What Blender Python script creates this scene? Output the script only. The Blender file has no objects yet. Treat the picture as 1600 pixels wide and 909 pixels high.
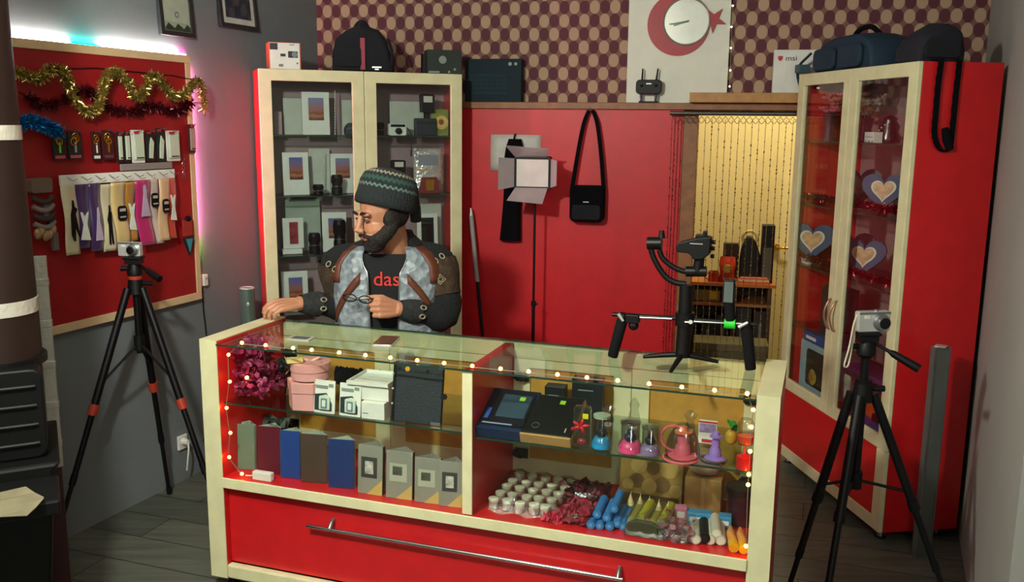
import bpy, bmesh, math, random
from mathutils import Vector, Matrix
random.seed(7)
PI = math.pi
SC = bpy.context.scene
COL = SC.collection
# ------------------------------------------------------------------ camera
F, PITCH, ROLL, CAMH = 1422.37, math.radians(10.335), math.radians(-0.589), 1.7
_f = Vector((0, math.cos(PITCH), -math.sin(PITCH)))
_u = Vector((0, math.sin(PITCH), math.cos(PITCH)))
_x = Vector((1, 0, 0)) * math.cos(ROLL) - _u * math.sin(ROLL)
_u = _x.cross(_f)
CAMO = Vector((0, 0, CAMH))
cd = bpy.data.cameras.new('camera'); cam = bpy.data.objects.new('camera', cd); COL.objects.link(cam)
cam.matrix_world = Matrix(((_x.x, _u.x, -_f.x, 0), (_x.y, _u.y, -_f.y, 0), (_x.z, _u.z, -_f.z, CAMH), (0, 0, 0, 1)))
cd.sensor_width = 36; cd.lens = F * 36 / 1600; cd.clip_start = 0.02
SC.camera = cam
# ------------------------------------------------------------------ world, lights, exposure
SC.view_settings.view_transform = 'Standard'; SC.view_settings.look = 'None'
SC.view_settings.gamma = 1; SC.view_settings.use_curve_mapping = False
SC.view_settings.exposure = 0.42
wd = bpy.data.worlds.new('world'); SC.world = wd; wd.use_nodes = True
wd.node_tree.nodes['Background'].inputs[0].default_value = (0.55, 0.6, 0.6, 1)
wd.node_tree.nodes['Background'].inputs[1].default_value = 0.05
def lamp(name, kind, loc, power, color, size=0.1, rot=None):
    l = bpy.data.lights.new(name, kind); o = bpy.data.objects.new(name, l); COL.objects.link(o)
    l.energy = power; l.color = color; o.location = loc
    if kind == 'AREA': l.size = size
    else: l.shadow_soft_size = size
    if rot: o.rotation_euler = rot
    return o
lamp('room_lamp_light', 'POINT', (-1.0, 1.3, 2.38), 165, (1.0, 0.98, 0.86), 0.07)
lamp('front_fill_light', 'POINT', (0.5, -0.9, 2.3), 45, (1.0, 0.98, 0.88), 0.3)  # added fill from the viewer side, no known lamp there
lamp('back_room_light', 'POINT', (1.6, 5.55, 2.2), 30, (1.0, 0.89, 0.64), 0.08)

# ------------------------------------------------------------------ frames: a local set of axes on each surface
def ray(px, py): return _f + _x * ((px - 800) / F) - _u * ((py - 454.5) / F)
class Fr:
    def __init__(s, X, Y, yaw):
        s.o = Vector((X, Y, 0)); s.yaw = yaw
        s.a = Vector((math.cos(yaw), math.sin(yaw), 0)); s.b = Vector((-math.sin(yaw), math.cos(yaw), 0))
    def w(s, u, v, z): return s.o + s.a * u + s.b * v + Vector((0, 0, z))
    def loc(s, P): d = P - s.o; return (d.dot(s.a), d.dot(s.b), d.z)
    def V(s, px, py, v=0):
        d = ray(px, py); t = (s.o + s.b * v - CAMO).dot(s.b) / d.dot(s.b); l = s.loc(CAMO + d * t); return l[0], l[2]
    def Z(s, px, py, z):
        d = ray(px, py); t = (z - CAMH) / d.z; l = s.loc(CAMO + d * t); return l[0], l[1]
    def k(s, u, v, z): return (s.w(u, v, z) - CAMO).dot(_f) / F          # metres per pixel there
def hz(px, py, z): d = ray(px, py); return CAMO + d * ((z - CAMH) / d.z)
def yv(px, py, Y): d = ray(px, py); return CAMO + d * (Y / d.y)
WORLD = Fr(0, 0, 0)
CT = Fr(-1.1, 3.123, -0.328)              # counter: u along the front, v to the back
RC = Fr(1.378, 4.522, -1.42)              # cabinet by the right wall
BC = Fr(-1.221, 4.449, 0.356)             # cabinet in the back corner
LW = Fr(-1.821, 3.458, 1.184)             # red board on the left wall (v<0 into the room)
RW = Fr(1.926, 3.664, math.radians(67.85))  # right wall (v>0 into the room)
BW = Fr(0, 5.05, math.radians(-12))       # back wall

# ------------------------------------------------------------------ materials
MATS = {}
def lin(c):
    if isinstance(c, str): c = tuple(int(c[i:i+2], 16) / 255 for i in (0, 2, 4))
    return tuple(x / 12.92 if x <= 0.04045 else ((x + 0.055) / 1.055) ** 2.4 for x in c) + (1,)
def nodes(name):
    m = bpy.data.materials.new(name); m.use_nodes = True
    nt = m.node_tree; return m, nt, nt.nodes['Principled BSDF']
def N(nt, t, **kw):
    n = nt.nodes.new(t)
    for k, v in kw.items():
        if hasattr(n, k) and k not in n.inputs: setattr(n, k, v)
        else: n.inputs[k].default_value = v
    return n
def mat(name, c='808080', r=0.5, m=0, nz=0.08, nsc=12, bump=0, bsc=150, em=0, ec=None, coat=0, sheen=0, al=1, sub=0, spec=.5):
    if name in MATS: return MATS[name]
    M, nt, b = nodes(name); L = nt.links
    c = lin(c); b.inputs['Roughness'].default_value = r; b.inputs['Metallic'].default_value = m
    tc = N(nt, 'ShaderNodeTexCoord'); n = N(nt, 'ShaderNodeTexNoise'); n.inputs['Scale'].default_value = nsc; n.inputs['Detail'].default_value = 4
    L.new(tc.outputs['Object'], n.inputs['Vector'])
    rp = N(nt, 'ShaderNodeValToRGB')
    rp.color_ramp.elements[0].position = 0.3; rp.color_ramp.elements[1].position = 0.7
    rp.color_ramp.elements[0].color = tuple(max(0, x * (1 - nz)) for x in c[:3]) + (1,)
    rp.color_ramp.elements[1].color = tuple(min(1, x * (1 + nz)) for x in c[:3]) + (1,)
    L.new(n.outputs['Fac'], rp.inputs['Fac']); L.new(rp.outputs['Color'], b.inputs['Base Color'])
    if bump:
        n2 = N(nt, 'ShaderNodeTexNoise'); n2.inputs['Scale'].default_value = bsc; L.new(tc.outputs['Object'], n2.inputs['Vector'])
        bp = N(nt, 'ShaderNodeBump'); bp.inputs['Strength'].default_value = bump; bp.inputs['Distance'].default_value = 0.01
        L.new(n2.outputs['Fac'], bp.inputs['Height']); L.new(bp.outputs['Normal'], b.inputs['Normal'])
    if em:
        b.inputs['Emission Color'].default_value = lin(ec) if ec else c; b.inputs['Emission Strength'].default_value = em
    if coat: b.inputs['Coat Weight'].default_value = coat; b.inputs['Coat Roughness'].default_value = 0.08
    if sheen: b.inputs['Sheen Weight'].default_value = sheen
    if sub: b.inputs['Subsurface Weight'].default_value = sub; b.inputs['Subsurface Radius'].default_value = (0.01, 0.004, 0.002)
    b.inputs['Specular IOR Level'].default_value = spec
    if al < 1: b.inputs['Alpha'].default_value = al
    MATS[name] = M; return M
def glassy(name, tint='ffffff', lo=0.045, hi=0.65, rough=0.0, bump=0, bsc=40):
    """thin clear sheet: lets light through, mirrors more at a grazing angle"""
    if name in MATS: return MATS[name]
    M, nt, b = nodes(name); L = nt.links; out = nt.nodes['Material Output']; nt.nodes.remove(b)
    tr = N(nt, 'ShaderNodeBsdfTransparent'); tr.inputs['Color'].default_value = lin(tint)
    gl = N(nt, 'ShaderNodeBsdfGlossy'); gl.inputs['Roughness'].default_value = rough
    lw = N(nt, 'ShaderNodeLayerWeight'); lw.inputs['Blend'].default_value = 0.5
    pw = N(nt, 'ShaderNodeMath', operation='POWER'); pw.inputs[1].default_value = 4
    mr = N(nt, 'ShaderNodeMapRange'); mr.inputs['To Min'].default_value = lo; mr.inputs['To Max'].default_value = hi
    mx = N(nt, 'ShaderNodeMixShader')
    L.new(lw.outputs['Facing'], pw.inputs[0]); L.new(pw.outputs[0], mr.inputs['Value']); L.new(mr.outputs[0], mx.inputs['Fac'])
    L.new(tr.outputs[0], mx.inputs[1]); L.new(gl.outputs[0], mx.inputs[2]); L.new(mx.outputs[0], out.inputs['Surface'])
    if bump:
        tc = N(nt, 'ShaderNodeTexCoord'); n2 = N(nt, 'ShaderNodeTexNoise'); n2.inputs['Scale'].default_value = bsc; n2.inputs['Detail'].default_value = 5
        bp = N(nt, 'ShaderNodeBump'); bp.inputs['Strength'].default_value = bump; bp.inputs['Distance'].default_value = 0.01
        L.new(tc.outputs['Object'], n2.inputs['Vector']); L.new(n2.outputs['Fac'], bp.inputs['Height']); L.new(bp.outputs['Normal'], gl.inputs['Normal'])
    MATS[name] = M; return M
RED = mat('red_laminate', 'c41a1f', 0.35, coat=0.15)
REDW = mat('red_wall_panel', 'c4141f', 0.45)
CREAM = mat('cream_lacquer', 'd6d3a8', 0.4)
GLASS = glassy('clear_glass')
SHELFG = glassy('shelf_glass', 'eef6f2', 0.04, 0.5)
EDGE = mat('glass_edge_green', '1e3a30', 0.25)
CELLO = glassy('cellophane', 'f4f4f4', 0.13, 0.8, 0.08, 0.9, 55)
CLEARP = glassy('clear_plastic', 'f2f6f4', 0.10, 0.9, 0.03, 0.15, 30)
BLACK = mat('black_plastic', '090a0d', 0.5, spec=.28)
BLKM = mat('black_metal', '08090c', 0.42, 0.1, spec=.35)
BLKF = mat('black_fabric', '07080c', 0.95, bump=0.4, bsc=400, spec=.15)
RUB = mat('black_foam', '0d0f11', 0.85, bump=0.3, bsc=300, spec=.2)
WHITE = mat('white_card', 'd9ddd4', 0.55)
WPL = mat('white_plastic', 'e4e4dc', 0.35)
CHROME = mat('chrome', 'c8c8cc', 0.15, 1)
STEEL = mat('brushed_steel', '9aa0a0', 0.35, 0.9)
SILVER = mat('silver_plastic', 'c9ccc9', 0.3, 0.4)
CARD = mat('brown_cardboard', 'b08a50', 0.75, nz=0.12)
MDF = mat('mdf_board', 'b98a35', 0.6, nz=0.1, nsc=30)
GOLD = mat('gold_foil', 'd2a13c', 0.25, 0.9)
LENS = mat('lens_glass', '050608', 0.15)
# ------------------------------------------------------------------ mesh helper
class G:
    def __init__(s): s.bm = bmesh.new(); s.mi = 0
    def face(s, vs):
        try: f = s.bm.faces.new(vs); f.material_index = s.mi; return f
        except ValueError: return None
    def box(s, x0, x1, y0, y1, z0, z1, m=None):
        P = [Vector((x, y, z)) for z in (z0, z1) for y in (y0, y1) for x in (x0, x1)]
        if m is not None: P = [m @ p for p in P]
        v = [s.bm.verts.new(p) for p in P]
        for q in ((0, 2, 3, 1), (4, 5, 7, 6), (0, 1, 5, 4), (2, 6, 7, 3), (0, 4, 6, 2), (1, 3, 7, 5)): s.face([v[i] for i in q])
        return s
    def cbox(s, c, d, m=None):
        return s.box(c[0]-d[0]/2, c[0]+d[0]/2, c[1]-d[1]/2, c[1]+d[1]/2, c[2]-d[2]/2, c[2]+d[2]/2, m)
    def tube(s, pts, r, n=10, cap=True, flat=1.0):
        pts = [Vector(p) for p in pts]; R = r if isinstance(r, (list, tuple)) else [r] * len(pts)
        rings = []; up = None
        for i, p in enumerate(pts):
            d = (pts[min(i+1, len(pts)-1)] - pts[max(i-1, 0)])
            if d.length < 1e-9: d = Vector((0, 0, 1))
            d.normalize()
            if up is None: up = Vector((0, 0, 1)) if abs(d.z) < 0.9 else Vector((1, 0, 0))
            a = (up - d * up.dot(d))
            if a.length < 1e-5: a = Vector((0, 1, 0)) - d * d.y
            a.normalize(); b = d.cross(a); up = a
            rings.append([s.bm.verts.new(p + (a * math.cos(2*PI*k/n) * flat + b * math.sin(2*PI*k/n)) * R[i]) for k in range(n)])
        for A, B in zip(rings, rings[1:]):
            for k in range(n): s.face([A[k], A[(k+1) % n], B[(k+1) % n], B[k]])
        if cap: s.face(rings[0][::-1]); s.face(rings[-1])
        return s
    def cyl(s, p, q, r, r2=None, n=16, cap=True): return s.tube([p, q], [r, r if r2 is None else r2], n, cap)
    def lathe(s, prof, n=20, c=(0, 0, 0), m=None):
        rings = []
        for r, z in prof:
            ring = []
            for k in range(n):
                p = Vector((c[0] + r*math.cos(2*PI*k/n), c[1] + r*math.sin(2*PI*k/n), c[2] + z))
                ring.append(s.bm.verts.new(m @ p if m is not None else p))
            rings.append(ring)
        for A, B in zip(rings, rings[1:]):
            for k in range(n): s.face([A[k], A[(k+1) % n], B[(k+1) % n], B[k]])
        s.face(rings[0][::-1]); s.face(rings[-1]); return s
    def ell(s, c, r, n=16, m=None):
        if not isinstance(r, (list, tuple)): r = (r, r, r)
        h = n // 2; T = Matrix.Translation(Vector(c)) @ (m if m is not None else Matrix()) @ Matrix.Diagonal((r[0], r[1], r[2], 1))
        top = s.bm.verts.new(T @ Vector((0, 0, 1))); bot = s.bm.verts.new(T @ Vector((0, 0, -1))); rings = []
        for i in range(1, h):
            t = PI * i / h
            rings.append([s.bm.verts.new(T @ Vector((math.sin(t)*math.cos(2*PI*k/n), math.sin(t)*math.sin(2*PI*k/n), math.cos(t)))) for k in range(n)])
        for k in range(n):
            s.face([top, rings[0][k], rings[0][(k+1) % n]]); s.face([bot, rings[-1][(k+1) % n], rings[-1][k]])
        for A, B in zip(rings, rings[1:]):
            for k in range(n): s.face([A[k], B[k], B[(k+1) % n], A[(k+1) % n]])
        return s
    def prism(s, poly, d0, d1, m=None):
        """polygon in x,z pulled from y=d0 to y=d1"""
        f = lambda p: m @ p if m is not None else p
        A = [s.bm.verts.new(f(Vector((x, d0, z)))) for x, z in poly]; B = [s.bm.verts.new(f(Vector((x, d1, z)))) for x, z in poly]
        s.face(A); s.face(B[::-1]); n = len(poly)
        for i in range(n): s.face([A[i], B[i], B[(i+1) % n], A[(i+1) % n]])
        return s
    def ringprism(s, outer, inner, d0, d1, m=None):
        f = lambda p: m @ p if m is not None else p
        L = [[s.bm.verts.new(f(Vector((x, d, z)))) for x, z in poly] for poly in (outer, inner) for d in (d0, d1)]
        n = len(outer)
        for i in range(n):
            j = (i+1) % n
            s.face([L[0][i], L[0][j], L[2][j], L[2][i]]); s.face([L[1][i], L[3][i], L[3][j], L[1][j]])
            s.face([L[0][i], L[1][i], L[1][j], L[0][j]]); s.face([L[2][i], L[2][j], L[3][j], L[3][i]])
        return s
    def grid(s, rows, loop=False):
        R = [[s.bm.verts.new(Vector(p)) for p in r] for r in rows]
        for A, B in zip(R, R[1:]):
            n = len(A)
            for k in range(n if loop else n - 1): s.face([A[k], A[(k+1) % n], B[(k+1) % n], B[k]])
        return s
    def torus(s, c, R, r, m=None, n=20, k=8):
        T = Matrix.Translation(Vector(c)) @ (m if m is not None else Matrix()); rows = []
        rings = [[s.bm.verts.new(T @ Vector(((R + r*math.cos(2*PI*j/k))*math.cos(2*PI*i/n), (R + r*math.cos(2*PI*j/k))*math.sin(2*PI*i/n), r*math.sin(2*PI*j/k)))) for j in range(k)] for i in range(n)]
        for i in range(n):
            A, B = rings[i], rings[(i+1) % n]
            for j in range(k): s.face([A[j], B[j], B[(j+1) % k], A[(j+1) % k]])
        return s
    def obj(s, name, mats, parent=None, smooth=0, bev=0, loc=None, rz=0, sol=0, sd=0, wn=True):
        bmesh.ops.recalc_face_normals(s.bm, faces=s.bm.faces[:])
        me = bpy.data.meshes.new(name); s.bm.to_mesh(me); s.bm.free()
        for m in (mats if isinstance(mats, (list, tuple)) else [mats]): me.materials.append(m)
        if smooth:
            me.shade_smooth(); 
            try: me.set_sharp_from_angle(angle=math.radians(smooth))
            except Exception: pass
        o = bpy.data.objects.new(name, me); COL.objects.link(o)
        if parent: o.parent = parent
        if loc is not None: o.location = loc
        if rz: o.rotation_euler = (0, 0, rz)
        if sol: md = o.modifiers.new('thick', 'SOLIDIFY'); md.thickness = sol; md.offset = 0
        if bev: md = o.modifiers.new('bevel', 'BEVEL'); md.width = bev; md.segments = 2; md.limit_method = 'ANGLE'
        if sd: md = o.modifiers.new('sub', 'SUBSURF'); md.levels = sd; md.render_levels = sd
        return o
def tag(o, label=None, cat=None, group=None, kind=None):
    if label: o['label'] = label
    if cat: o['category'] = cat
    if group: o['group'] = group
    if kind: o['kind'] = kind
    return o
def put(o, fr, u, v, z, rz=0):
    o.location = fr.w(u, v, z); o.rotation_euler = (0, 0, fr.yaw + rz); return o
def thing(name, label, cat, fr, u, v, z, rz=0, group=None):
    o = bpy.data.objects.new(name, None); COL.objects.link(o); o.empty_display_size = 0.05
    put(o, fr, u, v, z, rz); return tag(o, label, cat, group)
def one(o, label, cat, fr, u, v, z, rz=0, group=None): return tag(put(o, fr, u, v, z, rz), label, cat, group)
def dup(root, fr, u, v, z, rz=0, label=None):
    r = root.copy(); COL.objects.link(r); put(r, fr, u, v, z, rz)
    if label: r['label'] = label
    for ch in list(root.children):
        c = ch.copy(); COL.objects.link(c); c.parent = r
        for g in list(ch.children): d = g.copy(); COL.objects.link(d); d.parent = c
    return r
def text_mesh(txt, size, ext, material, name, parent, loc, rot, sx=1.0):
    cu = bpy.data.curves.new(name, 'FONT'); cu.body = txt; cu.size = size; cu.extrude = ext; cu.align_x = 'CENTER'; cu.align_y = 'CENTER'
    t = bpy.data.objects.new('tmp', cu); COL.objects.link(t)
    dg = bpy.context.evaluated_depsgraph_get(); me = bpy.data.meshes.new_from_object(t.evaluated_get(dg))
    bpy.data.objects.remove(t); bpy.data.curves.remove(cu)
    me.materials.clear(); me.materials.append(material)
    o = bpy.data.objects.new(name, me); COL.objects.link(o); o.parent = parent; o.location = loc; o.rotation_euler = rot; o.scale = (sx, 1, 1)
    return o
def heart(w, h, n=28):
    P = []
    for i in range(n):
        t = 2*PI*i/n; P.append((w/2 * math.sin(t)**3, h/2 * ((13*math.cos(t) - 5*math.cos(2*t) - 2*math.cos(3*t) - math.cos(4*t)) / 14.5)))
    return P
def rrect(w, h, r, n=4, cx=0, cz=0):
    P = []
    for (sx, sz, a0) in ((1, 1, 0), (-1, 1, 90), (-1, -1, 180), (1, -1, 270)):
        for i in range(n + 1):
            a = math.radians(a0 + 90*i/n); P.append((cx + sx*(w/2 - r) + r*math.cos(a), cz + sz*(h/2 - r) + r*math.sin(a)))
    return P
def circ(r, n=24, cx=0, cz=0): return [(cx + r*math.cos(2*PI*i/n), cz + r*math.sin(2*PI*i/n)) for i in range(n)]
RX = lambda a: Matrix.Rotation(a, 4, 'X')
RY = lambda a: Matrix.Rotation(a, 4, 'Y')
RZ = lambda a: Matrix.Rotation(a, 4, 'Z')
TR = lambda x, y, z: Matrix.Translation((x, y, z))
# ================================================================== the setting
def struct(o, label, fr=None):
    if fr: put(o, fr, 0, 0, 0)
    return tag(o, label, None, None, 'structure')
def floor_mat():
    M, nt, b = nodes('grey_laminate_floor'); L = nt.links
    tc = N(nt, 'ShaderNodeTexCoord'); mp = N(nt, 'ShaderNodeMapping'); mp.inputs['Rotation'].default_value = (0, 0, 0.33)
    br = N(nt, 'ShaderNodeTexBrick'); br.inputs['Scale'].default_value = 1.0
    for k, v in (('Brick Width', 1.3), ('Row Height', 0.19), ('Mortar Size', 0.003)): br.inputs[k].default_value = v
    br.inputs['Color1'].default_value = lin('5e6258'); br.inputs['Color2'].default_value = lin('4b5047'); br.inputs['Mortar'].default_value = lin('22241f')
    n = N(nt, 'ShaderNodeTexNoise'); n.inputs['Scale'].default_value = 3; n.inputs['Detail'].default_value = 6
    m2 = N(nt, 'ShaderNodeMapping'); m2.inputs['Scale'].default_value = (1, 9, 1); m2.inputs['Rotation'].default_value = (0, 0, 0.33)
    mx = N(nt, 'ShaderNodeMix', data_type='RGBA', blend_type='MULTIPLY'); mx.inputs['Factor'].default_value = 0.55
    rp = N(nt, 'ShaderNodeValToRGB'); rp.color_ramp.elements[0].position = 0.3; rp.color_ramp.elements[0].color = (0.35, 0.35, 0.35, 1)
    rp.color_ramp.elements[1].position = 0.7; rp.color_ramp.elements[1].color = (1.3, 1.3, 1.25, 1)
    L.new(tc.outputs['Object'], mp.inputs[0]); L.new(mp.outputs[0], br.inputs['Vector']); L.new(tc.outputs['Object'], m2.inputs[0]); L.new(m2.outputs[0], n.inputs['Vector'])
    L.new(n.outputs['Fac'], rp.inputs[0]); L.new(br.outputs['Color'], mx.inputs['A']); L.new(rp.outputs['Color'], mx.inputs['B']); L.new(mx.outputs['Result'], b.inputs['Base Color'])
    b.inputs['Roughness'].default_value = 0.5
    return M
def wallpaper_mat():
    """checker of tan and maroon ovals on brown, as printed on the paper"""
    M, nt, b = nodes('argyle_wallpaper'); L = nt.links
    tc = N(nt, 'ShaderNodeTexCoord'); sx = N(nt, 'ShaderNodeSeparateXYZ'); L.new(tc.outputs['Object'], sx.inputs[0])
    def mt(op, a, bb=None):
        n = N(nt, 'ShaderNodeMath', operation=op)
        for i, q in enumerate((a, bb)):
            if q is None: continue
            if isinstance(q, (int, float)): n.inputs[i].default_value = q
            else: L.new(q, n.inputs[i])
        return n.outputs[0]
    U = mt('DIVIDE', sx.outputs['X'], 0.0535); W = mt('DIVIDE', sx.outputs['Z'], 0.068)
    cu, cw = mt('ROUND', U), mt('ROUND', W)
    du, dw = mt('SUBTRACT', U, cu), mt('SUBTRACT', W, cw)
    r = mt('SQRT', mt('ADD', mt('MULTIPLY', du, du), mt('MULTIPLY', dw, dw)))
    dot = mt('LESS_THAN', r, 0.50)
    par = mt('FLOORED_MODULO', mt('ADD', cu, cw), 2)
    c1 = N(nt, 'ShaderNodeMix', data_type='RGBA'); c1.inputs['A'].default_value = lin('ad9276'); c1.inputs['B'].default_value = lin('56252f'); L.new(par, c1.inputs['Factor'])
    dia = mt('LESS_THAN', mt('ABSOLUTE', mt('SUBTRACT', mt('ADD', mt('ABSOLUTE', du), mt('ABSOLUTE', dw)), 0.5)), 0.1)
    c0 = N(nt, 'ShaderNodeMix', data_type='RGBA'); c0.inputs['A'].default_value = lin('785449'); c0.inputs['B'].default_value = lin('6b4238'); L.new(dia, c0.inputs['Factor'])
    c2 = N(nt, 'ShaderNodeMix', data_type='RGBA'); L.new(dot, c2.inputs['Factor']); L.new(c0.outputs['Result'], c2.inputs['A']); L.new(c1.outputs['Result'], c2.inputs['B'])
    L.new(c2.outputs['Result'], b.inputs['Base Color']); b.inputs['Roughness'].default_value = 0.75
    return M
GREYW = mat('grey_wall_paint', '70787b', 0.8, nz=0.05, nsc=3, bump=0.05, bsc=60)
GREYR = mat('light_grey_wall_paint', '93938d', 0.8, nz=0.05, nsc=3, bump=0.05, bsc=60)
CREAMW = mat('cream_back_room_paint', 'd6c894', 0.7, nz=0.03)
WOOD = mat('brown_wood_trim', '8a5a34', 0.5, nz=0.2, nsc=25)
WOODL = mat('honey_wood', 'ab7d42', 0.5, nz=0.15, nsc=25)
CEIL = mat('ceiling_paint', 'b9b9b0', 0.9)
g = G(); g.box(-5, 6, -2.5, 9, -0.05, 0); struct(g.obj('floor', floor_mat()), 'dark grey laminate floor of the shop')
g = G(); g.box(-5, 6, -2.5, 9, 2.7, 2.75); struct(g.obj('ceiling', CEIL), 'plain ceiling over the shop')
g = G(); g.box(-6.0, 2.06, 0.03, 0.13, 0, 2.7); struct(g.obj('wall_left', GREYW), 'grey painted wall behind the red accessory board', LW)
g = G(); g.box(-1.42, 1.06, -0.1, 0, 0, 2.7); g.box(-1.42, -1.32, -3.4, -0.1, 0, 2.7); struct(g.obj('wall_right', GREYR), 'light grey wall beside the tall red cabinet', RW)
g = G(); g.box(4.3, 4.4, -2.3, 1.6, 0, 2.7); struct(g.obj('wall_far_right', GREYR), 'side wall of the wider front part of the shop')
g = G(); g.box(-5, 6, -2.4, -2.3, 0, 2.7); struct(g.obj('wall_front', GREYR), 'wall on the viewer side of the shop')
DU0 = BW.V(1086, 300, -0.08)[0]; DU1 = DU0 + 0.62; DZ = 1.775
g = G(); g.box(-1.25, DU0, 0, 0.08, 0, 2.7); g.box(DU1, 2.6, 0, 0.08, 0, 2.7); g.box(DU0, DU1, 0, 0.08, DZ, 2.7)
struct(g.obj('wall_back', wallpaper_mat()), 'back wall papered with tan and maroon ovals', BW)
UL = BW.V(738, 300, -0.08)[0]
g = G(); g.box(UL - 0.06, DU0 - 0.075, -0.08, -0.001, 0, 1.785); g.box(DU1, DU1 + 0.4, -0.08, -0.001, 0, 1.785); struct(g.obj('wall_partition', REDW), 'glossy red panelling below the wallpaper', BW)
zt = 1.785
g = G(); g.box(UL - 0.06, DU1 + 0.35, -0.10, 0, zt, zt + 0.035); struct(g.obj('trim_1', WOOD, bev=0.003), 'brown wooden ledge along the top of the red panelling', BW)
g = G(); g.box(DU0 - 0.074, DU0 - 0.001, -0.10, 0.0, 0, DZ); struct(g.obj('trim_2', WOOD, bev=0.003), 'brown wooden door post beside the bead curtain', BW)
ul = BW.V(1078, 150, -0.1)[0]
g = G(); g.box(ul, DU1 + 0.25, -0.16, -0.0, zt + 0.036, zt + 0.085); struct(g.obj('trim_3', WOODL, bev=0.003), 'pale wooden board on the ledge above the doorway', BW)
# back room seen through the doorway
g = G(); g.box(-0.6, 2.6, 1.75, 1.83, 0, 2.6); g.box(-0.6, -0.52, 0.09, 1.75, 0, 2.6); g.box(2.1, 2.18, 0.09, 1.75, 0, 2.6)
struct(g.obj('wall_back_room', CREAMW), 'cream yellow walls of the back room behind the bead curtain', BW)
g = G(); g.box(-0.6, 2.6, 0.081, 1.75, 2.6, 2.65); struct(g.obj('ceiling_back_room', CREAMW), 'cream ceiling of the back room', BW)
# ================================================================== display cabinets
BACKP = mat('mauve_back_panel', '8c7f80', 0.6)
def make_cabinet(fr, D, W, label, backcol):
    t = thing('display_cabinet', label, 'cabinet', fr, 0, 0, 0)
    z0, z1 = 0.05, 1.953
    for x in (0, W - 0.02):
        g = G(); g.box(x, x + 0.02, 0.022, D, z0, z1); g.obj('side_panel', RED, t, bev=0.001)
    g = G(); g.box(0.02, W - 0.02, D - 0.012, D, z0, z1); g.obj('back_panel', backcol, t)
    g = G(); g.box(0.02, W - 0.02, 0.022, D - 0.012, z1 - 0.02, z1); g.obj('top_panel', RED, t)
    g = G(); g.box(0.02, W - 0.02, 0.022, D - 0.012, 0.40, 0.425); g.obj('base_shelf', RED, t)
    for z in (0.74, 1.04, 1.34, 1.64):
        g = G(); g.box(0.022, W - 0.022, 0.035, D - 0.014, z - 0.006, z); s = g.obj('glass_shelf', SHELFG, t)
        g = G(); g.box(0.022, W - 0.022, 0.0325, 0.0348, z - 0.006, z); g.obj('front_edge', EDGE, s)
    h = W / 2
    for i in (0, 1):
        a, b = i * h + 0.001, (i + 1) * h - 0.001
        fw = 0.06; gz0, gz1 = 0.455, 1.898
        g = G(); g.ringprism([(a, 0.402), (b, 0.402), (b, z1), (a, z1)], [(a + fw, gz0), (b - fw, gz0), (b - fw, gz1), (a + fw, gz1)], 0, 0.021)
        d = g.obj('door', CREAM, t, bev=0.003); d['label'] = 'cream framed glass door'
        g = G(); g.box(a + fw - 0.004, b - fw + 0.004, 0.009, 0.013, gz0 - 0.004, gz1 + 0.004); g.obj('pane', GLASS, d)
        hx = b - 0.025 if i == 0 else a + 0.025
        pts = [(hx, 0, 0.80)] + [(hx, -0.012 - 0.02*math.sin(PI*k/8), 0.805 + 0.13*k/8) for k in range(9)] + [(hx, 0, 0.94)]
        g = G(); g.tube(pts, 0.005, 8); g.obj('handle', mat('copper_handle', 'b0886a', 0.3, 0.6), d, smooth=60)
    g = G(); g.box(0.0, W, 0.002, 0.021, z0, 0.105); g.box(W - 0.065, W, 0.002, 0.021, 0.105, 0.40); g.box(0, 0.03, 0.002, 0.021, 0.105, 0.40)
    g.obj('plinth_frame', CREAM, t, bev=0.002)
    g = G(); g.box(0.03, W - 0.065, 0.006, 0.021, 0.105, 0.40); g.obj('lower_panel', RED, t)
    for x in (0.06, W - 0.06):
        for y in (0.05, D - 0.05):
            g = G(); g.lathe([(0.022, 0), (0.024, 0.006), (0.016, 0.01), (0.016, 0.05)], 14, (x, y, 0)); g.obj('foot', CHROME, t, smooth=40)
    return t
make_cabinet(BC, 0.29, 1.018, 'red cabinet with cream glazed doors full of white picture frames behind the man', BACKP)
make_cabinet(RC, 0.356, 0.995, 'red cabinet with cream glazed doors holding heart-shaped frames beside the bead curtain', mat('pinkish_back_panel', '9a8480', 0.6))
# ================================================================== counter
W, D, ZT = 1.97, 0.44, 0.947
ct = thing('display_counter', 'long glass-topped counter with cream edges and red drawer front', 'counter', CT, 0, 0, 0)
for (a, b, ins) in ((0, 0.068, 1), (W - 0.064, W, -1)):
    g = G(); g.box(a, b, 0.004, D, 0.05, ZT - 0.004); p = g.obj('side_panel', RED, ct)
    g = G(); g.box(a - 0.001, b + 0.001, 0, 0.004, 0.05, ZT); g.obj('front_edging', CREAM, p)
    g = G(); g.box(a - 0.001, b + 0.001, 0.0041, D, ZT - 0.004, ZT); g.obj('top_edging', CREAM, p)
a, b = 0.069, W - 0.065
g = G(); g.box(a, b, 0.0, D - 0.02, 0.408, 0.44); p = g.obj('base_shelf', RED, ct)
g = G(); g.box(a, b, -0.006, 0.0, 0.405, 0.443); g.obj('front_edging', CREAM, p, bev=0.002)
g = G(); g.box(a, b, 0.03, 0.05, 0.106, 0.403); d = g.obj('drawer_front', RED, ct, bev=0.002)
g = G(); g.tube([(0.41, 0.002, 0.31), (1.535, 0.002, 0.31)], 0.0065, 12)
g.obj('handle', CHROME, d, smooth=40)
for x in (0.50, 1.52):
    g = G(); g.tube([(x, 0.002, 0.312), (x, 0.018, 0.33), (x, 0.031, 0.335)], 0.008, 10); g.obj('handle_bracket', STEEL, d, smooth=40)
g = G(); g.box(a, b, 0.0, 0.03, 0.052, 0.104); g.obj('kick_board', CREAM, ct, bev=0.006)
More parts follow.
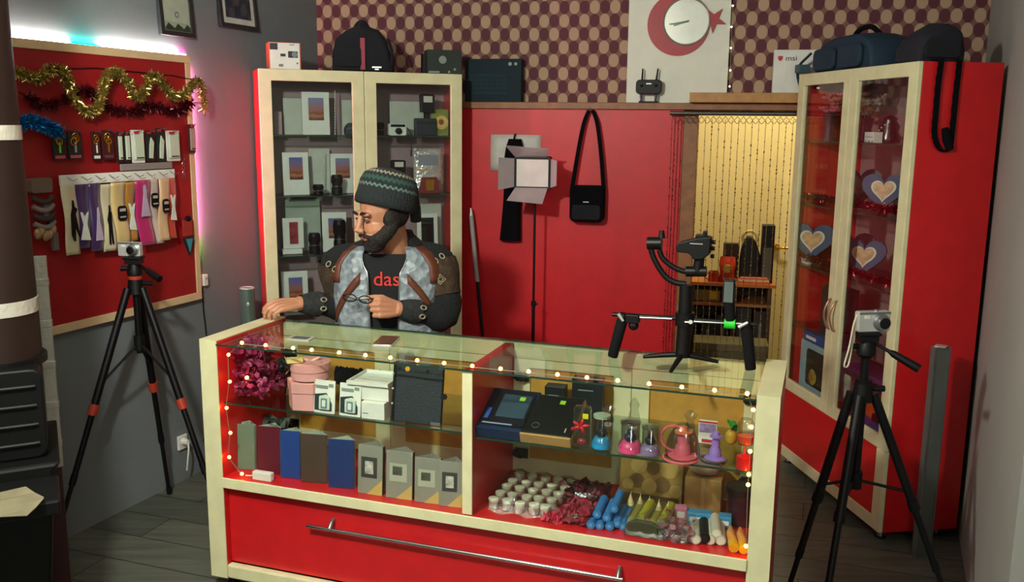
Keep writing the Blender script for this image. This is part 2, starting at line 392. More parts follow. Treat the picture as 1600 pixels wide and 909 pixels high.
g = G(); g.box(0.996, 1.028, 0.012, D - 0.02, 0.44, 0.928); p = g.obj('divider', RED, ct)
g = G(); g.box(0.995, 1.029, 0.006, 0.012, 0.444, 0.928); g.obj('front_edging', CREAM, p)
g = G(); g.box(a, b, D - 0.02, D, 0.875, 0.928); g.obj('back_rail', CREAM, ct, bev=0.002)
g = G(); g.box(a, b, D - 0.02, D, 0.05, 0.44); g.obj('lower_back_panel', RED, ct)
ND = 4
edges = [(a, 0.53), (0.532, 0.995), (1.029, 1.46), (1.462, b)]
for i, (x0, x1) in enumerate(edges):
    g = G(); g.ringprism([(x0, 0.445), (x1, 0.445), (x1, 0.873), (x0, 0.873)], [(x0 + 0.062, 0.50), (x1 - 0.062, 0.50), (x1 - 0.062, 0.842), (x0 + 0.062, 0.842)], D - 0.02, D)
    dr = g.obj('back_door', CREAM, ct, bev=0.001)
    g = G(); g.box(x0 + 0.06, x1 - 0.06, D - 0.012, D - 0.006, 0.498, 0.845); g.obj('mdf_panel', MDF, dr)
    hx = x0 + 0.035 if i % 2 == 0 else x1 - 0.035
    for z in (0.81, 0.52):
        g = G(); g.box(hx - 0.025, hx + 0.025, D - 0.032, D - 0.021, z - 0.018, z + 0.018); g.cyl((hx, D - 0.045, z), (hx, D - 0.021, z), 0.016, n=14); g.box(hx - 0.03, hx - 0.008, D - 0.04, D - 0.021, z - 0.01, z + 0.01)
        g.obj('hinge', mat('dark_hinge', '2c2a26', 0.35, 0.5), dr, bev=0.002)
g = G(); g.box(a, b, 0.0, D, 0.929, 0.935); p = g.obj('glass_top', glassy('counter_glass', 'f4faf6', 0.05, 0.5), ct)
g = G(); g.box(a, b, -0.0025, -0.0002, 0.929, 0.935); g.obj('glass_edge', EDGE, p)
g = G(); g.box(a, b, D + 0.0002, D + 0.002, 0.929, 0.935); g.obj('glass_edge', EDGE, p)
for (x0, x1) in ((a, 0.994), (1.03, b)):
    g = G(); g.box(x0, x1, 0.001, 0.004, 0.4435, 0.9285); g.obj('front_glass', glassy('front_glass', 'fcfefc', 0.025, 0.5), ct)
for (x0, x1, z) in ((a, 0.994, 0.715), (1.03, b, 0.705)):
    g = G(); g.box(x0, x1, 0.03, D - 0.03, z - 0.006, z); p = g.obj('glass_shelf', SHELFG, ct)
    g = G(); g.box(x0, x1, 0.0275, 0.0298, z - 0.006, z); g.obj('front_edge', EDGE, p)
for x in (0.05, W - 0.05):
    for y in (0.06, D - 0.06):
        g = G(); g.lathe([(0.02, 0), (0.022, 0.006), (0.015, 0.01), (0.015, 0.05)], 14, (x, y, 0)); g.obj('foot', BLACK, ct, smooth=40)
# string of warm bulbs along the glass edge and down both ends
BULB = mat('warm_bulb', 'ffd070', 0.4, em=20, ec='ffb040')
sl = thing('string_lights', 'string of warm yellow fairy lights along the counter glass edge', 'lights', CT, 0, 0, 0)
bpts = []
for px, py in ((378,536),(415,540),(458,544),(487,548),(530,552),(571,556),(610,561),(652,565),(694,570),(738,575),(782,580),(826,584),(871,589),(917,594),(965,600),(1014,606),(1065,612),(1116,619),(1167,624)):
    u, z = CT.V(px, py, 0.012); bpts.append((u, 0.012, 0.9455))
for px, py in ((357,554),(359,596),(354,637),(360,676),(358,714),(378,740)):
    u, z = CT.V(px, py, 0.02); bpts.append((max(u, 0.078), 0.02, max(z, 0.449)))
for px, py in ((1177,640),(1174,667),(1172,705),(1170,741),(1169,757),(1166,853)):
    u, z = CT.V(px, py, 0.016); bpts.append((min(u, 1.899), 0.016, max(z, 0.452)))
for p in bpts:
    g = G(); g.ell(p, (0.0062, 0.0062, 0.0062), 10); g.obj('bulb', BULB, sl, smooth=80)
g = G(); g.tube([bpts[0]] + [(x, y, z - 0.004) for x, y, z in bpts[:19]], 0.0012, 5); g.tube([(x, y - 0.004, z) for x, y, z in [bpts[0]] + bpts[19:25]], 0.0012, 5); g.tube([bpts[18]] + [(x, y - 0.004, z) for x, y, z in bpts[25:]], 0.0012, 5)
g.obj('wire', mat('clear_wire', '8a8a70', 0.3), sl)
# ================================================================== left wall: board, LED strip, garlands, merchandise
SM0, SM1, PZ0, PZ1 = -0.02, 0.893, 0.865, 1.997
bd = thing('display_board', 'large red accessory board with cream wooden frame on the grey wall', 'board', LW, 0, 0, 0)
def lw_line(za, zb, s): return za + (zb - za) * s / 0.89
g = G(); g.box(-0.6, SM1 - 0.02, 0.006, 0.03, PZ0 + 0.02, PZ1 - 0.02); g.obj('red_panel', mat('red_board_paint', '941418', 0.5), bd)
for nm, (x0, x1, z0, z1) in (('frame_rail', (-0.6, SM1, PZ1 - 0.035, PZ1)), ('frame_rail', (-0.6, SM1, PZ0, PZ0 + 0.035)), ('frame_stile', (SM1 - 0.03, SM1, PZ0 + 0.035, PZ1 - 0.035))):
    g = G(); g.box(x0, x1, 0.0, 0.03, z0, z1); g.obj(nm, mat('pale_wood_frame', 'd3b78e', 0.5), bd, bev=0.002)
led = thing('led_strip', 'glowing white and coloured LED strip around the red board', 'lights', LW, 0, 0, 0)
LEDW = mat('led_white', 'ffffff', 0.4, em=110, ec='fff2f0'); LEDC = mat('led_cyan', '20e0d0', 0.4, em=70, ec='00d8d0'); LEDP = mat('led_pink', 'ff60c0', 0.4, em=70, ec='ff50b8')
LEDV = mat('led_violet', 'e0b0ff', 0.4, em=170, ec='ff86b4'); LEDG = mat('led_green', '30ff80', 0.4, em=16, ec='30ff70'); LEDY = mat('led_lime', 'c8ff50', 0.4, em=40, ec='b8ff40')
n = 30
for i in range(n):
    s0 = -0.6 + (SM1 + 0.6) * i / n; s1 = s0 + (SM1 + 0.6) / n - 0.006
    sm = (s0 + s1) / 2
    m = LEDC if 0.26 < sm < 0.40 else (LEDP if sm > 0.84 else LEDW)
    g = G(); g.box(s0, s1, 0.016, 0.0295, PZ1 + 0.001, PZ1 + 0.006); g.obj('led_segment', m, led)
for i in range(20):
    z1 = PZ1 - 0.008 - (0.92) * i / 20; z0 = z1 - 0.92 / 20 + 0.005
    m = LEDG if i == 0 else (LEDY if i > 17 else LEDV)
    g = G(); g.box(SM1 + 0.001, SM1 + 0.006, 0.016, 0.0295, z0, z1); g.obj('led_segment', m, led)
def tinsel(name, path, rad, count, material, seed, wid=0.0028):
    rnd = random.Random(seed); g = G(); P = [Vector(p) for p in path]; n = len(P) - 1
    g.tube(P, 0.003, 6)
    for i in range(count):
        t = rnd.random() * n; j = min(int(t), n - 1); c = P[j].lerp(P[j+1], t - j)
        d = Vector((rnd.gauss(0, 1), rnd.gauss(0, 1), rnd.gauss(0, 1))).normalized()
        w = d.cross(Vector((rnd.gauss(0, 1), rnd.gauss(0, 1), rnd.gauss(0, 1)))).normalized() * wid * rnd.uniform(0.6, 1.3)
        e = c + d * rad * rnd.uniform(0.55, 1.0); e.z -= 0.002; m = c.lerp(e, 0.55) + w * rnd.uniform(-0.8, 0.8)
        a = [g.bm.verts.new(q) for q in (c, m - w, e, m + w)]; g.face(a)
    return g.obj(name, material)
def smoothpath(pts, k=8):
    out = []
    P = [Vector(p) for p in pts]; P = [P[0]*2 - P[1]] + P + [P[-1]*2 - P[-2]]
    for i in range(1, len(P) - 2):
        for j in range(k):
            t = j / k; a, b, c, d = P[i-1], P[i], P[i+1], P[i+2]
            out.append(0.5 * ((2*b) + (c - a)*t + (2*a - 5*b + 4*c - d)*t*t + (3*b - a - 3*c + d)*t**3))
    out.append(P[-2]); return out
GT = mat('gold_tinsel', 'b9a860', 0.22, 0.85, nz=0.35, nsc=60)
path = []
for px, py in ((20,112),(38,116),(60,122),(80,108),(98,112),(107,130),(118,155),(135,174),(152,168),(160,140),(168,118),(182,112),(200,128),(213,152),(226,140),(236,118),(250,124),(266,146),(284,148),(298,136),(308,126),(316,140),(320,172)):
    s, z = LW.V(px, py, -0.05); path.append((s, -0.05, z))
one(tinsel('tinsel_garland', smoothpath(path), 0.036, 5200, GT, 3), 'wavy gold tinsel garland strung across the red board', 'garland', LW, 0, 0, 0)
path = []
for px, py in ((28,196),(45,188),(62,192),(78,198),(92,206)):
    s, z = LW.V(px, py, -0.04); path.append((s, -0.04, z))
one(tinsel('tinsel_garland', smoothpath(path), 0.04, 1600, mat('blue_tinsel', '0b78b8', 0.25, 0.6, nz=0.4, nsc=60), 4), 'bright blue tinsel bunch hanging on the red board', 'garland', LW, 0, 0, 0)
path = []
for px, py in ((40,150),(80,165),(130,140),(165,165),(205,175),(240,165),(275,175),(300,160)):
    s, z = LW.V(px, py, -0.015); path.append((s, -0.015, z))
one(tinsel('tinsel_garland', smoothpath(path), 0.042, 1300, mat('dark_red_tinsel', '4a0c16', 0.3, 0.5, nz=0.4, nsc=60), 5), 'dark wine-red tinsel garland behind the gold garland', 'garland', LW, 0, 0, 0)
g = G(); g.tube([LW_ for LW_ in [(LW.V(px, py, -0.004)[0], -0.004, LW.V(px, py, -0.004)[1]) for px, py in ((35,120),(90,108),(150,106),(210,112),(270,118),(318,128))]], 0.002, 6)
one(g.obj('cord', BLACK), 'thin black cord strung across the top of the red board', 'cord', LW, 0, 0, 0)
# framed certificates high on the wall
def wall_frame(px0, px1, pyb, label, art, tilt):
    s0, z0 = LW.V(px0, pyb, 0.015); s1, _ = LW.V(px1, pyb, 0.015)
    w = s1 - s0; h = w * 1.38
    t = thing('framed_picture', label, 'picture frame', LW, (s0 + s1)/2, 0.005, z0 + 0.012, group=None)
    t.rotation_euler = (tilt, 0, LW.yaw)
    g = G(); g.ringprism([(-w/2, 0), (w/2, 0), (w/2, h), (-w/2, h)], [(-w/2+.022, .022), (w/2-.022, .022), (w/2-.022, h-.022), (-w/2+.022, h-.022)], 0, 0.022); g.obj('frame', mat('dark_wood_frame', '26282a', 0.4), t, bev=0.002)
    g = G(); g.box(-w/2+.02, w/2-.02, 0.008, 0.016, 0.02, h-.02); g.obj('mount', art[0], t)
    g = G(); g.box(-w/2+art[2], w/2-art[2], 0.005, 0.008, art[3], h-art[2]); p = g.obj('print', art[1], t)
    if art[4]:
        g = G(); g.prism([(-w/2+.03, .025), (w/2-.03, .025)] + [(w/2-.03-(w-.06)*i/8, .045 + 0.012*math.sin(i*2.1)) for i in range(9)], 0.002, 0.005); g.obj('printed_border', mat('green_print', '23402c', 0.6), t)
        g = G(); g.torus((0, 0.004, h*0.32), 0.011, 0.003, RX(PI/2), 14, 6); g.obj('printed_seal', mat('seal_print', '6b7a70', 0.6), t)
    g = G(); g.box(-w/2+.02, w/2-.02, 0.0005, 0.0015, 0.02, h-.02); g.obj('pane', GLASS, t)
    return t
wall_frame(251, 304, 58, 'dark framed certificate with green printed border above the red board', (mat('certificate_paper', 'aab6a4', 0.6), mat('certificate_paper2', 'b4beac', 0.6), 0.03, 0.06, True), -0.06)
wall_frame(344, 403, 45, 'dark framed blue picture with white mount on the grey wall', (WHITE, mat('dark_blue_print', '1c2f42', 0.5, nz=0.5, nsc=14), 0.05, 0.05, False), -0.08)
# hanging earphone and cable packs: each pack on its own peg
def pack(px0, px1, py0, py1, cols, label, name='hanging_pack', cat='package', group=None, v=-0.02, style=0):
    s0, zt = LW.V(px0, py0, v); s1, zb = LW.V(px1, py1, v); w, h = s1 - s0, zt - zb
    t = thing(name, label, cat, LW, (s0 + s1)/2, v, zb, group=group)
    g = G(); g.prism(rrect(w, h, 0.004, 2, 0, h/2), -0.004, 0.004); g.obj('card', cols[0], t, bev=0.0008)
    if style == 0:
        g = G(); g.box(-w*0.38, w*0.38, -0.012, -0.0042, h*0.10, h*0.86); g.obj('blister', cols[1], t, bev=0.002)
        g = G(); g.box(-w*0.42, -w*0.02, -0.0135, -0.0125, h*0.89, h*0.965); g.obj('printed_mark', mat('red_print', 'b5202c', 0.5), t)
        g = G(); g.box(-w*0.3, w*0.3, -0.0135, -0.0125, h*0.14, h*0.175); g.obj('printed_line', BLACK, t)
    elif style == 1:     # dark card with coiled gold earphones
        g = G()
        for k in range(3): g.torus((random.uniform(-.2, .2)*w, -0.009, h*(0.62 + 0.1*k)), w*0.22, 0.0025, RX(PI/2 + 0.3*k) @ RZ(k), 16, 6)
        g.obj('coiled_cable', cols[1], t, smooth=60)
        g = G(); g.box(-w*0.4, w*0.4, -0.0055, -0.0042, h*0.06, h*0.16); g.obj('printed_mark', cols[2], t)
        g = G(); g.box(-w*0.06, w*0.06, -0.008, -0.0045, h*0.25, h*0.6); g.obj('cable_end', cols[3], t)
    elif style == 2:
        g = G(); g.prism([(-w*.3, h*.12), (w*.12, h*.10), (w*.34, h*.62), (0, h*.78), (-w*.2, h*.5)], -0.009, -0.0042); g.obj('blister', cols[1], t)
        g = G(); g.box(-w*0.42, w*0.1, -0.0055, -0.0043, h*0.9, h*0.96); g.obj('printed_mark', mat('red_print', 'b5202c', 0.5), t)
    g = G(); g.tube([(0, 0.019 - v - 0.02, h*0.975), (0, -0.02, h*0.975), (0, -0.03, h*0.99)], 0.002, 6); g.obj('peg', STEEL, t)
    return t
DK = mat('dark_green_card', '14201f', 0.5); DKR = mat('dark_red_card', '3a1418', 0.5)
pack(80, 103, 204, 250, (DK, GOLD, mat('pink_label', 'b84858', 0.5), mat('lime_cable', '70c040', 0.5)), 'black card of gold earphones with lime cable', style=1)
pack(104, 128, 204, 249, (DK, GOLD, mat('pink_label', 'b84858', 0.5), mat('grey_cable', '8a9088', 0.5)), 'black card of gold earphones with grey cable', style=1)
pack(142, 157, 205, 250, (DKR, GOLD, WHITE, WHITE), 'narrow dark card with white labels below gold earphones', style=1)
pack(158, 178, 203, 249, (DKR, GOLD, mat('brown_label', '6a3038', 0.5), GOLD), 'dark card with bright gold earphone bud', style=1)
LC = mat('pale_blister', 'c4d0bc', 0.4)
pack(181, 191, 206, 254, (DK, LC), 'narrow white cable box nearest the gold earphone bud', style=0)
pack(192, 203, 205, 254, (DK, LC), 'narrow white cable box beside the wider white box', style=0)
pack(204, 226, 203, 254, (WHITE, LC), 'wide white cable box with red mark beside dark cards', style=0)
pack(227, 242, 204, 252, (DK, LC), 'dark teal card with small pale adapter', style=2)
pack(243, 258, 200, 253, (DK, LC), 'dark teal card with slanted pale adapter', style=2)
pack(259, 281, 204, 251, (WHITE, LC), 'wide white cable box at the board edge end of the row', style=0)
pack(293, 305, 194, 239, (mat('brown_card', '3d1f20', 0.5), mat('pink_blister', 'b09088', 0.4)), 'slim brown card hanging over the board frame', style=0, v=-0.012)
# sash rail and satin sashes
s0, z0 = LW.V(95, 280, -0.03); s1, z1 = LW.V(273, 267, -0.03); L_ = s1 - s0
rl = thing('sash_rail', 'white plastic rail with wire hooks carrying the satin sashes', 'rail', LW, s0, -0.03, 1.462)
g = G(); g.box(0, L_, 0, 0.012, -0.012, 0.028); g.obj('rail', WPL, rl, bev=0.002)
g = G(); g.box(0.5*L_, L_*0.98, 0, 0.01, 0.032, 0.06); g.obj('upper_rail', mat('grey_rail', '8a8480', 0.5), rl, bev=0.002)
for i in range(9):
    g = G(); x = 0.03 + (L_ - 0.06) * i / 8; g.tube([(x, 0.0, 0.02), (x + 0.01, -0.02, 0.005), (x + 0.03, -0.022, 0.012)], 0.0016, 6); g.obj('hook', STEEL, rl)
def sash(pxt, pxb, pyt, pyb, wpx, col, label, motif, v):
    st, zt = LW.V(pxt, pyt, v); sb, zb = LW.V(pxb, pyb, v); k = LW.k(st, v, 1.3); w = wpx * k * 1.6
    t = thing('satin_sash', label, 'sash', LW, st, v, zb); h = zt - zb; n = 18; rows = []
    for i in range(n + 1):
        f = i / n; cx = (sb - st) * (1 - f)
        rows.append([(cx + w*(j/4 - 0.5), 0.006*math.sin(f*7 + st*9) + 0.004*math.sin(j*1.6 + f*3), h*f) for j in range(5)])
    g = G(); g.grid(rows); g.obj('ribbon', col, t, smooth=60, sol=0.0012)
    cz = h * motif[1]; cx = (sb - st) * (1 - motif[1]); y = -0.012; D_ = motif[0]
    if D_ == 'car':
        g = G(); g.prism(rrect(w*0.62, 0.062, 0.014, 4, cx, cz), y, y + 0.004); m1 = g.obj('black_motif', BLACK, t); g = G(); g.box(cx - w*.2, cx + w*.2, y - .0016, y - .0002, cz + .008, cz + .02); g.box(cx - w*.2, cx + w*.2, y - .0016, y - .0002, cz - .018, cz - .012); g.obj('motif_detail', SILVER, m1)
    if D_ == 'suit':
        g = G(); g.prism([(cx+a*w, cz+b) for a, b in ((-.05,-.075),(.05,-.075),(.1,-.02),(.3,-.06),(.36,-.05),(.16,.03),(.3,.05),(.2,.055),(.12,.06),(.08,.085),(-.02,.085),(-.05,.055),(-.16,.03),(-.2,-.05))], y, y + 0.003); g.obj('black_motif', BLACK, t)
    if D_ == 'figure':
        g = G(); g.prism([(cx+a*w, cz+b) for a, b in ((-.12,-.08),(-.02,-.08),(0,-.01),(.08,-.08),(.18,-.08),(.12,.02),(.14,.05),(.05,.055),(.06,.08),(-.02,.08),(-.04,.055),(-.16,.02),(-.1,.0))], y, y + 0.003); g.obj('black_motif', BLACK, t)
    if D_ == 'dress':
        g = G(); g.prism([(cx+a*w, cz+b) for a, b in ((-.34,-.055),(.3,-.06),(.12,.005),(.26,.055),(.16,.05),(.0,.035),(-.16,.055),(-.28,.055),(-.12,.005))], y, y + 0.003); g.obj('white_motif', WHITE, t)
    if D_ == 'lady':
        g = G(); g.prism([(cx+a*w, cz+b) for a, b in ((-.3,-.06),(.3,-.06),(.1,.02),(.12,.05),(.04,.075),(-.06,.07),(-.1,.03))], y, y + 0.003); g.obj('pale_motif', mat('lilac_motif', 'b0a0b8', 0.5), t)
    return t
IV = mat('ivory_satin', 'cfc6a4', 0.3, sheen=0.3); PU = mat('purple_satin', '3a2054', 0.32, sheen=0.3); OC = mat('ochre_satin', 'b07a28', 0.32, sheen=0.3); MG = mat('magenta_satin', 'a8185c', 0.32, sheen=0.3); ORS = mat('orange_red_satin', 'b83a24', 0.32, sheen=0.3); LIL = mat('lilac_white_satin', 'c8b6b0', 0.32, sheen=0.3)
sash(107, 117, 288, 398, 17, IV, 'ivory satin sash with black suit motif beside purple sash', ('suit', 0.47), -0.046)
sash(128, 132, 288, 388, 18, PU, 'purple satin sash with white dress motif', ('dress', 0.36), -0.040)
sash(148, 154, 286, 392, 15, PU, 'purple satin sash with pale lady motif', ('lady', 0.38), -0.050)
sash(162, 174, 288, 392, 18, IV, 'ivory satin sash with black standing figure motif', ('figure', 0.40), -0.042)
sash(183, 194, 285, 380, 18, mat('cream_yellow_satin', 'c8ae74', 0.3, sheen=0.3), 'cream-yellow satin sash with black oval motif beside ochre sash', ('car', 0.5), -0.052)
sash(202, 206, 284, 376, 15, OC, 'ochre satin sash with white dress motif', ('dress', 0.42), -0.042)
sash(221, 231, 281, 382, 20, MG, 'magenta satin sash with pale lady motif', ('lady', 0.66), -0.052)
sash(236, 247, 280, 380, 15, LIL, 'pale satin sash with black oval motif beside magenta sash', ('car', 0.68), -0.044)
sash(256, 258, 279, 375, 14, mat('peach_satin', 'cda880', 0.3, sheen=0.3), 'peach satin sash with black oval motif beside orange-red sash', ('car', 0.56), -0.052)
sash(267, 270, 278, 372, 12, ORS, 'orange-red satin sash with white dress motif', ('dress', 0.52), -0.044)
# accessory bundle at the pipe side, small keyring bundles at the frame side
s0, zt = LW.V(45, 278, -0.03); s1, zb = LW.V(88, 398, -0.03)
t = thing('accessory_bundle', 'bundle of brown and beige straps hanging beside the stove pipe', 'accessories', LW, (s0+s1)/2, -0.03, zb)
w, h = s1 - s0, zt - zb
g = G(); g.prism(rrect(w, 0.055, 0.01, 3, 0, h - 0.03), -0.01, 0.02); g.obj('header_card', mat('taupe_card', '6b5a50', 0.7), t)
for i in range(4):
    g = G(); z = h - 0.075 - 0.032*i; g.tube([(-w*.48 + w*.96*k/8, -0.005 - 0.012*math.sin(PI*k/8), z - 0.018*math.sin(PI*k/8)) for k in range(9)], 0.010, 8); g.obj('strap', mat(('brown_strap', 'grey_strap')[i % 2], ('3a2c2c', '7a726c')[i % 2], 0.7), t, smooth=60)
for i in range(5):
    g = G(); g.ell((-w*.4 + w*.18*i, -0.012, h*0.30 + 0.012*math.sin(i*2)), (0.016, 0.012, 0.022), 10); g.obj('beige_charm', mat('beige_charm', '9a7c58', 0.5, nz=.3, nsc=60), t, smooth=60)
for i, (x, z) in enumerate(((0.1, .14), (0.3, .1), (.42, .02))):
    g = G(); g.box(w*x - .012, w*x + .012, -0.014, 0.0, z, z + 0.07); g.obj('tag', mat(('grey_tag', 'dark_tag')[i % 2], ('5c5a58', '22201f')[i % 2], 0.6), t)
s0, zt = LW.V(284, 338, -0.02); s1, zb = LW.V(304, 397, -0.02); w, h = s1 - s0, zt - zb
t = thing('keyring_bundle', 'small bundle of keyrings with a teal triangle tag by the board frame', 'keyring', LW, (s0+s1)/2, -0.02, zb)
g = G(); g.box(-w*.42, w*.35, -0.006, 0.006, h*.5, h*.9); g.obj('red_card', mat('orange_red_card', 'a03028', 0.6), t)
g = G(); g.ell((0, -.004, h*.93), (w*.3, .012, .014), 10); g.obj('black_clip', BLACK, t)
g = G(); g.prism([(-w*.5, h*.45), (w*.5, h*.45), (w*.02, 0)], -0.004, 0.004); g.obj('dark_triangle', mat('dark_navy', '1c2430', 0.5), t)
g = G(); g.prism([(-w*.3, h*.42), (w*.3, h*.42), (w*.0, h*.08)], -0.008, -0.0045); g.obj('teal_triangle', mat('teal_print', '2b8a98', 0.4), t)
u, z = LW.V(285, 265, 0.0)
t = thing('keychain', 'thin chain keyring hanging on the red board above the keyring bundle', 'keyring', LW, u, -0.008, z - 0.045)
for k in range(5): g = G(); g.torus((0, 0, 0.012 + 0.02*k), 0.008, 0.0015, RX(PI/2) if k % 2 else RY(PI/2), 12, 5); g.obj('link', STEEL, t)
g = G(); g.tube([(0, 0.013, 0.108), (0, -0.006, 0.108)], 0.002, 6); g.obj('peg', STEEL, t)
# switch and cable on the wall beside the board
s, z = LW.V(316, 437, 0.02)
t = thing('light_controller', 'small white plastic controller on the wall beside the red board', 'switch', LW, s + 0.012, 0.018, z - 0.03)
g = G(); g.box(-0.014, 0.014, -0.012, 0.012, 0, 0.055); g.obj('case', WPL, t, bev=0.003)
g = G(); g.cyl((0, -0.012, 0.036), (0, -0.0145, 0.036), 0.005, n=12); g.obj('button', mat('grey_button', '909090', 0.4), t)
pts = []
for px, py in ((316,450),(318,485),(321,510),(323,540),(322,600),(322,650),(318,690)):
    s, z = LW.V(px, py, 0.024); pts.append((s, 0.024, z))
g = G(); g.tube(smoothpath(pts, 4), 0.0028, 6); one(g.obj('cable', BLACK, smooth=60), 'thin black cable running down the grey wall from the white controller', 'cable', LW, 0, 0, 0)
s, z = LW.V(291, 690, 0.0)
t = thing('plug_adapter', 'white plug in a socket low on the wall behind the tripod', 'plug', LW, s, 0.0, z - 0.03)
g = G(); g.box(-0.03, 0.03, 0.018, 0.03, -0.01, 0.06); g.obj('socket', WPL, t, bev=0.004)
g = G(); g.tube([(0, 0.018, 0.03), (0, -0.012, 0.028)], [0.018, 0.012], 12); g.obj('plug', WPL, t, smooth=40)
g = G(); g.tube(smoothpath([(0, -0.012, 0.028), (-0.02, -0.03, 0.0), (-0.03, -0.03, -0.05), (-0.028, -0.02, -0.1)], 5), 0.004, 8); g.obj('lead', WPL, t, smooth=60)
# metal paper roll between wall and cabinet
p = yv(386, 450, 4.42)
t = thing('metal_tube', 'grey-green metal tube standing between the wall and the back cabinet', 'tube', WORLD, p.x, p.y, 0)
g = G(); g.lathe([(0.036, 0), (0.036, p.z), (0.030, p.z), (0.030, p.z - 0.05)], 20); g.obj('tube', mat('grey_green_metal', '6a8078', 0.4, 0.5), t, smooth=40)
g = G(); g.torus((0, 0, p.z), 0.033, 0.004, None, 20, 8); g.obj('rim', SILVER, t, smooth=60)
g = G(); g.ell((0.012, -0.036, p.z - 0.075), (0.008, 0.004, 0.011), 10); g.obj('rivet', SILVER, t, smooth=60)
# ------------------------------------------------------------------ stove with its pipe, stove-side foil strip
PIPE = mat('brown_enamel_pipe', '20130f', 0.55, spec=.3); FOIL = mat('aluminium_tape', 'bcb8ac', 0.35, 0.3, bump=0.3, bsc=60)
STV = mat('black_stove_enamel', '050607', 0.5, spec=.25)
px_ = -1.482; py_ = 2.55
st = thing('stove', 'black heating stove with ribbed side and tall brown pipe', 'stove', WORLD, px_, py_, 0, .48)
R_ = 0.115
g = G(); g.cyl((0, 0, 1.02), (-0.02, 0, 2.70), R_, R_, 32); g.obj('pipe', PIPE, st, smooth=40)
for px, py in ((30, 208), (45, 490)):
    z = yv(px, py, py_ - R_).z
    g = G(); g.cyl((-0.02*(z-1.02)/1.68, 0, z - 0.02), (-0.02*(z-1.02)/1.68, 0, z + 0.02), R_ + 0.003, n=32); g.obj('foil_band', FOIL, st, smooth=40)
zt = yv(60, 592, py_ - 0.2).z; zb = 0.0
zr = yv(60, 735, py_ - 0.2).z
g = G(); g.prism(rrect(0.56, zt - zr, 0.03, 4, -0.17, (zt + zr)/2), -0.16, 0.16); g.obj('upper_casing', STV, st, bev=0.006)
for k in range(4):
    z = zt - 0.05 - 0.055*k
    g = G(); g.tube([(-0.42, -0.162, z), (0.075, -0.162, z), (0.09, -0.16, z)], 0.007, 8); g.obj('rib', STV, st, smooth=60)
g = G(); g.prism([(-0.5, 0.04), (0.06, 0.04), (0.12, zr - 0.03), (0.14, zr - 0.001), (-0.5, zr - 0.001)], -0.22, 0.2); g.obj('lower_casing', STV, st, bev=0.01)
g = G(); g.box(-0.46, 0.03, -0.18, 0.16, 0, 0.04); g.obj('base', STV, st)
g = G(); g.cyl((0, 0, zt - 0.01), (0, 0, 1.03), R_ + 0.012, n=32); g.obj('pipe_collar', STV, st, smooth=40)
g = G(); g.box(-0.5, 0.13, -0.42, -0.221, zr - 0.075, zr - 0.035); g.obj('front_shelf', STV, st, bev=0.006)
g = G(); rows = []
for i in range(7):
    rows.append([(-0.38 + 0.40*i/6*(1 - 0.25*abs(j/5 - 0.5)), -0.19 + 0.18*j/5, 0.006*math.sin(i*1.7 + j*2.1) + 0.008) for j in range(6)])
g.grid(rows); o = g.obj('paper_sheet', mat('crumpled_paper', '6e6850', 0.95, nz=.2), sol=0.002); one(o, 'crumpled beige paper sheet lying on the stove shelf', 'paper', WORLD, px_ + .08*math.cos(.48) + .315*math.sin(.48), py_ + .08*math.sin(.48) - .315*math.cos(.48), zr - 0.033, .5)
# foil taped board standing beside the pipe
a = hz(84, 730, 0.0); q0 = yv(62, 402, 2.95); q1 = yv(82, 730, 2.95)
t = thing('heat_shield', 'thin foil-taped heat shield board standing behind the stove', 'board', WORLD, (q0.x + q1.x)/2, 2.95, 0, 0.35)
g = G(); g.box(-0.42, 0.02, 0, 0.012, 0.0, q0.z); g.obj('board', mat('dark_red_shield', '3a1c1a', 0.6), t)
g = G(); g.box(-0.012, 0.026, -0.003, 0.015, q1.z, q0.z + 0.004); g.obj('foil_edge', FOIL, t, bev=0.002)
for k in range(5):
    z = q1.z + (q0.z - q1.z) * (k + 0.6) / 5.2
    g = G(); g.box(-0.03, 0.028, -0.006, 0.017, z - 0.012, z + 0.012); g.obj('foil_patch', FOIL, t, bev=0.002)
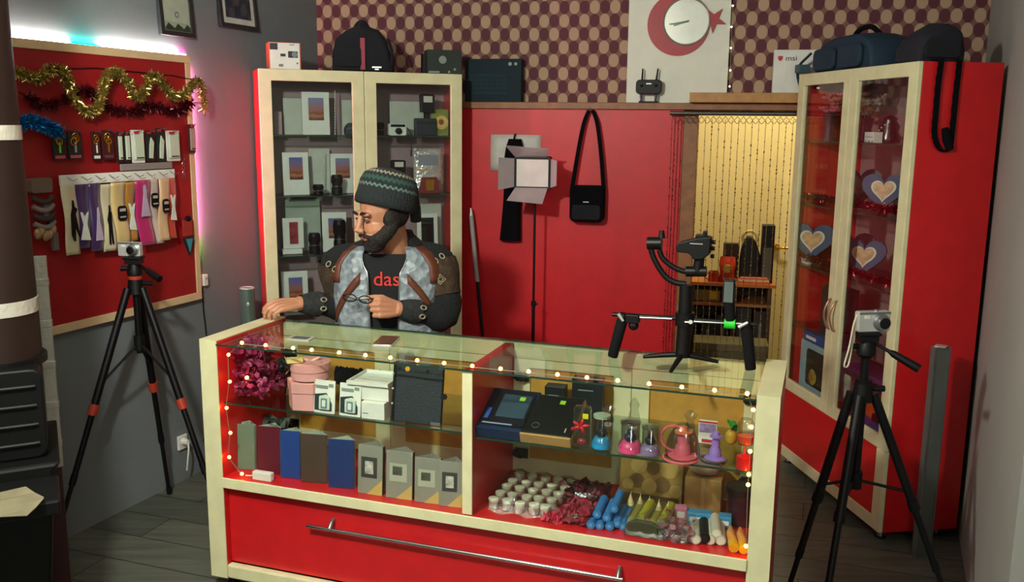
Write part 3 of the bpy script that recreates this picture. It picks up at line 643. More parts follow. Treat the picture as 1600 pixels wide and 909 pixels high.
# ================================================================== tripods and cameras
def seg(a, b, f): return Vector(a).lerp(Vector(b), f)
def tripod(label, apex, feet, headz, knob, tilt_dir, mid, brace=True, joints=None):
    t = thing('tripod', label, 'tripod', WORLD, apex.x, apex.y, 0)
    A = Vector((0, 0, apex.z)); fs = [Vector((f.x - apex.x, f.y - apex.y, 0.0)) for f in feet]
    g = G(); g.cyl((0, 0, apex.z - 0.03), (0, 0, apex.z + 0.03), 0.034, 0.028, 16); g.obj('shoulder', BLACK, t, smooth=40)
    g = G(); g.cyl((0, 0, apex.z - 0.28), (0, 0, headz), 0.0135, n=14); g.obj('centre_column', BLKM, t, smooth=40)
    g = G(); g.cyl((0, 0, apex.z + 0.03), (0, 0, apex.z + 0.045), 0.027, n=16); g.obj('collar', knob, t, smooth=40)
    for f in fs:
        d = (f - A); top = A + Vector((d.x, d.y, 0)).normalized() * 0.035 - Vector((0, 0, 0.005))
        g = G(); g.tube([top, seg(top, f, 0.46)], [0.0155, 0.0155], 12); leg = g.obj('leg', BLKM, t, smooth=40)
        g = G(); g.tube([seg(top, f, 0.44), seg(top, f, 0.72)], [0.012, 0.012], 12); g.tube([seg(top, f, 0.70), seg(top, f, 0.975)], [0.0092, 0.0092], 10); g.obj('lower_tube', BLKM, leg, smooth=40)
        for q in (0.455, 0.71):
            g = G(); g.tube([seg(top, f, q - 0.022), seg(top, f, q + 0.018)], [0.0195 - 0.006*(q > .6), 0.0195 - 0.006*(q > .6)], 10); g.obj('leg_lock', knob if q < .6 else BLACK, leg, smooth=40)
        g = G(); g.tube([seg(top, f, 0.965), f + Vector((0, 0, 0.012)), f], [0.012, 0.013, 0.012], 10); g.obj('rubber_foot', RUB, leg, smooth=40)
        if brace:
            g = G(); g.tube([(0, 0, mid), seg(top, f, 0.36 if joints is None else joints)], 0.0055, 8); g.obj('brace', BLKM, t, smooth=40)
    g = G(); g.cyl((0, 0, mid - 0.03), (0, 0, mid + 0.03), 0.021, n=14); g.obj('column_collar', BLACK, t, smooth=40)
    z = headz
    g = G(); g.lathe([(0.022, 0), (0.03, 0.01), (0.03, 0.03), (0.024, 0.045), (0.02, 0.06)], 16, (0, 0, z - 0.02)); g.box(-0.03, 0.03, -0.024, 0.024, z + 0.035, z + 0.055); g.obj('pan_head', BLACK, t, smooth=30)
    g = G(); g.box(-0.036, 0.036, -0.03, 0.03, z + 0.055, z + 0.066); g.obj('quick_plate', BLACK, t, bev=0.003)
    h0 = Vector((0.02, 0, z + 0.03)); h1 = h0 + tilt_dir
    g = G(); g.tube([h0, seg(h0, h1, 0.35), seg(h0, h1, 0.45), h1], [0.006, 0.006, 0.012, 0.015], 10); g.obj('pan_handle', BLACK, t, smooth=40)
    g = G(); g.tube([(-0.02, 0, z + 0.015), (-0.055, 0, z + 0.015)], [0.008, 0.012], 10); g.obj('lock_knob', BLACK, t, smooth=40)
    g = G(); g.tube([(0.03, 0, apex.z + 0.012), (0.07, 0, apex.z + 0.012)], [0.008, 0.011], 10); g.obj('column_knob', BLACK, t, smooth=40)
    return t
def compact_camera(label, fr, u, v, z, w, rz, strap=False):
    t = thing('compact_camera', label, 'camera', fr, u, v, z, rz); h = w * 0.60; d = w * 0.26
    g = G(); g.prism(rrect(w, h, w*0.06, 4, 0, h/2), -d/2, d/2); g.obj('body', SILVER, t, bev=0.003)
    g = G(); g.prism(rrect(w*0.985, h*0.10, 0.002, 2, 0, h*0.93), -d/2 - 0.0012, -d/2 - 0.0002); g.obj('top_strip', STEEL, t)
    cx = w * 0.20
    g = G(); g.lathe([(w*.25, 0), (w*.25, .006), (w*.22, .008), (w*.22, .016), (w*.185, .017), (w*.185, .024)], 24, m=TR(cx, -d/2, h*0.48) @ RX(PI/2)); l = g.obj('lens', STEEL, t, smooth=40)
    g = G(); g.lathe([(w*.165, 0.0205), (w*.165, 0.0248), (w*.12, .0252)], 24, m=TR(cx, -d/2, h*0.48) @ RX(PI/2)); g.obj('lens_glass', LENS, l, smooth=40)
    g = G(); g.box(-w*.32, -w*.16, -d/2 - .0015, -d/2 + .001, h*.66, h*.82); g.obj('flash', WHITE, t)
    g = G(); g.cyl((w*.1, 0, h), (w*.1, 0, h + 0.004), w*.07, n=14); g.obj('shutter_button', STEEL, t)
    if strap:
        g = G(); P = smoothpath([(-w/2, 0, h*.85), (-w/2 - .012, -.004, h*.3), (-w/2 - .022, -.006, -.05), (-w/2 - .034, -.006, -.105), (-w/2 - .028, -.004, -.117), (-w/2 - .018, -.004, -.105), (-w/2 - .008, 0, -.04), (-w/2 - .002, 0, h*.4), (-w/2, 0, h*.85)], 6)
        g.tube(P, 0.0032, 8); g.obj('wrist_strap', mat('cream_cord', 'c9c0a8', 0.7), t, smooth=60)
    return t
apex = yv(212, 447, 3.66)
pf = [hz(240, 772, 0), hz(62, 885, 0), Vector((-1.10, 3.40, 0))]
pf[0] = Vector((-1.58, 3.985, 0)); pf[1] = Vector((-1.80, 3.32, 0)); pf[2] = Vector((-1.155, 3.50, 0))
ORG = mat('orange_red_lock', 'a83a26', 0.4)
hzL = yv(210, 425, 3.66).z
tripod('black tripod with orange-red locks standing before the red board', Vector((apex.x, apex.y, apex.z)), pf, hzL, ORG, Vector((0.10, -0.05, -0.05)), 0.80, True)
compact_camera('small silver compact camera on the tripod with orange-red locks', WORLD, apex.x - 0.012, apex.y, hzL + 0.0665, 0.095, -0.12)
apex = yv(1348, 612, 2.9)
pf = [hz(1240, 985, 0.0), Vector((1.08, 2.62, 0)), Vector((1.545, 2.95, 0))]
pf[0] = Vector((0.965, 2.98, 0)); pf[1] = Vector((0.985, 2.66, 0)); pf[2] = Vector((1.545, 2.86, 0))
hzR = yv(1352, 548, 2.9).z
tr2 = tripod('black tripod standing before the tall red cabinet', apex, pf, hzR, BLKM, Vector((0.135, -0.05, -0.075)), 0.54, True, 0.40)
compact_camera('silver compact camera with cream wrist strap on the tripod by the cabinet', WORLD, apex.x + 0.012, apex.y, hzR + 0.0665, 0.112, 0.18, True)
# grey strip leaning in front of the cabinet side
q0 = yv(1474, 543, 3.42); b0 = hz(1462, 868, 0)
t = thing('metal_rail', 'grey metal rail standing upright against the red cabinet side', 'rail', WORLD, q0.x, 3.44, 0, 0.15)
g = G(); g.prism(rrect(0.068, q0.z, 0.004, 2, 0, q0.z/2), -0.012, 0.012); g.obj('strip', mat('grey_aluminium', '747c78', 0.4, 0.6, nz=.12), t)
g = G(); g.cyl((0, -0.0, q0.z + .0), (0, -0.0, q0.z + 0.003), 0.03, n=4); g.obj('end_cap', SILVER, t)
g = G(); g.box(-0.034, -0.028, -0.016, -0.0125, 0, q0.z); g.box(0.028, 0.034, -0.016, -0.0125, 0, q0.z); g.obj('flange', STEEL, t)
# ================================================================== gimbal on the counter
GV = 0.25
gu, gv = CT.Z(1066, 566, 0.936); GV = gv
gm = thing('camera_gimbal', 'black two-handed camera gimbal on folded mini tripod on the counter', 'gimbal', CT, gu, gv, 0.9355)
def gp(px, py, dv=0): u, z = CT.V(px, py, gv + dv); return Vector((u - gu, dv, z - 0.9355))
for k, (ex, ey) in enumerate(((1005, 560), (1122, 568), (1048, 583))):
    e = CT.Z(ex, ey, 0.9355); e = Vector((e[0] - gu, e[1] - gv, 0.006))
    g = G(); g.tube([(0, 0, 0.028), e * 0.5 + Vector((0, 0, 0.016)), e], [0.009, 0.009, 0.006], 8); g.obj('leg', BLACK, gm, smooth=50)
g = G(); g.tube([(0, 0, 0.02), (0, 0, 0.06), gp(1070, 500), gp(1072, 445)], [0.024, 0.0235, 0.0225, 0.021], 18); g.obj('grip', BLACK, gm, smooth=50)
g = G(); c = gp(1070, 498); g.tube([c - Vector((0, 0, .022)), c + Vector((0, 0, .022))], 0.031, 18); g.obj('clamp', BLKM, gm, smooth=40)
g = G(); g.tube([gp(1079, 503, -.03), gp(1079, 503, -.04)], 0.007, 10); g.tube([gp(1070, 503, -.036), gp(1081, 503, -.036)], 0.003, 8); g.obj('clamp_lever', SILVER, gm, smooth=40)
g = G(); g.tube([gp(957, 491), gp(1070, 498), gp(1181, 507)], 0.0075, 12); bar = g.obj('crossbar', BLKM, gm, smooth=40)
g = G(); g.tube([gp(1082, 502, -.004), gp(1166, 506, -.004)], 0.004, 8); g.tube([gp(985, 495, -.006), gp(1050, 498, -.006)], 0.003, 8); g.obj('steel_rod', STEEL, bar, smooth=40)
for (a, b) in (((973, 497), (957, 557)), ((1166, 510), (1173, 577))):
    A, B = gp(*a), gp(*b)
    g = G(); g.tube([A, seg(A, B, .08), seg(A, B, .97), B], [0.014, 0.0195, 0.0175, 0.016], 14); h = g.obj('handle', RUB, gm, smooth=50)
    g = G(); g.ell(A + Vector((0, 0, 0.006)), (0.018, 0.018, 0.016), 12); g.obj('joint', BLACK, h, smooth=60)
    L = A + Vector((0, -0.018, 0.006)); g = G(); g.tube([L + Vector((-.012 if a[0] < 1000 else -.022, 0, 0.012 if a[0] < 1000 else -.006)), L + Vector((0.006, 0, -.012 if a[0] < 1000 else 0.012))], [0.0065, 0.0045], 8); g.obj('lever', SILVER, h, smooth=50)
g = G(); c = gp(989, 497); g.cbox(c, (0.045, 0.035, 0.028)); c2 = gp(990, 508); g.ell(c2, (0.018, 0.016, 0.018), 12); g.obj('control_knob', BLACK, gm, bev=0.003)
g = G(); g.tube([gp(1132, 505), gp(1149, 506)], 0.0165, 16); g.obj('green_clamp', mat('neon_green_plastic', '22d43a', 0.4), gm, smooth=40)
g = G(); g.tube([gp(1141, 500), gp(1139, 470)], 0.017, 14); g.obj('side_grip', RUB, gm, smooth=50)
A = gp(1139, 455); g = G(); g.cbox(A, (0.036, 0.03, 0.08)); d = g.obj('side_monitor', BLACK, gm, bev=0.004)
g = G(); g.cbox(A + Vector((0, -0.016, 0)), (0.028, 0.002, 0.066)); g.obj('monitor_face', mat('grey_screen', '5c6664', 0.3), d)
# arms and motors
g = G(); g.tube(smoothpath([gp(1072, 444), gp(1055, 441), gp(1040, 432), gp(1026, 412), gp(1018, 392), gp(1020, 380)], 5), 0.0095, 10); g.obj('lower_arm', BLACK, gm, smooth=50)
g = G(); g.tube([gp(1012, 380), gp(1034, 380)], 0.021, 20); g.obj('roll_motor', BLKM, gm, smooth=40)
g = G(); g.tube([gp(1034, 372), gp(1034, 360)], [0.012, 0.008], 10); g.obj('motor_tab', BLACK, gm, smooth=40)
g = G(); g.tube(smoothpath([gp(1030, 390), gp(1036, 404), gp(1052, 417), gp(1070, 424), gp(1086, 425)], 5), 0.0088, 10); g.obj('upper_arm', BLACK, gm, smooth=50)
g = G(); g.tube([gp(1072, 424), gp(1104, 424)], 0.017, 16); g.tube([gp(1090, 424), gp(1094, 395)], [.018, .016], 14); g.obj('tilt_motor', BLKM, gm, smooth=40)
pl = [(gp(x, y).x, gp(x, y).z) for x, y in ((1058, 384), (1062, 378), (1090, 371), (1108, 369), (1112, 372), (1110, 396), (1100, 403), (1086, 404), (1078, 394), (1060, 392))]
g = G(); g.prism(pl, -0.03, 0.03); g.obj('camera_plate', BLACK, gm, bev=0.003)
g = G(); A = gp(1095, 369); g.cbox(A, (0.03, 0.035, 0.012)); g.cbox(gp(1102, 366), (0.012, 0.03, 0.022)); g.obj('plate_clamp', BLKM, gm, bev=0.002)
for x, y in ((1112, 378), (1111, 388), (1110, 400)):
    A = gp(x, y); g = G(); g.tube([A, A + Vector((0.012, 0, 0))], [0.006, 0.007], 10); g.obj('plate_screw', BLKM, gm, smooth=40)
g = G(); g.cbox(gp(1090, 379) + Vector((0, -0.031, 0)), (0.04, 0.001, 0.003), ); g.obj('printed_mark', SILVER, gm)
# phone and card on the glass
u, v = CT.Z(604, 535, 0.936)
t = thing('mobile_phone', 'black mobile phone lying on the counter glass', 'phone', CT, u, v, 0.9355, 0.22)
g = G(); g.prism(rrect(0.072, 0.135, 0.01, 4), -0.009, 0, RX(-PI/2)); g.obj('body', SILVER, t, bev=0.001) ; g = G(); g.prism(rrect(0.068, 0.131, 0.009, 4), -0.0102, -0.0091, RX(-PI/2)); g.obj('screen', LENS, t)
u, v = CT.Z(470, 529, 0.936)
t = thing('folded_card', 'small grey printed card lying on the counter glass near the hand', 'card', CT, u, v, 0.9355, 0.1)
g = G(); g.box(-0.045, 0.045, -0.03, 0.03, 0, 0.004); g.obj('card', mat('grey_card', 'a8aea0', 0.5), t); g = G(); g.box(-0.03, 0.03, -0.018, 0.018, 0.0041, 0.005); g.obj('print', mat('dark_print', '4c5450', 0.5), t)
# ================================================================== back wall: things on the ledge and on the red panel
ZL = 1.8205
CREDP = mat('crimson_paint', '9e1420', 0.45)
s0, _ = BW.V(980, 100, -0.03); s1, _ = BW.V(1140, 60, -0.03)
w = s1 - s0; kk = BW.k(s0, -0.03, 2.0)
t = thing('clock_board', 'white board with red crescent and star around a silver clock', 'clock', BW, (s0+s1)/2, -0.012, ZL + 0.0, 0)
t.rotation_euler = (0.0, 0, BW.yaw)
g = G(); g.box(-w/2, w/2, -0.018, 0.0, 0.0, 0.76); g.obj('board', mat('white_board', 'd8dccb', 0.5, nz=.04), t, bev=0.002)
def bp(px, py): u, z = BW.V(px, py, -0.032); return u - (s0+s1)/2, z - ZL
cx, cz = bp(1060, 38); R1 = 47*kk; ix, iz = bp(1071, 34); R2 = 36*kk
out = []; inn = []
n = 40
g = G(); o_ = circ(R1, n, cx, cz); i_ = circ(R2, n, ix + 0.006, iz); g.ringprism(o_, i_, -0.027, -0.018); g.obj('crescent', CREDP, t)
g = G(); g.lathe([(R2 - .001, 0), (R2 - .001, 0.012), (R2*0.96, 0.016), (R2*0.92, 0.012)], 40, m=TR(ix + 0.006, -0.0185, iz) @ RX(PI/2)); ck = g.obj('clock_face', mat('silver_clock', 'b8bcb2', 0.25, 0.6), t, smooth=30)
for L, a, wd_ in ((R2*0.55, -1.85, .004), (R2*0.72, -1.72, .003)):
    g = G(); m = TR(ix + .006, -0.0375, iz) @ RY(a); g.box(-wd_, wd_, 0, 0.002, -0.012, L, m); g.obj('clock_hand', mat('clock_hand', '55605a', 0.3, 0.6), ck)
cx, cz = bp(1115, 31); rs = 20*kk
g = G(); g.prism([(cx + (rs if i % 2 == 0 else rs*0.40)*math.cos(math.radians(-20 + 36*i + 0)), cz + (rs if i % 2 == 0 else rs*0.40)*math.sin(math.radians(-20 + 36*i))) for i in range(10)], -0.028, -0.0185); g.obj('star', CREDP, t)
bl = thing('board_lights', 'thin wire with tiny white lights along the clock board edge', 'lights', BW, 0, -0.03, 0)
BP = [(BW.V(px, py, -.03)[0], 0, BW.V(px, py, -.03)[1]) for px, py in ((1145, 9), (1143, 42), (1142, 75), (1141, 110), (1140, 135))]
g = G(); g.tube(BP, .0012, 5); g.obj('wire', mat('clear_wire', '8a8a70', 0.3), bl)
for p in BP: g = G(); g.ell((p[0], -.004, p[2]), .0045, 8); g.obj('bulb', mat('tiny_white_bulb', 'f0ecd8', .4, em=5, ec='f4ecd0'), bl, smooth=80)
# drone controller standing on the ledge
u, _ = BW.V(1013, 163, -0.07); k = BW.k(u, -0.07, 1.85)
t = thing('remote_controller', 'black remote controller with two antennas standing on the ledge', 'controller', BW, u, -0.07, ZL)
g = G(); g.prism(rrect(40*k, 22*k, 6*k, 4, 0, 24*k), -0.02, 0.012); g.obj('body', BLACK, t, bev=0.004)
for s in (-1, 1):
    g = G(); g.tube([(s*11*k, 0, 34*k), (s*11*k + (2*k if s > 0 else 0.5*k), 0.005, 52*k)], [0.005, 0.004], 8); g.obj('antenna', BLACK, t, smooth=50)
    g = G(); g.tube([(s*12*k, -0.004, 14*k), (s*11*k, -0.004, 3*k), (s*14*k, -0.004, 1*k)], [0.007, 0.006, 0.005], 8); g.obj('clamp_arm', mat('dark_grey_arm', '3a4044', 0.4), t, smooth=50)
    g = G(); g.tube([(s*11*k, -0.02, 26*k), (s*11*k, -0.034, 27*k)], [0.008, 0.006], 10); g.obj('stick', BLKM, t, smooth=50)
g = G(); g.box(-15*k, 15*k, -0.012, 0.012, 0, 2.2*k); g.obj('phone_clamp', BLACK, t, bev=0.002)
g = G(); g.box(-4*k, 4*k, -0.0212, -0.0203, 28*k, 29.5*k); g.obj('printed_mark', SILVER, t)
# dark boxes on the ledge / cabinet
u0, zt = BW.V(727, 92, -0.09); u1, zb = BW.V(814, 160, -0.09)
t = thing('keyboard_box', 'large dark teal box with faint keyboard print leaning on the wallpaper', 'box', BW, (u0+u1)/2, -0.055, ZL)
w, h = u1 - u0, zt - ZL
TEAL = mat('dark_teal_box', '0b222b', 0.85)
g = G(); g.box(-w/2, w/2, -0.035, 0.035, 0, h); g.obj('carton', TEAL, t, bev=0.002)
g = G()
for r in range(5):
    for c in range(12): g.box(-w*.40 + c*w*.055, -w*.40 + c*w*.055 + w*.042, -0.0365, -0.0352, h*.18 + r*h*.10, h*.18 + r*h*.10 + h*.07)
g.obj('keyboard_print', mat('teal_print_dark', '12303a', 0.85), t)
g = G(); g.cyl((w*.30, -.0352, h*.88), (w*.30, -.0365, h*.88), .010, n=8); g.cyl((w*.40, -.0352, h*.88), (w*.40, -.0365, h*.88), .009, n=6); g.obj('printed_mark', mat('pale_print', '7c8c88', 0.5), t)
ub, vb = 0, 0
def bc_top(px, pyb, v): u, z = BC.V(px, pyb, v); return u
u = bc_top(692, 115, 0.12); k = BC.k(u, 0.12, 1.98)
t = thing('lens_box', 'dark olive cardboard box with round print beside the backpack', 'box', BC, u, 0.12, 1.9535, -0.1)
g = G(); g.box(-27*k, 27*k, -0.05, 0.05, 0, 37*k); g.obj('carton', mat('dark_olive_box', '26332b', 0.8), t, bev=0.002)
PGG = mat('grey_green_print', '7e8c84', 0.5)
g = G(); g.lathe([(6*k, 0), (6*k, .001)], 16, m=TR(-3*k, -.0505, 22*k) @ RX(PI/2)); g.obj('round_print', PGG, t)
g = G(); g.box(-25*k, -8*k, -.052, -.0502, 2*k, 5*k); g.obj('text_print', PGG, t)
for x, z in ((7, 4), (16, 8)): g = G(); g.cyl((x*k, -.0502, z*k), (x*k, -.052, z*k), 2*k, n=10); g.obj('small_print', PGG, t)
g = G(); g.box(-33*k, -27.5*k, -0.03, 0.03, 0, 31*k); g.obj('side_flap', BLACK, t)
u = bc_top(441, 107, 0.08); k = BC.k(u, 0.08, 2.0)
t = thing('camera_box', 'white camera box with red sides on top of the back cabinet', 'box', BC, u + 0.01, 0.1, 1.9535, 0.02)
w = 49*k; h = 41*k
g = G(); g.box(-w/2, w/2, -0.05, 0.05, 0, h); g.obj('carton', mat('orange_red_box', 'c8583c', 0.5), t, bev=0.002)
g = G(); g.box(-w/2 + .006, w/2 - .006, -0.0525, -0.0502, .003, h - .003); g.obj('white_face', WHITE, t)
for x0, x1, z0, z1 in ((-.46, -.22, .72, .96), (-.14, .02, .48, .58), (.10, .40, .44, .68)):
    g = G(); g.box(w*x0, w*x1, -.054, -.0527, h*z0, h*z1); g.obj('dark_print', mat('dark_print2', '1c2026', 0.5), t)
for x0, x1, z0, z1 in ((-.2, -.06, .10, .2), (.14, .3, .9, .93), (.35, .41, .21, .27)):
    g = G(); g.box(w*x0, w*x1, -.054, -.0527, h*z0, h*z1); g.obj('grey_print', mat('grey_print', '707c7c', 0.5), t)
g = G(); g.cyl((w*.30, -.0541, h*.56), (w*.30, -.055, h*.56), w*.09, n=16); g.obj('lens_print', mat('grey_print'), t)
# backpack
u = bc_top(567, 112, 0.14); k = BC.k(u, 0.14, 2.0)
t = thing('backpack', 'black backpack with a red vertical stripe on the back cabinet', 'backpack', BC, u, 0.14, 1.9535, -0.25)
NAVY = mat('navy_black_nylon', '090e16', 0.9, bump=0.3, bsc=300)
prof = [(-46, 2), (-46, 28), (-40, 50), (-25, 62), (-8, 70), (0, 77), (8, 70), (26, 64), (36, 52), (42, 34), (47, 14), (50, 2)]
rows = []
for d, f in ((-0.10, 0.86), (-0.09, 0.95), (-0.03, 1.0), (0.05, 1.0), (0.10, 0.93)): rows.append([(x*k*f, d + 0.006*math.sin(i*1.3), max(0, y*k*(f*.9 + .1))) for i, (x, y) in enumerate(prof)])
g = G(); g.grid(rows, True); bm = g.bm; bm.verts.ensure_lookup_table(); n = len(prof)
g.face([bm.verts[i] for i in range(n)]); g.face([bm.verts[4*n + i] for i in range(n)][::-1]); g.obj('bag', NAVY, t, smooth=60, bev=0.006)
g = G(); g.grid([[(x*k, -0.104 - 0.004*math.sin(i*.6), y*k) for x in (-1.5, 5.5)] for i, y in enumerate((3, 12, 22, 32, 42, 50))]); g.obj('red_stripe', mat('red_webbing', '8a2034', 0.6), t, sol=0.003)
g = G(); g.prism(rrect(40*k, 30*k, 5*k, 4, -20*k, 22*k), -0.112, -0.09); g.obj('pocket', NAVY, t, bev=0.004)
g = G(); g.tube(smoothpath([(-14*k, 0.02, 66*k), (-6*k, 0.0, 76*k), (4*k, 0.0, 77*k), (12*k, .02, 67*k)], 4), 0.006, 8); g.obj('top_handle', NAVY, t, smooth=50)
g = G(); g.tube(smoothpath([(40*k, -.04, 50*k), (46*k, -.07, 30*k), (44*k, -.08, 8*k)], 4), 0.008, 8); g.obj('shoulder_strap', NAVY, t, smooth=50)
g = G(); g.box(16*k, 30*k, -0.1035, -0.102, 6*k, 8*k); g.box(20*k, 26*k, -0.1035, -0.102, 3*k, 4.6*k); g.obj('printed_mark', SILVER, t)
# laptop box leaning above the doorway
u0, zt = BW.V(1210, 78, -0.09); u1, zb = BW.V(1258, 140, -0.09)
w = u1 - u0 + 0.06; zb = ZL + 0.0655; zb = 1.785 + 0.0855
t = thing('laptop_box', 'white laptop box with small red shield logo above the doorway', 'box', BW, u0 + w/2, -0.07, zb)
h = zt - zb
g = G(); g.box(-w/2, w/2, -0.03, 0.03, 0, h); g.obj('carton', WHITE, t, bev=0.003)
g = G(); g.prism([(x - w*.36, z + h*.80) for x, z in ((-.012, .012), (.012, .012), (.011, -.004), (0, -.014), (-.011, -.004))], -.0315, -.0302); g.obj('shield_logo', mat('red_print', 'b5202c', 0.5), t)
text_mesh('msi', 0.036, 0.0006, BLACK, 'lettering', t, (-w*.12, -0.031, h*.80), (PI/2, 0, 0), 1.15)
# paper sheet on the red panel, soft pouch, shoulder bag, light stand
u0, zt = BW.V(767, 210, -0.083); u1, zb = BW.V(844, 268, -0.083)
g = G(); rows = [[(u0 + (u1-u0)*i/6, -0.0835 - 0.004*math.sin(i*1.1 + j), zb + (zt-zb)*j/4) for i in range(7)] for j in range(5)]
g.grid(rows); one(g.obj('paper_notice', mat('white_notice', 'c4c4bc', 0.6, nz=.08, nsc=20), smooth=60, sol=0.001), 'white paper notice pinned to the red panel behind the lamp', 'paper', BW, 0, 0, 0)
u, z = BW.V(800, 375, -0.1); k = BW.k(u, -0.1, 1.4); zt = BW.V(803, 217, -0.1)[1]
t = thing('soft_pouch', 'long black soft pouch hanging on the red panel behind the lamp', 'bag', BW, u, -0.115, z)
h = zt - z; P = []
for i in range(13):
    f = i / 12; wv = (17 - 3*math.sin(f*PI) + (-7*(max(0, f - .8)/.2)**2)) * k; dx = (-2 + 6*f) * k
    P.append([(dx + wv*math.cos(a), 0.026*math.sin(a), h*f) for a in [2*PI*j/14 for j in range(14)]])
g = G(); g.grid(P, True); bm = g.bm; bm.verts.ensure_lookup_table(); g.face([bm.verts[j] for j in range(14)]); g.face([bm.verts[12*14 + j] for j in range(14)])
g.obj('pouch', BLKF, t, smooth=60)
g = G(); g.tube([(2*k, 0, h - .005), (3*k, 0.01, h + 0.02), (3*k, 0.034, h + 0.025)], 0.004, 8); g.obj('hanging_loop', BLKF, t)
u, zb = BW.V(917, 347, -0.13); k = BW.k(u, -0.13, 1.4)
t = thing('shoulder_bag', 'small black shoulder bag hanging by its strap on the red panel', 'bag', BW, u, -0.125, zb)
g = G(); g.prism(rrect(54*k, 57*k, 9*k, 5, 0, 29*k), -0.042, 0.038); g.obj('bag', BLKF, t, bev=0.012)
g = G(); g.prism(rrect(52*k, 30*k, 6*k, 5, 0, 42*k), -0.052, -0.043); f_ = g.obj('flap', BLKF, t, bev=0.004)
g = G(); g.prism(rrect(44*k, 24*k, 5*k, 4, 0, 17*k), -0.052, -0.043); g.obj('front_pocket', NAVY, t, bev=0.004)
g = G(); g.box(-5*k, 4*k, -.0535, -.0522, 32*k, 33.5*k); g.obj('printed_mark', SILVER, t)
top = BW.V(918, 172, -0.11)[1] - zb
for s in (-1, 1):
    g = G(); P = smoothpath([(s*25*k, 0, 50*k), (s*19*k + 1*k, 0.0, 100*k), (s*11*k + 1.5*k, 0.005, 150*k), (s*3*k + 1*k, 0.02, top)], 5)
    g.grid([[(p.x - 3.2*k, p.y - .001*s, p.z), (p.x + 3.2*k, p.y + .001*s, p.z)] for p in P]); g.obj('strap', BLKF, t, sol=0.004)
g = G(); g.tube([(1*k, 0.044, top - .004), (1*k, 0.0, top - .002), (1*k, -.004, top + .012)], 0.0035, 8); g.obj('wall_hook', STEEL, t)
pv = -0.30
u, zc = BW.V(833, 270, pv); k = BW.k(u, pv, 1.4)
t = thing('studio_lamp', 'square LED panel lamp with open barn doors on black stand', 'lamp', BW, u, pv, 0)
g = G(); g.prism(rrect(58*k, 52*k, 3*k, 3, 0, zc), -0.02, 0.02); hd = g.obj('housing', BLACK, t, bev=0.003)
g = G(); g.box(-25*k, 25*k, -0.0225, -0.0202, zc - 21*k, zc + 21*k); g.obj('diffuser', mat('panel_diffuser', 'd8d2cc', 0.5), hd)
BARN = mat('barn_door_grey', 'b4a8aa', 0.35, 0.3)
for nm, pts in (('a', [(-27, 24, -.02), (22, 25, -.02), (30, 38, -.10), (-38, 42, -.10)]), ('b', [(-27, -23, -.02), (24, -23, -.02), (20, -46, -.09), (-36, -42, -.09)]), ('c', [(-29, 22, -.02), (-29, -22, -.02), (-50, -26, -.08), (-50, 24, -.08)]), ('d', [(29, 22, -.02), (29, -22, -.02), (40, -18, -.06), (40, 20, -.06)])):
    g = G(); g.face([g.bm.verts.new((x*k, y, zc + z*k)) for x, z, y in pts]); g.obj('barn_door', BARN, hd, sol=0.002)
pz = BW.V(836, 475, pv)[1]
g = G(); g.tube([(3*k, 0.01, 0.25), (3*k, 0.01, pz)], 0.009, 10); g.tube([(3*k, 0.01, pz), (3*k, 0.01, zc - 22*k)], 0.0065, 10); g.obj('pole', BLKM, t, smooth=40)
g = G(); g.tube([(3*k, .01, pz - .012), (3*k, .01, pz + .014)], 0.013, 12); g.tube([(3*k, .01, pz), (10*k, .01, pz)], 0.006, 8); g.obj('pole_clamp', BLACK, t, smooth=40)
for a in (0.5, 2.6, 4.7):
    g = G(); g.tube([(3*k, .01, 0.42), (3*k + .16*math.cos(a), .01 + .16*math.sin(a), 0.01)], 0.007, 8); g.obj('leg', BLKM, t, smooth=40)
# light stick leaning in the gap beside the cabinet, with a pale profile
u, zt = BW.V(734, 326, -0.16); k = BW.k(u, -0.16, 1.2); ub_, zb_ = BW.V(746, 440, -0.16); uf, _ = BW.V(755, 520, -0.16)
t = thing('light_stick', 'grey tubular light stick leaning beside the back cabinet', 'light stick', BW, u, -0.16, 0)
g = G(); g.tube([(ub_ - u, 0, zb_), (0, 0.03, zt - .04)], 0.0125, 14); g.obj('tube', mat('pale_grey_tube', '8a9490', 0.35), t, smooth=40)
g = G(); g.tube([(0, 0.03, zt - .04), (0, .031, zt - .02), (-.003, .032, zt)], [0.013, 0.008, 0.005], 12); g.obj('tip', SILVER, t, smooth=40)
g = G(); g.tube([((uf - u)*1.9, -0.06, 0.003), (ub_ - u, 0, zb_)], [0.008, 0.009], 10); g.obj('handle', BLKM, t, smooth=40)
# ================================================================== bead curtain in the doorway
u0 = BW.V(1047, 178, -0.12)[0]; uS = BW.V(1087, 300, -0.12)[0]; zr = 1.768
bc = thing('bead_curtain', 'gold bead curtain on a metal rod across the back-room doorway', 'curtain', BW, 0, -0.125, 0)
g = G(); g.tube([(u0, 0, zr), (DU1 + 0.02, 0, zr)], 0.011, 12); g.obj('rod', mat('tarnished_rod', '6c6a62', 0.3, 0.8), bc, smooth=40)
BRZ = mat('dark_gold_bead', '5e4a22', 0.35, 0.5); RBD = mat('dark_red_strand', '5c1214', 0.45)
g = G(); L = DU1 + 0.02 - (u0 + .01); n = 26
for r in range(2):
    for i in range(n):
        x = u0 + .01 + L*(i + 0.5*r)/n; P = [(x + L/n*j/5, 0, zr - 0.014 - 0.020*r - 0.016*math.sin(PI*j/5)) for j in range(6)]; g.tube(P, 0.0016, 5)
g.obj('crochet_valance', BRZ, bc)
rnd = random.Random(11)
cols = [mat('bead_gold_a', '6a5428', 0.3, 0.6), mat('bead_gold_b', '88764a', 0.3, 0.6)]
ns = 20
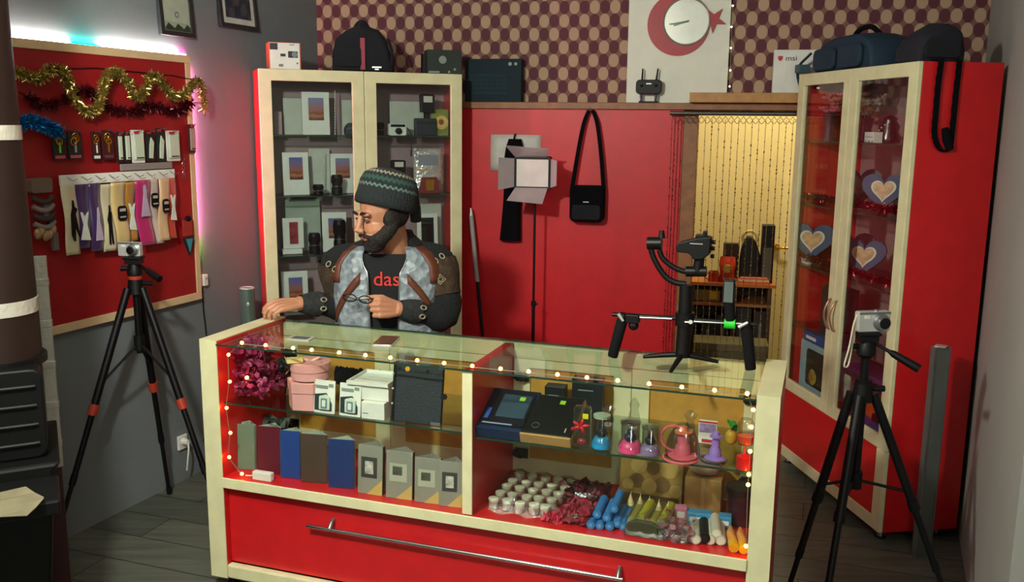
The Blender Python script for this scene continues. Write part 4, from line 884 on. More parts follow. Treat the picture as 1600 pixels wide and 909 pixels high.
def strand(x, material, z0=0.25):
    g = G(); g.tube([(x, 0, zr - .03), (x + rnd.uniform(-.004, .004), 0, 1.0), (x + rnd.uniform(-.006, .006), 0, z0)], 0.0014, 5)
    z = zr - 0.05
    while z > z0:
        z -= rnd.choice((0.018, 0.03, 0.03, 0.05, 0.09) if z > 1.45 else (0.014, 0.02, 0.03, 0.05))
        r = rnd.choice((0.0028, 0.0032, 0.0042)); g.ell((x, 0, z), (r, r, r*1.5), 6)
    return g.obj('bead_strand', material, bc, smooth=60)
for i in range(ns): strand(uS + (DU1 + 0.01 - uS)*i/(ns-1), cols[i % 2])
for i in range(4): strand(u0 + 0.012 + 0.017*i, RBD)
# ================================================================== back room: shelf unit with goods
sv = 0.75
def br(px, py, v=sv): return BW.V(px, py, v)
u0, zt = br(1080, 440); u1, _ = br(1207, 442)
DKW = mat('dark_walnut', '3c2c1e', 0.5, nz=.2)
t = thing('shelf_unit', 'dark open shelf unit with orange top board in the back room', 'shelf', BW, u0, sv, 0)
w = u1 - u0; zm = br(1140, 474)[1] - 0.0
g = G(); g.box(-.02, w + .02, 0, 0.32, zt - .02, zt); g.obj('top_board', mat('orange_board', 'b06428', 0.5), t)
g = G(); g.box(0, w, 0.002, 0.32, zm - .018, zm); g.obj('shelf_board', WOOD, t)
for x in (0, w*.52, w - .025):
    g = G(); g.box(x, x + .025, 0.004, 0.32, 0.0, zt - .02); g.obj('upright', DKW, t)
g = G(); g.box(0.025, w - .025, 0.31, 0.32, 0, zt - .02); g.obj('back', DKW, t)
g = G(); g.box(0.025, w - .025, 0.0, 0.3, 0.3, 0.32); g.obj('shelf_board', WOOD, t)
def bitem(px0, px1, py0, zb, label, cat, name, col, d=0.1, dv=0.06, kind='box'):
    a, zt_ = br(px0, py0, sv + dv); b, _ = br(px1, py0, sv + dv); w = b - a; h = zt_ - zb
    t = thing(name, label, cat, BW, (a+b)/2, sv + dv + d/2, zb)
    return t, w, h, d
t, w, h, d = bitem(1192, 1212, 352, zt, 'tall grey-black speaker column on the back-room shelf unit', 'speaker', 'speaker', 0)
g = G(); g.box(-w/2, w/2, -d/2, d/2, 0, h); g.obj('case', BLACK, t, bev=0.004); g = G(); g.box(-w*.36, w*.36, -d/2 - .004, -d/2 - .0005, .02, h*.62); g.obj('grille', mat('grey_grille', '4c4a44', 0.7), t)
t, w, h, d = bitem(1158, 1190, 370, zt, 'black rounded case on the back-room shelf unit', 'case', 'instrument_case', 0)
g = G(); g.prism([(-w*.5, 0), (w*.5, 0), (w*.5, h*.6), (w*.3, h*.85), (w*.05, h), (-w*.2, h), (-w*.42, h*.8), (-w*.5, h*.5)], -d/2, d/2); g.obj('case', BLACK, t, bev=0.01)
g = G(); g.torus((-w*.05, 0, h*.96), w*.36, 0.009, RX(PI/2), 18, 6); g.obj('cream_handle', mat('cream_handle', 'c0b070', 0.5), t, smooth=60)
t, w, h, d = bitem(1131, 1156, 380, zt, 'dark patterned box behind the red snack bag', 'box', 'storage_box', 0, 0.06, 0.2)
g = G(); g.box(-w/2, w/2, -d/2, d/2, 0, h); g.obj('carton', mat('dark_brown_box', '2b2420', 0.6, nz=.4, nsc=30), t, bev=.002)
t, w, h, d = bitem(1124, 1151, 401, zt, 'red and yellow snack bag on the back-room shelf unit', 'snack bag', 'snack_bag', 0, 0.05, 0.03)
rows = []
for i in range(9):
    f = i/8; b_ = 0.004 + 0.032*math.sin(PI*min(max(f, .02), .98)); rows.append([(w*.5*math.cos(a)*(0.92 + .08*math.cos(f*9)), b_*math.sin(a), h*f) for a in [2*PI*j/12 for j in range(12)]])
g = G(); g.grid(rows, True); g.obj('bag', mat('red_snack_foil', 'b8321c', 0.35, nz=.35, nsc=25), t, smooth=60)
g = G(); g.lathe([(w*.26, 0), (w*.24, .004)], 16, m=TR(0, -0.036, h*.55) @ RX(PI/2)); g.obj('print', mat('yellow_print', 'c8a040', 0.5, nz=.5, nsc=40), t)
t, w, h, d = bitem(1107, 1124, 424, zt, 'red tin mug on the back-room shelf unit', 'mug', 'tin_mug', 0, 0.05, 0.03)
g = G(); g.lathe([(w*.45, 0), (w*.5, h*.1), (w*.5, h), (w*.44, h), (w*.42, h*.2)], 18); g.obj('cup', mat('red_enamel', 'a82418', 0.3), t, smooth=40); g = G(); g.torus((-w*.6, 0, h*.5), h*.28, .004, RX(PI/2), 14, 6); g.obj('handle', mat('red_enamel'), t)
t, w, h, d = bitem(1152, 1204, 434, zt, 'folded orange and white cloth on the back-room shelf unit', 'cloth', 'folded_cloth', 0, 0.1, 0.02)
for i in range(3):
    g = G(); g.prism(rrect(w*(1-.08*i), .012, .005, 3, 0, .007 + .012*i), -d/2, d/2); g.obj('fold', mat(('orange_cloth', 'pale_cloth', 'pink_cloth')[i], ('c0562c', 'c8b090', 'c06a4c')[i], .8), t)
t, w, h, d = bitem(1083, 1128, 449, zm, 'yellow tool case on the middle back-room shelf', 'case', 'tool_case', 0, 0.1, 0.04)
g = G(); g.prism(rrect(w*.9, h*.85, .012, 3, 0, h*.45), -d/2, d/2); g.obj('case', mat('dull_yellow', '7a6418', 0.5), t, bev=.004); g = G(); g.prism(rrect(w*.28, h*.6, .008, 3, w*.22, h*.5), -d/2 - .012, -d/2 - .0005); g.obj('clasp', mat('bright_yellow', 'b89418', 0.5), t)
for i, (a, b, top, c, l) in enumerate(((1095, 1118, 500, '15202c', 'dark blue binder on the lower back-room shelf'), (1120, 1140, 492, '1c1c1a', 'black binder with white spine marks on the lower back-room shelf'), (1146, 1175, 480, '121412', 'wide black box on the lower back-room shelf'), (1178, 1200, 486, '221c18', 'dark brown box on the lower back-room shelf'))):
    t, w, h, d = bitem(a, b, top, 0.3205, l, 'box', 'storage_box', 0, 0.2, 0.04)
    g = G(); g.box(-w/2, w/2, -d/2, d/2, 0, h); g.obj('carton', mat('dark_box_%s' % 'abcd'[i], c, .6), t, bev=.003)
    g = G(); g.box(-w*.1, w*.1, -d/2 - .002, -d/2 - .0003, h*.3, h*.7); g.obj('spine_label', mat('label_grey', '6c7070' if i < 2 else '2c2c2a', .6), t)
t, w, h, d = bitem(1085, 1200, 534, 0.0, 'low olive chest standing in the back-room doorway', 'chest', 'storage_chest', 0, 0.2, -0.32)
g = G(); g.box(-w/2, w/2, -d/2, d/2, 0, h*.9); g.obj('body', mat('olive_chest', '4c4a30', .7), t, bev=.006); g = G(); g.box(-w/2 - .006, w/2 + .006, -d/2 - .006, d/2 + .006, h*.9, h); g.obj('lid', mat('olive_lid', '5a5638', .7), t, bev=.004)
u, z = BW.V(1214, 386, 1.70)
t = thing('door_handle', 'small brass door handle on the cream back-room wall', 'handle', BW, u, 1.72, z)
g = G(); g.cyl((0, 0.03, 0), (0, -0.03, 0), .02, n=14); g.obj('rose', GOLD, t, smooth=40); g = G(); g.tube([(0, -.03, 0), (.02, -.045, 0), (.09, -.045, 0)], .010, 10); g.obj('lever', GOLD, t, smooth=40)
# ================================================================== contents of the back cabinet
def picture_mat(name, top, bot):
    M, nt, b = nodes(name); L = nt.links
    tc = N(nt, 'ShaderNodeTexCoord'); s = N(nt, 'ShaderNodeSeparateXYZ'); L.new(tc.outputs['Generated'], s.inputs[0])
    rp = N(nt, 'ShaderNodeValToRGB'); e = rp.color_ramp.elements; e[0].color = lin(bot); e[0].position = 0.1; e[1].color = lin(top); e[1].position = .95
    k = e.new(.45); k.color = lin('8a5a4c'); k = e.new(.3); k.color = lin('6c3a20'); k = e.new(.2); k.color = lin('a07048')
    n = N(nt, 'ShaderNodeTexNoise'); n.inputs['Scale'].default_value = 6; L.new(tc.outputs['Generated'], n.inputs['Vector'])
    a = N(nt, 'ShaderNodeMath', operation='MULTIPLY_ADD'); a.inputs[1].default_value = .25; L.new(n.outputs['Fac'], a.inputs[0]); L.new(s.outputs['Z'], a.inputs[2])
    sb = N(nt, 'ShaderNodeMath', operation='SUBTRACT'); sb.inputs[1].default_value = .12; L.new(a.outputs[0], sb.inputs[0]); L.new(sb.outputs[0], rp.inputs[0]); L.new(rp.outputs[0], b.inputs['Base Color']); b.inputs['Roughness'].default_value = .3
    return M
PIC1 = picture_mat('sunset_photo', '6a78a0', '5a3020'); PIC2 = picture_mat('dusk_photo', '4a5e9a', '4a2a20'); PIC3 = mat('rose_photo', '7c3034', .4, nz=.5, nsc=25)
WFR = mat('white_frame', 'c2d2c8', .4); CUT = {}
def photo_frame(fr, px0, px1, py0, zs, v, label, pic, lean=0.10, rz=0, inner=(0.26, 0.24, 0.70, 0.86), cut=False, group=None, fcol=None, py1=None):
    a, zt = fr.V(px0, py0, v); b, _ = fr.V(px1, py0, v)
    if py1: zt = zs + fr.k(a, v, zs) * (py1 - py0)
    w = b - a; h = zt - zs
    t = thing('framed_photo', label, 'photo frame', fr, (a+b)/2, v, zs, rz, group); t.rotation_euler = (-lean, 0, fr.yaw + rz)
    g = G()
    out = rrect(w, h, .003, 2, 0, h/2)
    x0, z0, x1, z1 = (inner[0]-.5)*w, inner[1]*h, (inner[2]-.5)*w, inner[3]*h
    g.ringprism([(-w/2, 0), (w/2, 0), (w/2, h), (-w/2, h)], [(x0, z0), (x1, z0), (x1, z1), (x0, z1)], -0.006, 0.006); g.obj('frame', fcol or WFR, t, bev=.0015)
    g = G(); g.box(x0, x1, 0.0, 0.004, z0, z1); g.obj('photo', pic, t)
    g = G(); g.box(-.012, .012, .006, .009, .01, h*.7); g.obj('back_strut', BLACK, t)
    return t, w, h
def card(fr, px0, px1, py0, zs, v, label, col, name='backing_card', lean=.06):
    a, zt = fr.V(px0, py0, v); b, _ = fr.V(px1, py0, v); w, h = b - a, zt - zs
    g = G(); g.box(-w/2, w/2, -.003, .003, 0, h); o = one(g.obj(name, col, bev=.001), label, 'card', fr, (a+b)/2, v, zs); o.rotation_euler = (-lean, 0, fr.yaw); return o
S1, S2, S3, S4 = 1.6405, 1.3405, 1.0405, 0.7405
PW = mat('pale_green_card', 'a8b8aa', .6)
photo_frame(BC, 471, 514, 143, S1 + .0, .12, 'tall white photo frame with sunset photo in the upper cabinet shelf', PIC1, .07, 0, (.24, .34, .80, .86))
card(BC, 442, 472, 153, S1, .2, 'pale blank card standing behind the tall white photo frame', PW)
card(BC, 534, 560, 156, S1, .2, 'pale blank card beside the cabinet centre on the upper shelf', PW)
card(BC, 609, 662, 158, S1, .22, 'wide pale card behind the flash unit', PW)
card(BC, 427, 440, 174, S1, .14, 'small grey card at the cabinet side on the upper shelf', mat('grey_small_card', '8a8080', .6))
photo_frame(BC, 441, 482, 238, S2, .11, 'white photo frame with dusk photo beside the small lens', PIC2, .09, .05, (.26, .36, .78, .88))
photo_frame(BC, 516, 553, 240, S2, .18, 'white photo frame with dusk photo behind the tall lens', PIC1, .06, 0, (.22, .38, .82, .88))
card(BC, 482, 515, 232, S2, .21, 'pale card between the two dusk photo frames', PW)
photo_frame(BC, 441, 474, 341, S3 + .028, .12, 'ornate white photo frame with rose photo on little feet', PIC3, .05, .1, (.32, .14, .74, .86))[0]
photo_frame(BC, 503, 541, 332, S3, .14, 'white photo frame with dusk photo behind the black telephoto lens', PIC2, .08, -.05, (.26, .34, .84, .84))
a, zt = BC.V(441, 403, .12)
for dx in (.03, .09):
    pass
o = one(G().box(-.05, .05, -.02, .02, 0, .027).obj('frame_stand', WFR, bev=.004), 'white wavy stand under the ornate photo frame', 'stand', BC, BC.V(457, 400, .12)[0], .12, S3)
photo_frame(BC, 439, 481, 425, S4, .12, 'bluish white photo frame behind the outstretched arm', PIC2, .08, .05, (.28, .3, .80, .84))
card(BC, 445, 500, 312, S3, .22, 'pale slanted card at the rear of the third cabinet shelf', mat('mint_card', '8aa090', .6))
def lens(fr, px, py0, wpx, zs, v, label):
    u, zt = fr.V(px, py0, v); k = fr.k(u, v, zs); r = wpx*k/2; h = zt - zs
    t = thing('camera_lens', label, 'lens', fr, u, v, zs)
    g = G(); g.lathe([(r*.85, 0), (r, h*.04), (r, h*.35), (r*.9, h*.38), (r*.9, h*.55), (r*1.02, h*.58), (r*1.02, h*.9), (r*.94, h*.96)], 22); g.obj('barrel', BLACK, t, smooth=35)
    g = G(); g.lathe([(r*.9, h*.96), (r*.9, h), (r*.6, h)], 22); g.obj('cap', BLKM, t, smooth=35)
    g = G(); g.lathe([(r*1.03, h*.62), (r*1.045, h*.65), (r*1.045, h*.83), (r*1.03, h*.86)], 22); g.obj('focus_ring', RUB, t)
    g = G(); g.lathe([(r*.915, h*.42), (r*.915, h*.44)], 22); g.obj('silver_ring', STEEL, t)
    return t
lens(BC, 497, 288, 16, S2, .08, 'short black camera lens beside a dusk photo frame')
lens(BC, 526, 273, 17, S2, .08, 'tall black camera lens before a dusk photo frame')
lens(BC, 491, 364, 18, S3, .09, 'black camera lens beside the ornate photo frame')
lens(BC, 530, 343, 19, S3, .09, 'tall black telephoto lens before a dusk photo frame')
u, zt = BC.V(546, 190, .1); k = BC.k(u, .1, 1.7)
t = thing('lens_pouch', 'round dark lens pouch on the upper cabinet shelf', 'pouch', BC, u + .01, .1, S1)
g = G(); g.prism([(-11*k, 0), (12*k, 0), (12*k, 19*k), (-4*k, 19*k), (-10*k, 13*k), (-11*k, 8*k)], -.03, .03); g.obj('pouch', mat('dark_slate_pouch', '28343a', .7), t, bev=.008); g = G(); g.tube([(-9*k, -.031, 10*k), (12*k, -.031, 14*k)], .002, 6); g.obj('zip', STEEL, t)
def flash(fr, px, py0, zs, v, label, sc, base=True):
    u, zt = fr.V(px, py0, v); k = fr.k(u, v, zs); h = zt - zs
    t = thing('camera_flash', label, 'flash', fr, u, v, zs)
    if base:
        g = G(); g.box(-17*k, 17*k, -.02, .02, 0, h*.42); g.obj('case', mat('navy_case', '16222e', .5), t, bev=.004)
        g = G(); g.box(-17.2*k, 17.2*k, -.0225, -.0205, h*.3, h*.32); g.obj('seam', BLACK, t)
    z0 = h*.42 if base else 0
    g = G(); g.tube([(3*k, 0, z0), (3*k, 0, h*.55)], .010, 10); g.tube([(3*k, 0, h*.50), (3*k, 0, h*.58)], [.014, .02], 10); g.obj('neck', BLACK, t, smooth=40)
    g = G(); g.prism([(-7*k, h*.56), (13*k, h*.56), (14*k, h*.97), (12*k, h), (-6*k, h), (-8*k, h*.97)], -.022, .022); hd = g.obj('head', BLACK, t, bev=.003)
    g = G(); g.box(-4*k, 10*k, -.0245, -.0225, h*.80, h*.95); g.obj('flash_window', mat('frosted_flash', 'b8bcae', .3), hd)
    return t
flash(BC, 664, 147, S1, .1, 'black flash unit standing on a navy case on the upper shelf', 1)
flash(BC, 619, 250, S2, .1, 'black flash unit beside the bright foil bag', 1, False)
u, zt = BC.V(620, 193, .09); k = BC.k(u, .09, 1.7)
t = thing('toy_camera', 'small silver film camera with dark cord on the upper shelf', 'camera', BC, u, .09, S1)
g = G(); g.prism(rrect(28*k, 18*k, 2*k, 3, 0, 9*k), -.018, .014); g.obj('body', WFR, t, bev=.002); g = G(); g.box(-11*k, 12*k, -.0195, -.0182, 13*k, 17*k); g.obj('dark_band', BLACK, t)
g = G(); g.lathe([(5*k, 0), (5*k, .012), (3.4*k, .013)], 18, m=TR(1*k, -.0182, 7*k) @ RX(PI/2)); g.obj('lens', BLACK, t, smooth=35)
g = G(); g.tube(smoothpath([(13*k, -.01, 14*k), (17*k, -.02, 9*k), (19*k, -.055, 0), (19*k, -.055, -16*k), (18.5*k, -.055, -30*k)], 5), .0022, 6); g.tube([(18.5*k, -.055, -22*k), (18.5*k, -.055, -32*k)], .004, 8); g.obj('cord', BLACK, t, smooth=60)
o = G(); u, zt = BC.V(594, 190, .1)
lens(BC, 594, 191, 12, S1, .11, 'slim black lens beside the film camera')
# bright foil bag, red award stand
u, zt = BC.V(670, 232, .14); k = BC.k(u, .14, 1.4); w = 48*k; h = zt - S2
t = thing('foil_bag', 'shiny silver foil bag with a picture standing on the second shelf', 'bag', BC, u, .15, S2)
rows = [[(w*(i/6 - .5), -.008*math.sin(PI*i/6) - .003*random.random(), h*j/8) for i in range(7)] for j in range(9)]
g = G(); g.grid(rows); g.obj('foil', mat('silver_foil', 'cdd4cc', .22, .5, bump=.8, bsc=45), t, smooth=60, sol=.003)
g = G(); g.box(-w*.36, w*.3, -.014, -.0125, h*.62, h*.86); g.obj('picture', mat('blue_grey_print', '7a8490', .5), t); g = G(); g.box(-w*.36, w*.0, -.014, -.0125, h*.50, h*.54); g.obj('ochre_line', mat('ochre_print', 'b09a60', .5), t)
u, zt = BC.V(671, 277, .07); k = BC.k(u, .07, 1.4); h = zt - S2
t = thing('award_stand', 'small dark red stand with gold emblem before the foil bag', 'award', BC, u, .08, S2)
g = G(); g.prism([(-16*k, 0), (17*k, 0), (13*k, h), (-10*k, h)], -.008, .02); g.obj('stand', mat('dark_red_velvet', '6a1418', .6), t, bev=.002); g = G(); g.prism([(-5*k, h*.2), (7*k, h*.2), (8*k, h*.85), (-6*k, h*.85)], -.011, -.0085); g.obj('gold_plate', GOLD, t)
# cartoon-free printed tin at the side of the upper shelf
u, zt = BC.V(700, 171, .1); k = BC.k(u, .1, 1.7); h = zt - S1
t = thing('printed_bag', 'green and yellow printed gift bag at the cabinet side', 'gift bag', BC, min(u, .93), .12, S1)
g = G(); g.box(-15*k, 13*k, -.015, .02, 0, h); g.obj('bag', mat('green_yellow_bag', '6a7a30', .5, nz=.5, nsc=20), t, bev=.002); g = G(); g.lathe([(11*k, 0), (10.5*k, .003)], 20, m=TR(2*k, -.0153, h*.5) @ RX(PI/2)); g.obj('yellow_disc', mat('yellow_disc', 'c8b860', .5, nz=.2, nsc=30), t); g = G(); g.lathe([(4.5*k, 0), (4.3*k, .002)], 14, m=TR(1*k, -.0186, h*.52) @ RX(PI/2)); g.obj('red_print', mat('red_brown_print', '8a3018', .5), t)
u, zt = BC.V(664, 340, .12)
photo_frame(BC, 652, 684, 334, S3, .12, 'white photo frame holding a black picture beside the man’s shoulder', BLACK, .08, 0, (.2, .1, .82, .88))
card(BC, 655, 690, 318, S3, .2, 'pale crumpled card behind the black picture frame', PW)
# glass bead strings in front of back panel
for i, (px, a, b) in enumerate(((504, 238, 285), (562, 160, 205), (522, 142, 200))):
    u, zt = BC.V(px, a, .16); _, zb = BC.V(px, b, .16); zs = S2 if a > 200 else S1
    g = G(); z = zt; g.tube([(0, 0, 0), (.004, 0, zt - zs)], .0015, 5)
    for j in range(16): g.ell((.004*j/16, 0, .006 + (zt - zs - .008)*j/15), .0045, 6)
    o = one(g.obj('crystal_string', mat('crystal_bead', 'd8e4dc', .1, .3), smooth=60), ('string of crystal beads between the dusk photo frames', 'string of crystal beads beside the dark lens pouch', 'string of crystal beads beside the tall sunset frame')[i], 'beads', BC, u, .16, zs)
# ================================================================== contents of the right cabinet
def rcp(px, py, v): return RC.V(px, py, v)
BLUEH = mat('blue_glossy_heart', '164264', .6, nz=.15); GOLDP = mat('gold_photo', 'b08a50', .45, nz=.4, nsc=50); WHT2 = mat('white_heart_rim', 'c8c8b8', .5)
def heart_frame(px, py0, py1, zs, v, label, dark=False, lean=.12, wmul=1.0):
    u, zt = rcp(px, py0, v); h = rcp(px, py0, v)[1] - rcp(px, py1, v)[1]; w = h * 1.12 * wmul
    t = thing('heart_photo', label, 'photo frame', RC, u, v, zs + .004, 0); t.rotation_euler = (-lean, 0, RC.yaw + .85)
    o_ = heart(w, h); zc = h*.5*14.5/16.5 + h*.06
    zc = -min(z for _, z in o_)
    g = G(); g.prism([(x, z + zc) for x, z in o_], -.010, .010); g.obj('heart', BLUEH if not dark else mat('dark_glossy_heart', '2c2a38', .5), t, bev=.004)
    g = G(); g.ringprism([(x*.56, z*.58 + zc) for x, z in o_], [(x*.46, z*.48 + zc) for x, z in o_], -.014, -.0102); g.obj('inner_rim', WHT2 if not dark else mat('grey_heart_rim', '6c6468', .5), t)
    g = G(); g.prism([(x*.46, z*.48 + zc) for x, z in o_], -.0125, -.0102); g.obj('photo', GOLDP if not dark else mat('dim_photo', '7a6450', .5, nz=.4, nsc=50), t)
    g = G(); g.box(-.02, .02, .0102, .05, 0, .012); g.obj('stand', BLACK, t)
    return t
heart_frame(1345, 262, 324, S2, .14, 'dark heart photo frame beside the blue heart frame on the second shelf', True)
heart_frame(1383, 264, 325, S2, .12, 'blue heart photo frame with gold picture on the second shelf')
heart_frame(1270, 358, 420, S3 + .0, .085, 'teal-blue heart photo frame behind the far cabinet door')
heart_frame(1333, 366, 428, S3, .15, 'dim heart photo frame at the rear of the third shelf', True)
heart_frame(1352, 370, 430, S3, .11, 'blue heart photo frame with pale edge on the third shelf')
RTI = mat('crimson_tinsel', '7a1020', .2, .7, nz=.4, nsc=60)
for i, (z, v, a, b, l) in enumerate(((S2, .06, .03, .95, 'crimson tinsel along the second shelf of the heart cabinet'), (S3, .06, .03, .95, 'crimson tinsel along the third shelf of the heart cabinet'))):
    pts = [(a + (b - a)*j/12, v + .01*math.sin(j*2), z + .034) for j in range(13)]
    one(tinsel('tinsel_garland', pts, .03, 2000, RTI, 20 + i, .003), l, 'garland', RC, 0, 0, 0)
def flowers(px, py, zs, v, col, label, n, seed, spread):
    u, zt = rcp(px, py, v); t = thing('artificial_bouquet', label, 'flowers', RC, u, v, zs); h = zt - zs; rnd = random.Random(seed)
    g = G(); g.lathe([(.028, 0), (.03, .01), (.022, h*.25), (.034, h*.5), (.03, h*.5)], 16); g.obj('vase', mat('dusky_vase', '5c3038', .3), t, smooth=40)
    for i in range(n):
        a = rnd.uniform(0, 2*PI); r = rnd.uniform(0, spread); z = h*rnd.uniform(.55, 1.0); x, y = r*math.cos(a), r*math.sin(a)*.8
        g = G(); g.tube([(0, 0, h*.4), (x*.6, y*.6, z*.8), (x, y, z)], .0016, 5); s = g.obj('stem', mat('dark_green_stem', '2a3a20', .6), t)
        g = G()
        for p in range(6):
            b = p*PI/3 + a; m = TR(x + .014*math.cos(b), y + .014*math.sin(b), z) @ RZ(b) @ RY(-.7); g.ell((0, 0, 0), (.017, .012, .005), 8, None) if False else g.ell((x + .013*math.cos(b), y + .013*math.sin(b), z + .004), (.015, .012, .008), 8, RZ(b) @ RY(-.6))
        g.ell((x, y, z + .003), .009, 8); g.obj('blossom', col, s, smooth=60)
    return t
flowers(1358, 146, S1, .17, mat('pale_pink_petal', 'c89a80', .6), 'pale pink artificial bouquet in the near door of the heart cabinet', 14, 1, .07)
flowers(1300, 140, S1, .10, mat('rose_pink_petal', 'b8505c', .6), 'rose pink artificial bouquet in the far door of the heart cabinet', 12, 2, .07)
u, zt = rcp(1362, 206, .08)
t = thing('ribbon_box', 'small white box with scalloped lower edge before the pale bouquet', 'box', RC, u, .09, S1)
g = G(); k = RC.k(u, .09, S1); w = .075; h = .045; g.prism([(-w/2, h), (-w/2, 0), (-w*.36, .012), (-w*.2, 0), (0, .012), (w*.2, 0), (w*.36, .012), (w/2, 0), (w/2, h)][::-1], -.02, .02); g.obj('box', WHITE, t); g = G(); g.box(-w*.4, w*.4, -.0215, -.0203, h*.5, h*.56); g.obj('printed_line', mat('grey_print', '707c7c', .5), t)
u, zt = rcp(1395, 180, .16); h = zt - S1
t = thing('dark_figurine', 'dark glossy figurine with sparkles beside the pale bouquet', 'figurine', RC, u - .02, .16, S1)
g = G(); g.lathe([(.05, 0), (.055, .02), (.04, h*.4), (.045, h*.6), (.03, h*.8), (.034, h*.9), (.01, h)], 18); g.obj('figure', mat('black_gloss', '101218', .2, coat=.6), t, smooth=60)
for i in range(7): g = G(); g.ell((.045*math.cos(3.6 + i*.35), .045*math.sin(3.6 + i*.35), h*(.15 + .1*i)), .0035, 6); g.obj('sparkle', WHITE, t)
u, zt = rcp(1281, 190, .16)
t = thing('dark_vase', 'dark slim vase below the rose pink bouquet', 'vase', RC, max(u - .05, .08), .24, S1)
g = G(); g.lathe([(.03, 0), (.04, .05), (.03, .12), (.018, .16), (.024, .18), (.02, .18)], 18); g.obj('body', BLACK, t, smooth=60); g = G(); g.torus((0, 0, .16), .02, .003, None, 16, 6); g.obj('neck_ring', GOLD, t)
u, _ = rcp(1268, 425, .1)
t = thing('white_bow', 'small white gift bow under the far heart frame', 'bow', RC, u, .07, S3)
for s in (-1, 1): g = G(); g.ell((s*.026, 0, .024), (.028, .012, .016), 12, RY(s*.4)); g.obj('loop', WHITE, t, smooth=60)
g = G(); g.ell((0, -.004, .02), .010, 10); g.obj('knot', WHITE, t, smooth=60); g = G(); g.box(-.03, .03, -.012, .012, 0, .008); g.obj('tail', WHITE, t)
# fourth shelf and base shelf
u, zt = rcp(1268, 470, .16); 
t = thing('game_console', 'dark grey patterned console box on the fourth shelf', 'box', RC, max(.20, u), .19, S4)
g = G(); g.box(-.09, .09, -.05, .05, 0, .2); g.obj('case', mat('charcoal_case', '2a2a2c', .6, nz=.3, nsc=40), t, bev=.004)
g = G(); g.box(-.07, .07, -.053, -.0503, .03, .15); g.obj('front', mat('grey_front', '3a3a3c', .4, nz=.4, nsc=30), t); g = G(); g.cyl((.05, -.0503, .02), (.05, -.055, .02), .004, n=8); g.obj('red_light', mat('red_led', 'ff2010', .4, em=6, ec='ff1808'), t)
u, zt = rcp(1345, 530, .06)
t = thing('ink_box', 'white and red ink cartridge box on the fourth shelf behind the tripod', 'box', RC, u + .0, .075, S4 + .0)
g = G(); g.box(-.06, .06, -.02, .02, 0, .115); g.obj('carton', WHITE, t, bev=.002); g = G(); g.box(-.02, .05, -.0225, -.0205, .08, .104); g.obj('red_print', mat('red_print', 'b5202c', .5), t); g = G(); g.box(-.035, .045, -.0225, -.0205, .025, .07); g.obj('dark_print', BLACK, t)
u, zt = rcp(1245, 560, .1)
t = thing('toy_box', 'pale blue toy box with window on the base shelf', 'box', RC, .24, .13, .4255)
g = G(); g.box(-.15, .15, -.07, .1, 0, .24); g.obj('carton', mat('pale_blue_carton', '8ab0b4', .5), t, bev=.003)
g = G(); g.prism(rrect(.2, .18, .02, 4, .02, .12), -.0725, -.0702); g.obj('window', mat('dark_window', '1c2a26', .2), t); g = G(); g.ell((.0, -.076, .08), (.04, .006, .04), 14); g.obj('toy_wheel', mat('green_yellow_toy', '8a8a3c', .4, nz=.5, nsc=30), t); g = G(); g.ell((.0, -.083, .08), (.018, .004, .018), 12); g.obj('toy_hub', mat('orange_toy', 'b05a28', .4), t)
t = thing('blue_carton', 'flat bright blue carton lying on the pale blue toy box', 'box', RC, .24, .13, .666)
g = G(); g.box(-.13, .13, -.07, .09, 0, .05); g.obj('carton', mat('bright_blue_carton', '1a4a8a', .5), t, bev=.002); g = G(); g.box(-.1, .0, -.0722, -.0702, .015, .03); g.obj('print', WHITE, t)
t = thing('toy_car_box', 'purple toy car box with orange car on the base shelf', 'box', RC, .68, .14, .4255)
g = G(); g.box(-.18, .18, -.07, .09, 0, .02); g.box(-.18, .18, .07, .09, .02, .22); g.box(-.18, .18, -.07, .09, .2, .22); g.obj('carton', mat('purple_carton', '34306a', .5), t)
g = G(); g.prism([(-.09, .02), (.1, .02), (.11, .06), (.05, .075), (.02, .11), (-.05, .11), (-.1, .07)], -.04, .03); g.obj('toy_car', mat('orange_toy_car', 'b85020', .35), t, bev=.006)
for x in (-.06, .07): g = G(); g.cyl((x, -.05, .036), (x, -.036, .036), .024, n=16); g.obj('wheel', BLACK, t)
g = G(); g.prism(rrect(.06, .11, .01, 3, -.14, .12), -.075, -.0705); g.obj('printed_panel', mat('white_green_print', 'a8b8a0', .5, nz=.4, nsc=30), t)
# bags on the right cabinet
def soft_bag(prof, depth, mat_, t, name='bag', bulge=.02):
    rows = []
    for d, f in ((-1, .88), (-.8, .97), (-.2, 1.0), (.4, 1.0), (1, .9)):
        rows.append([(x*f + .004*math.sin(i*2.3 + d*3), d*depth/2, max(0, z*(.15 + .85*f) + .004*math.sin(i*1.7 + d*2))) for i, (x, z) in enumerate(prof)])
    g = G(); g.grid(rows, True); g.bm.verts.ensure_lookup_table(); n = len(prof); vs = g.bm.verts
    g.face([vs[i] for i in range(n)]); g.face([vs[4*n + i] for i in range(n)][::-1]); return g.obj(name, mat_, t, smooth=60, bev=.008)
ZC = 1.9535
DBL = mat('dark_teal_nylon', '0e2c40', .7, bump=.4, bsc=200)
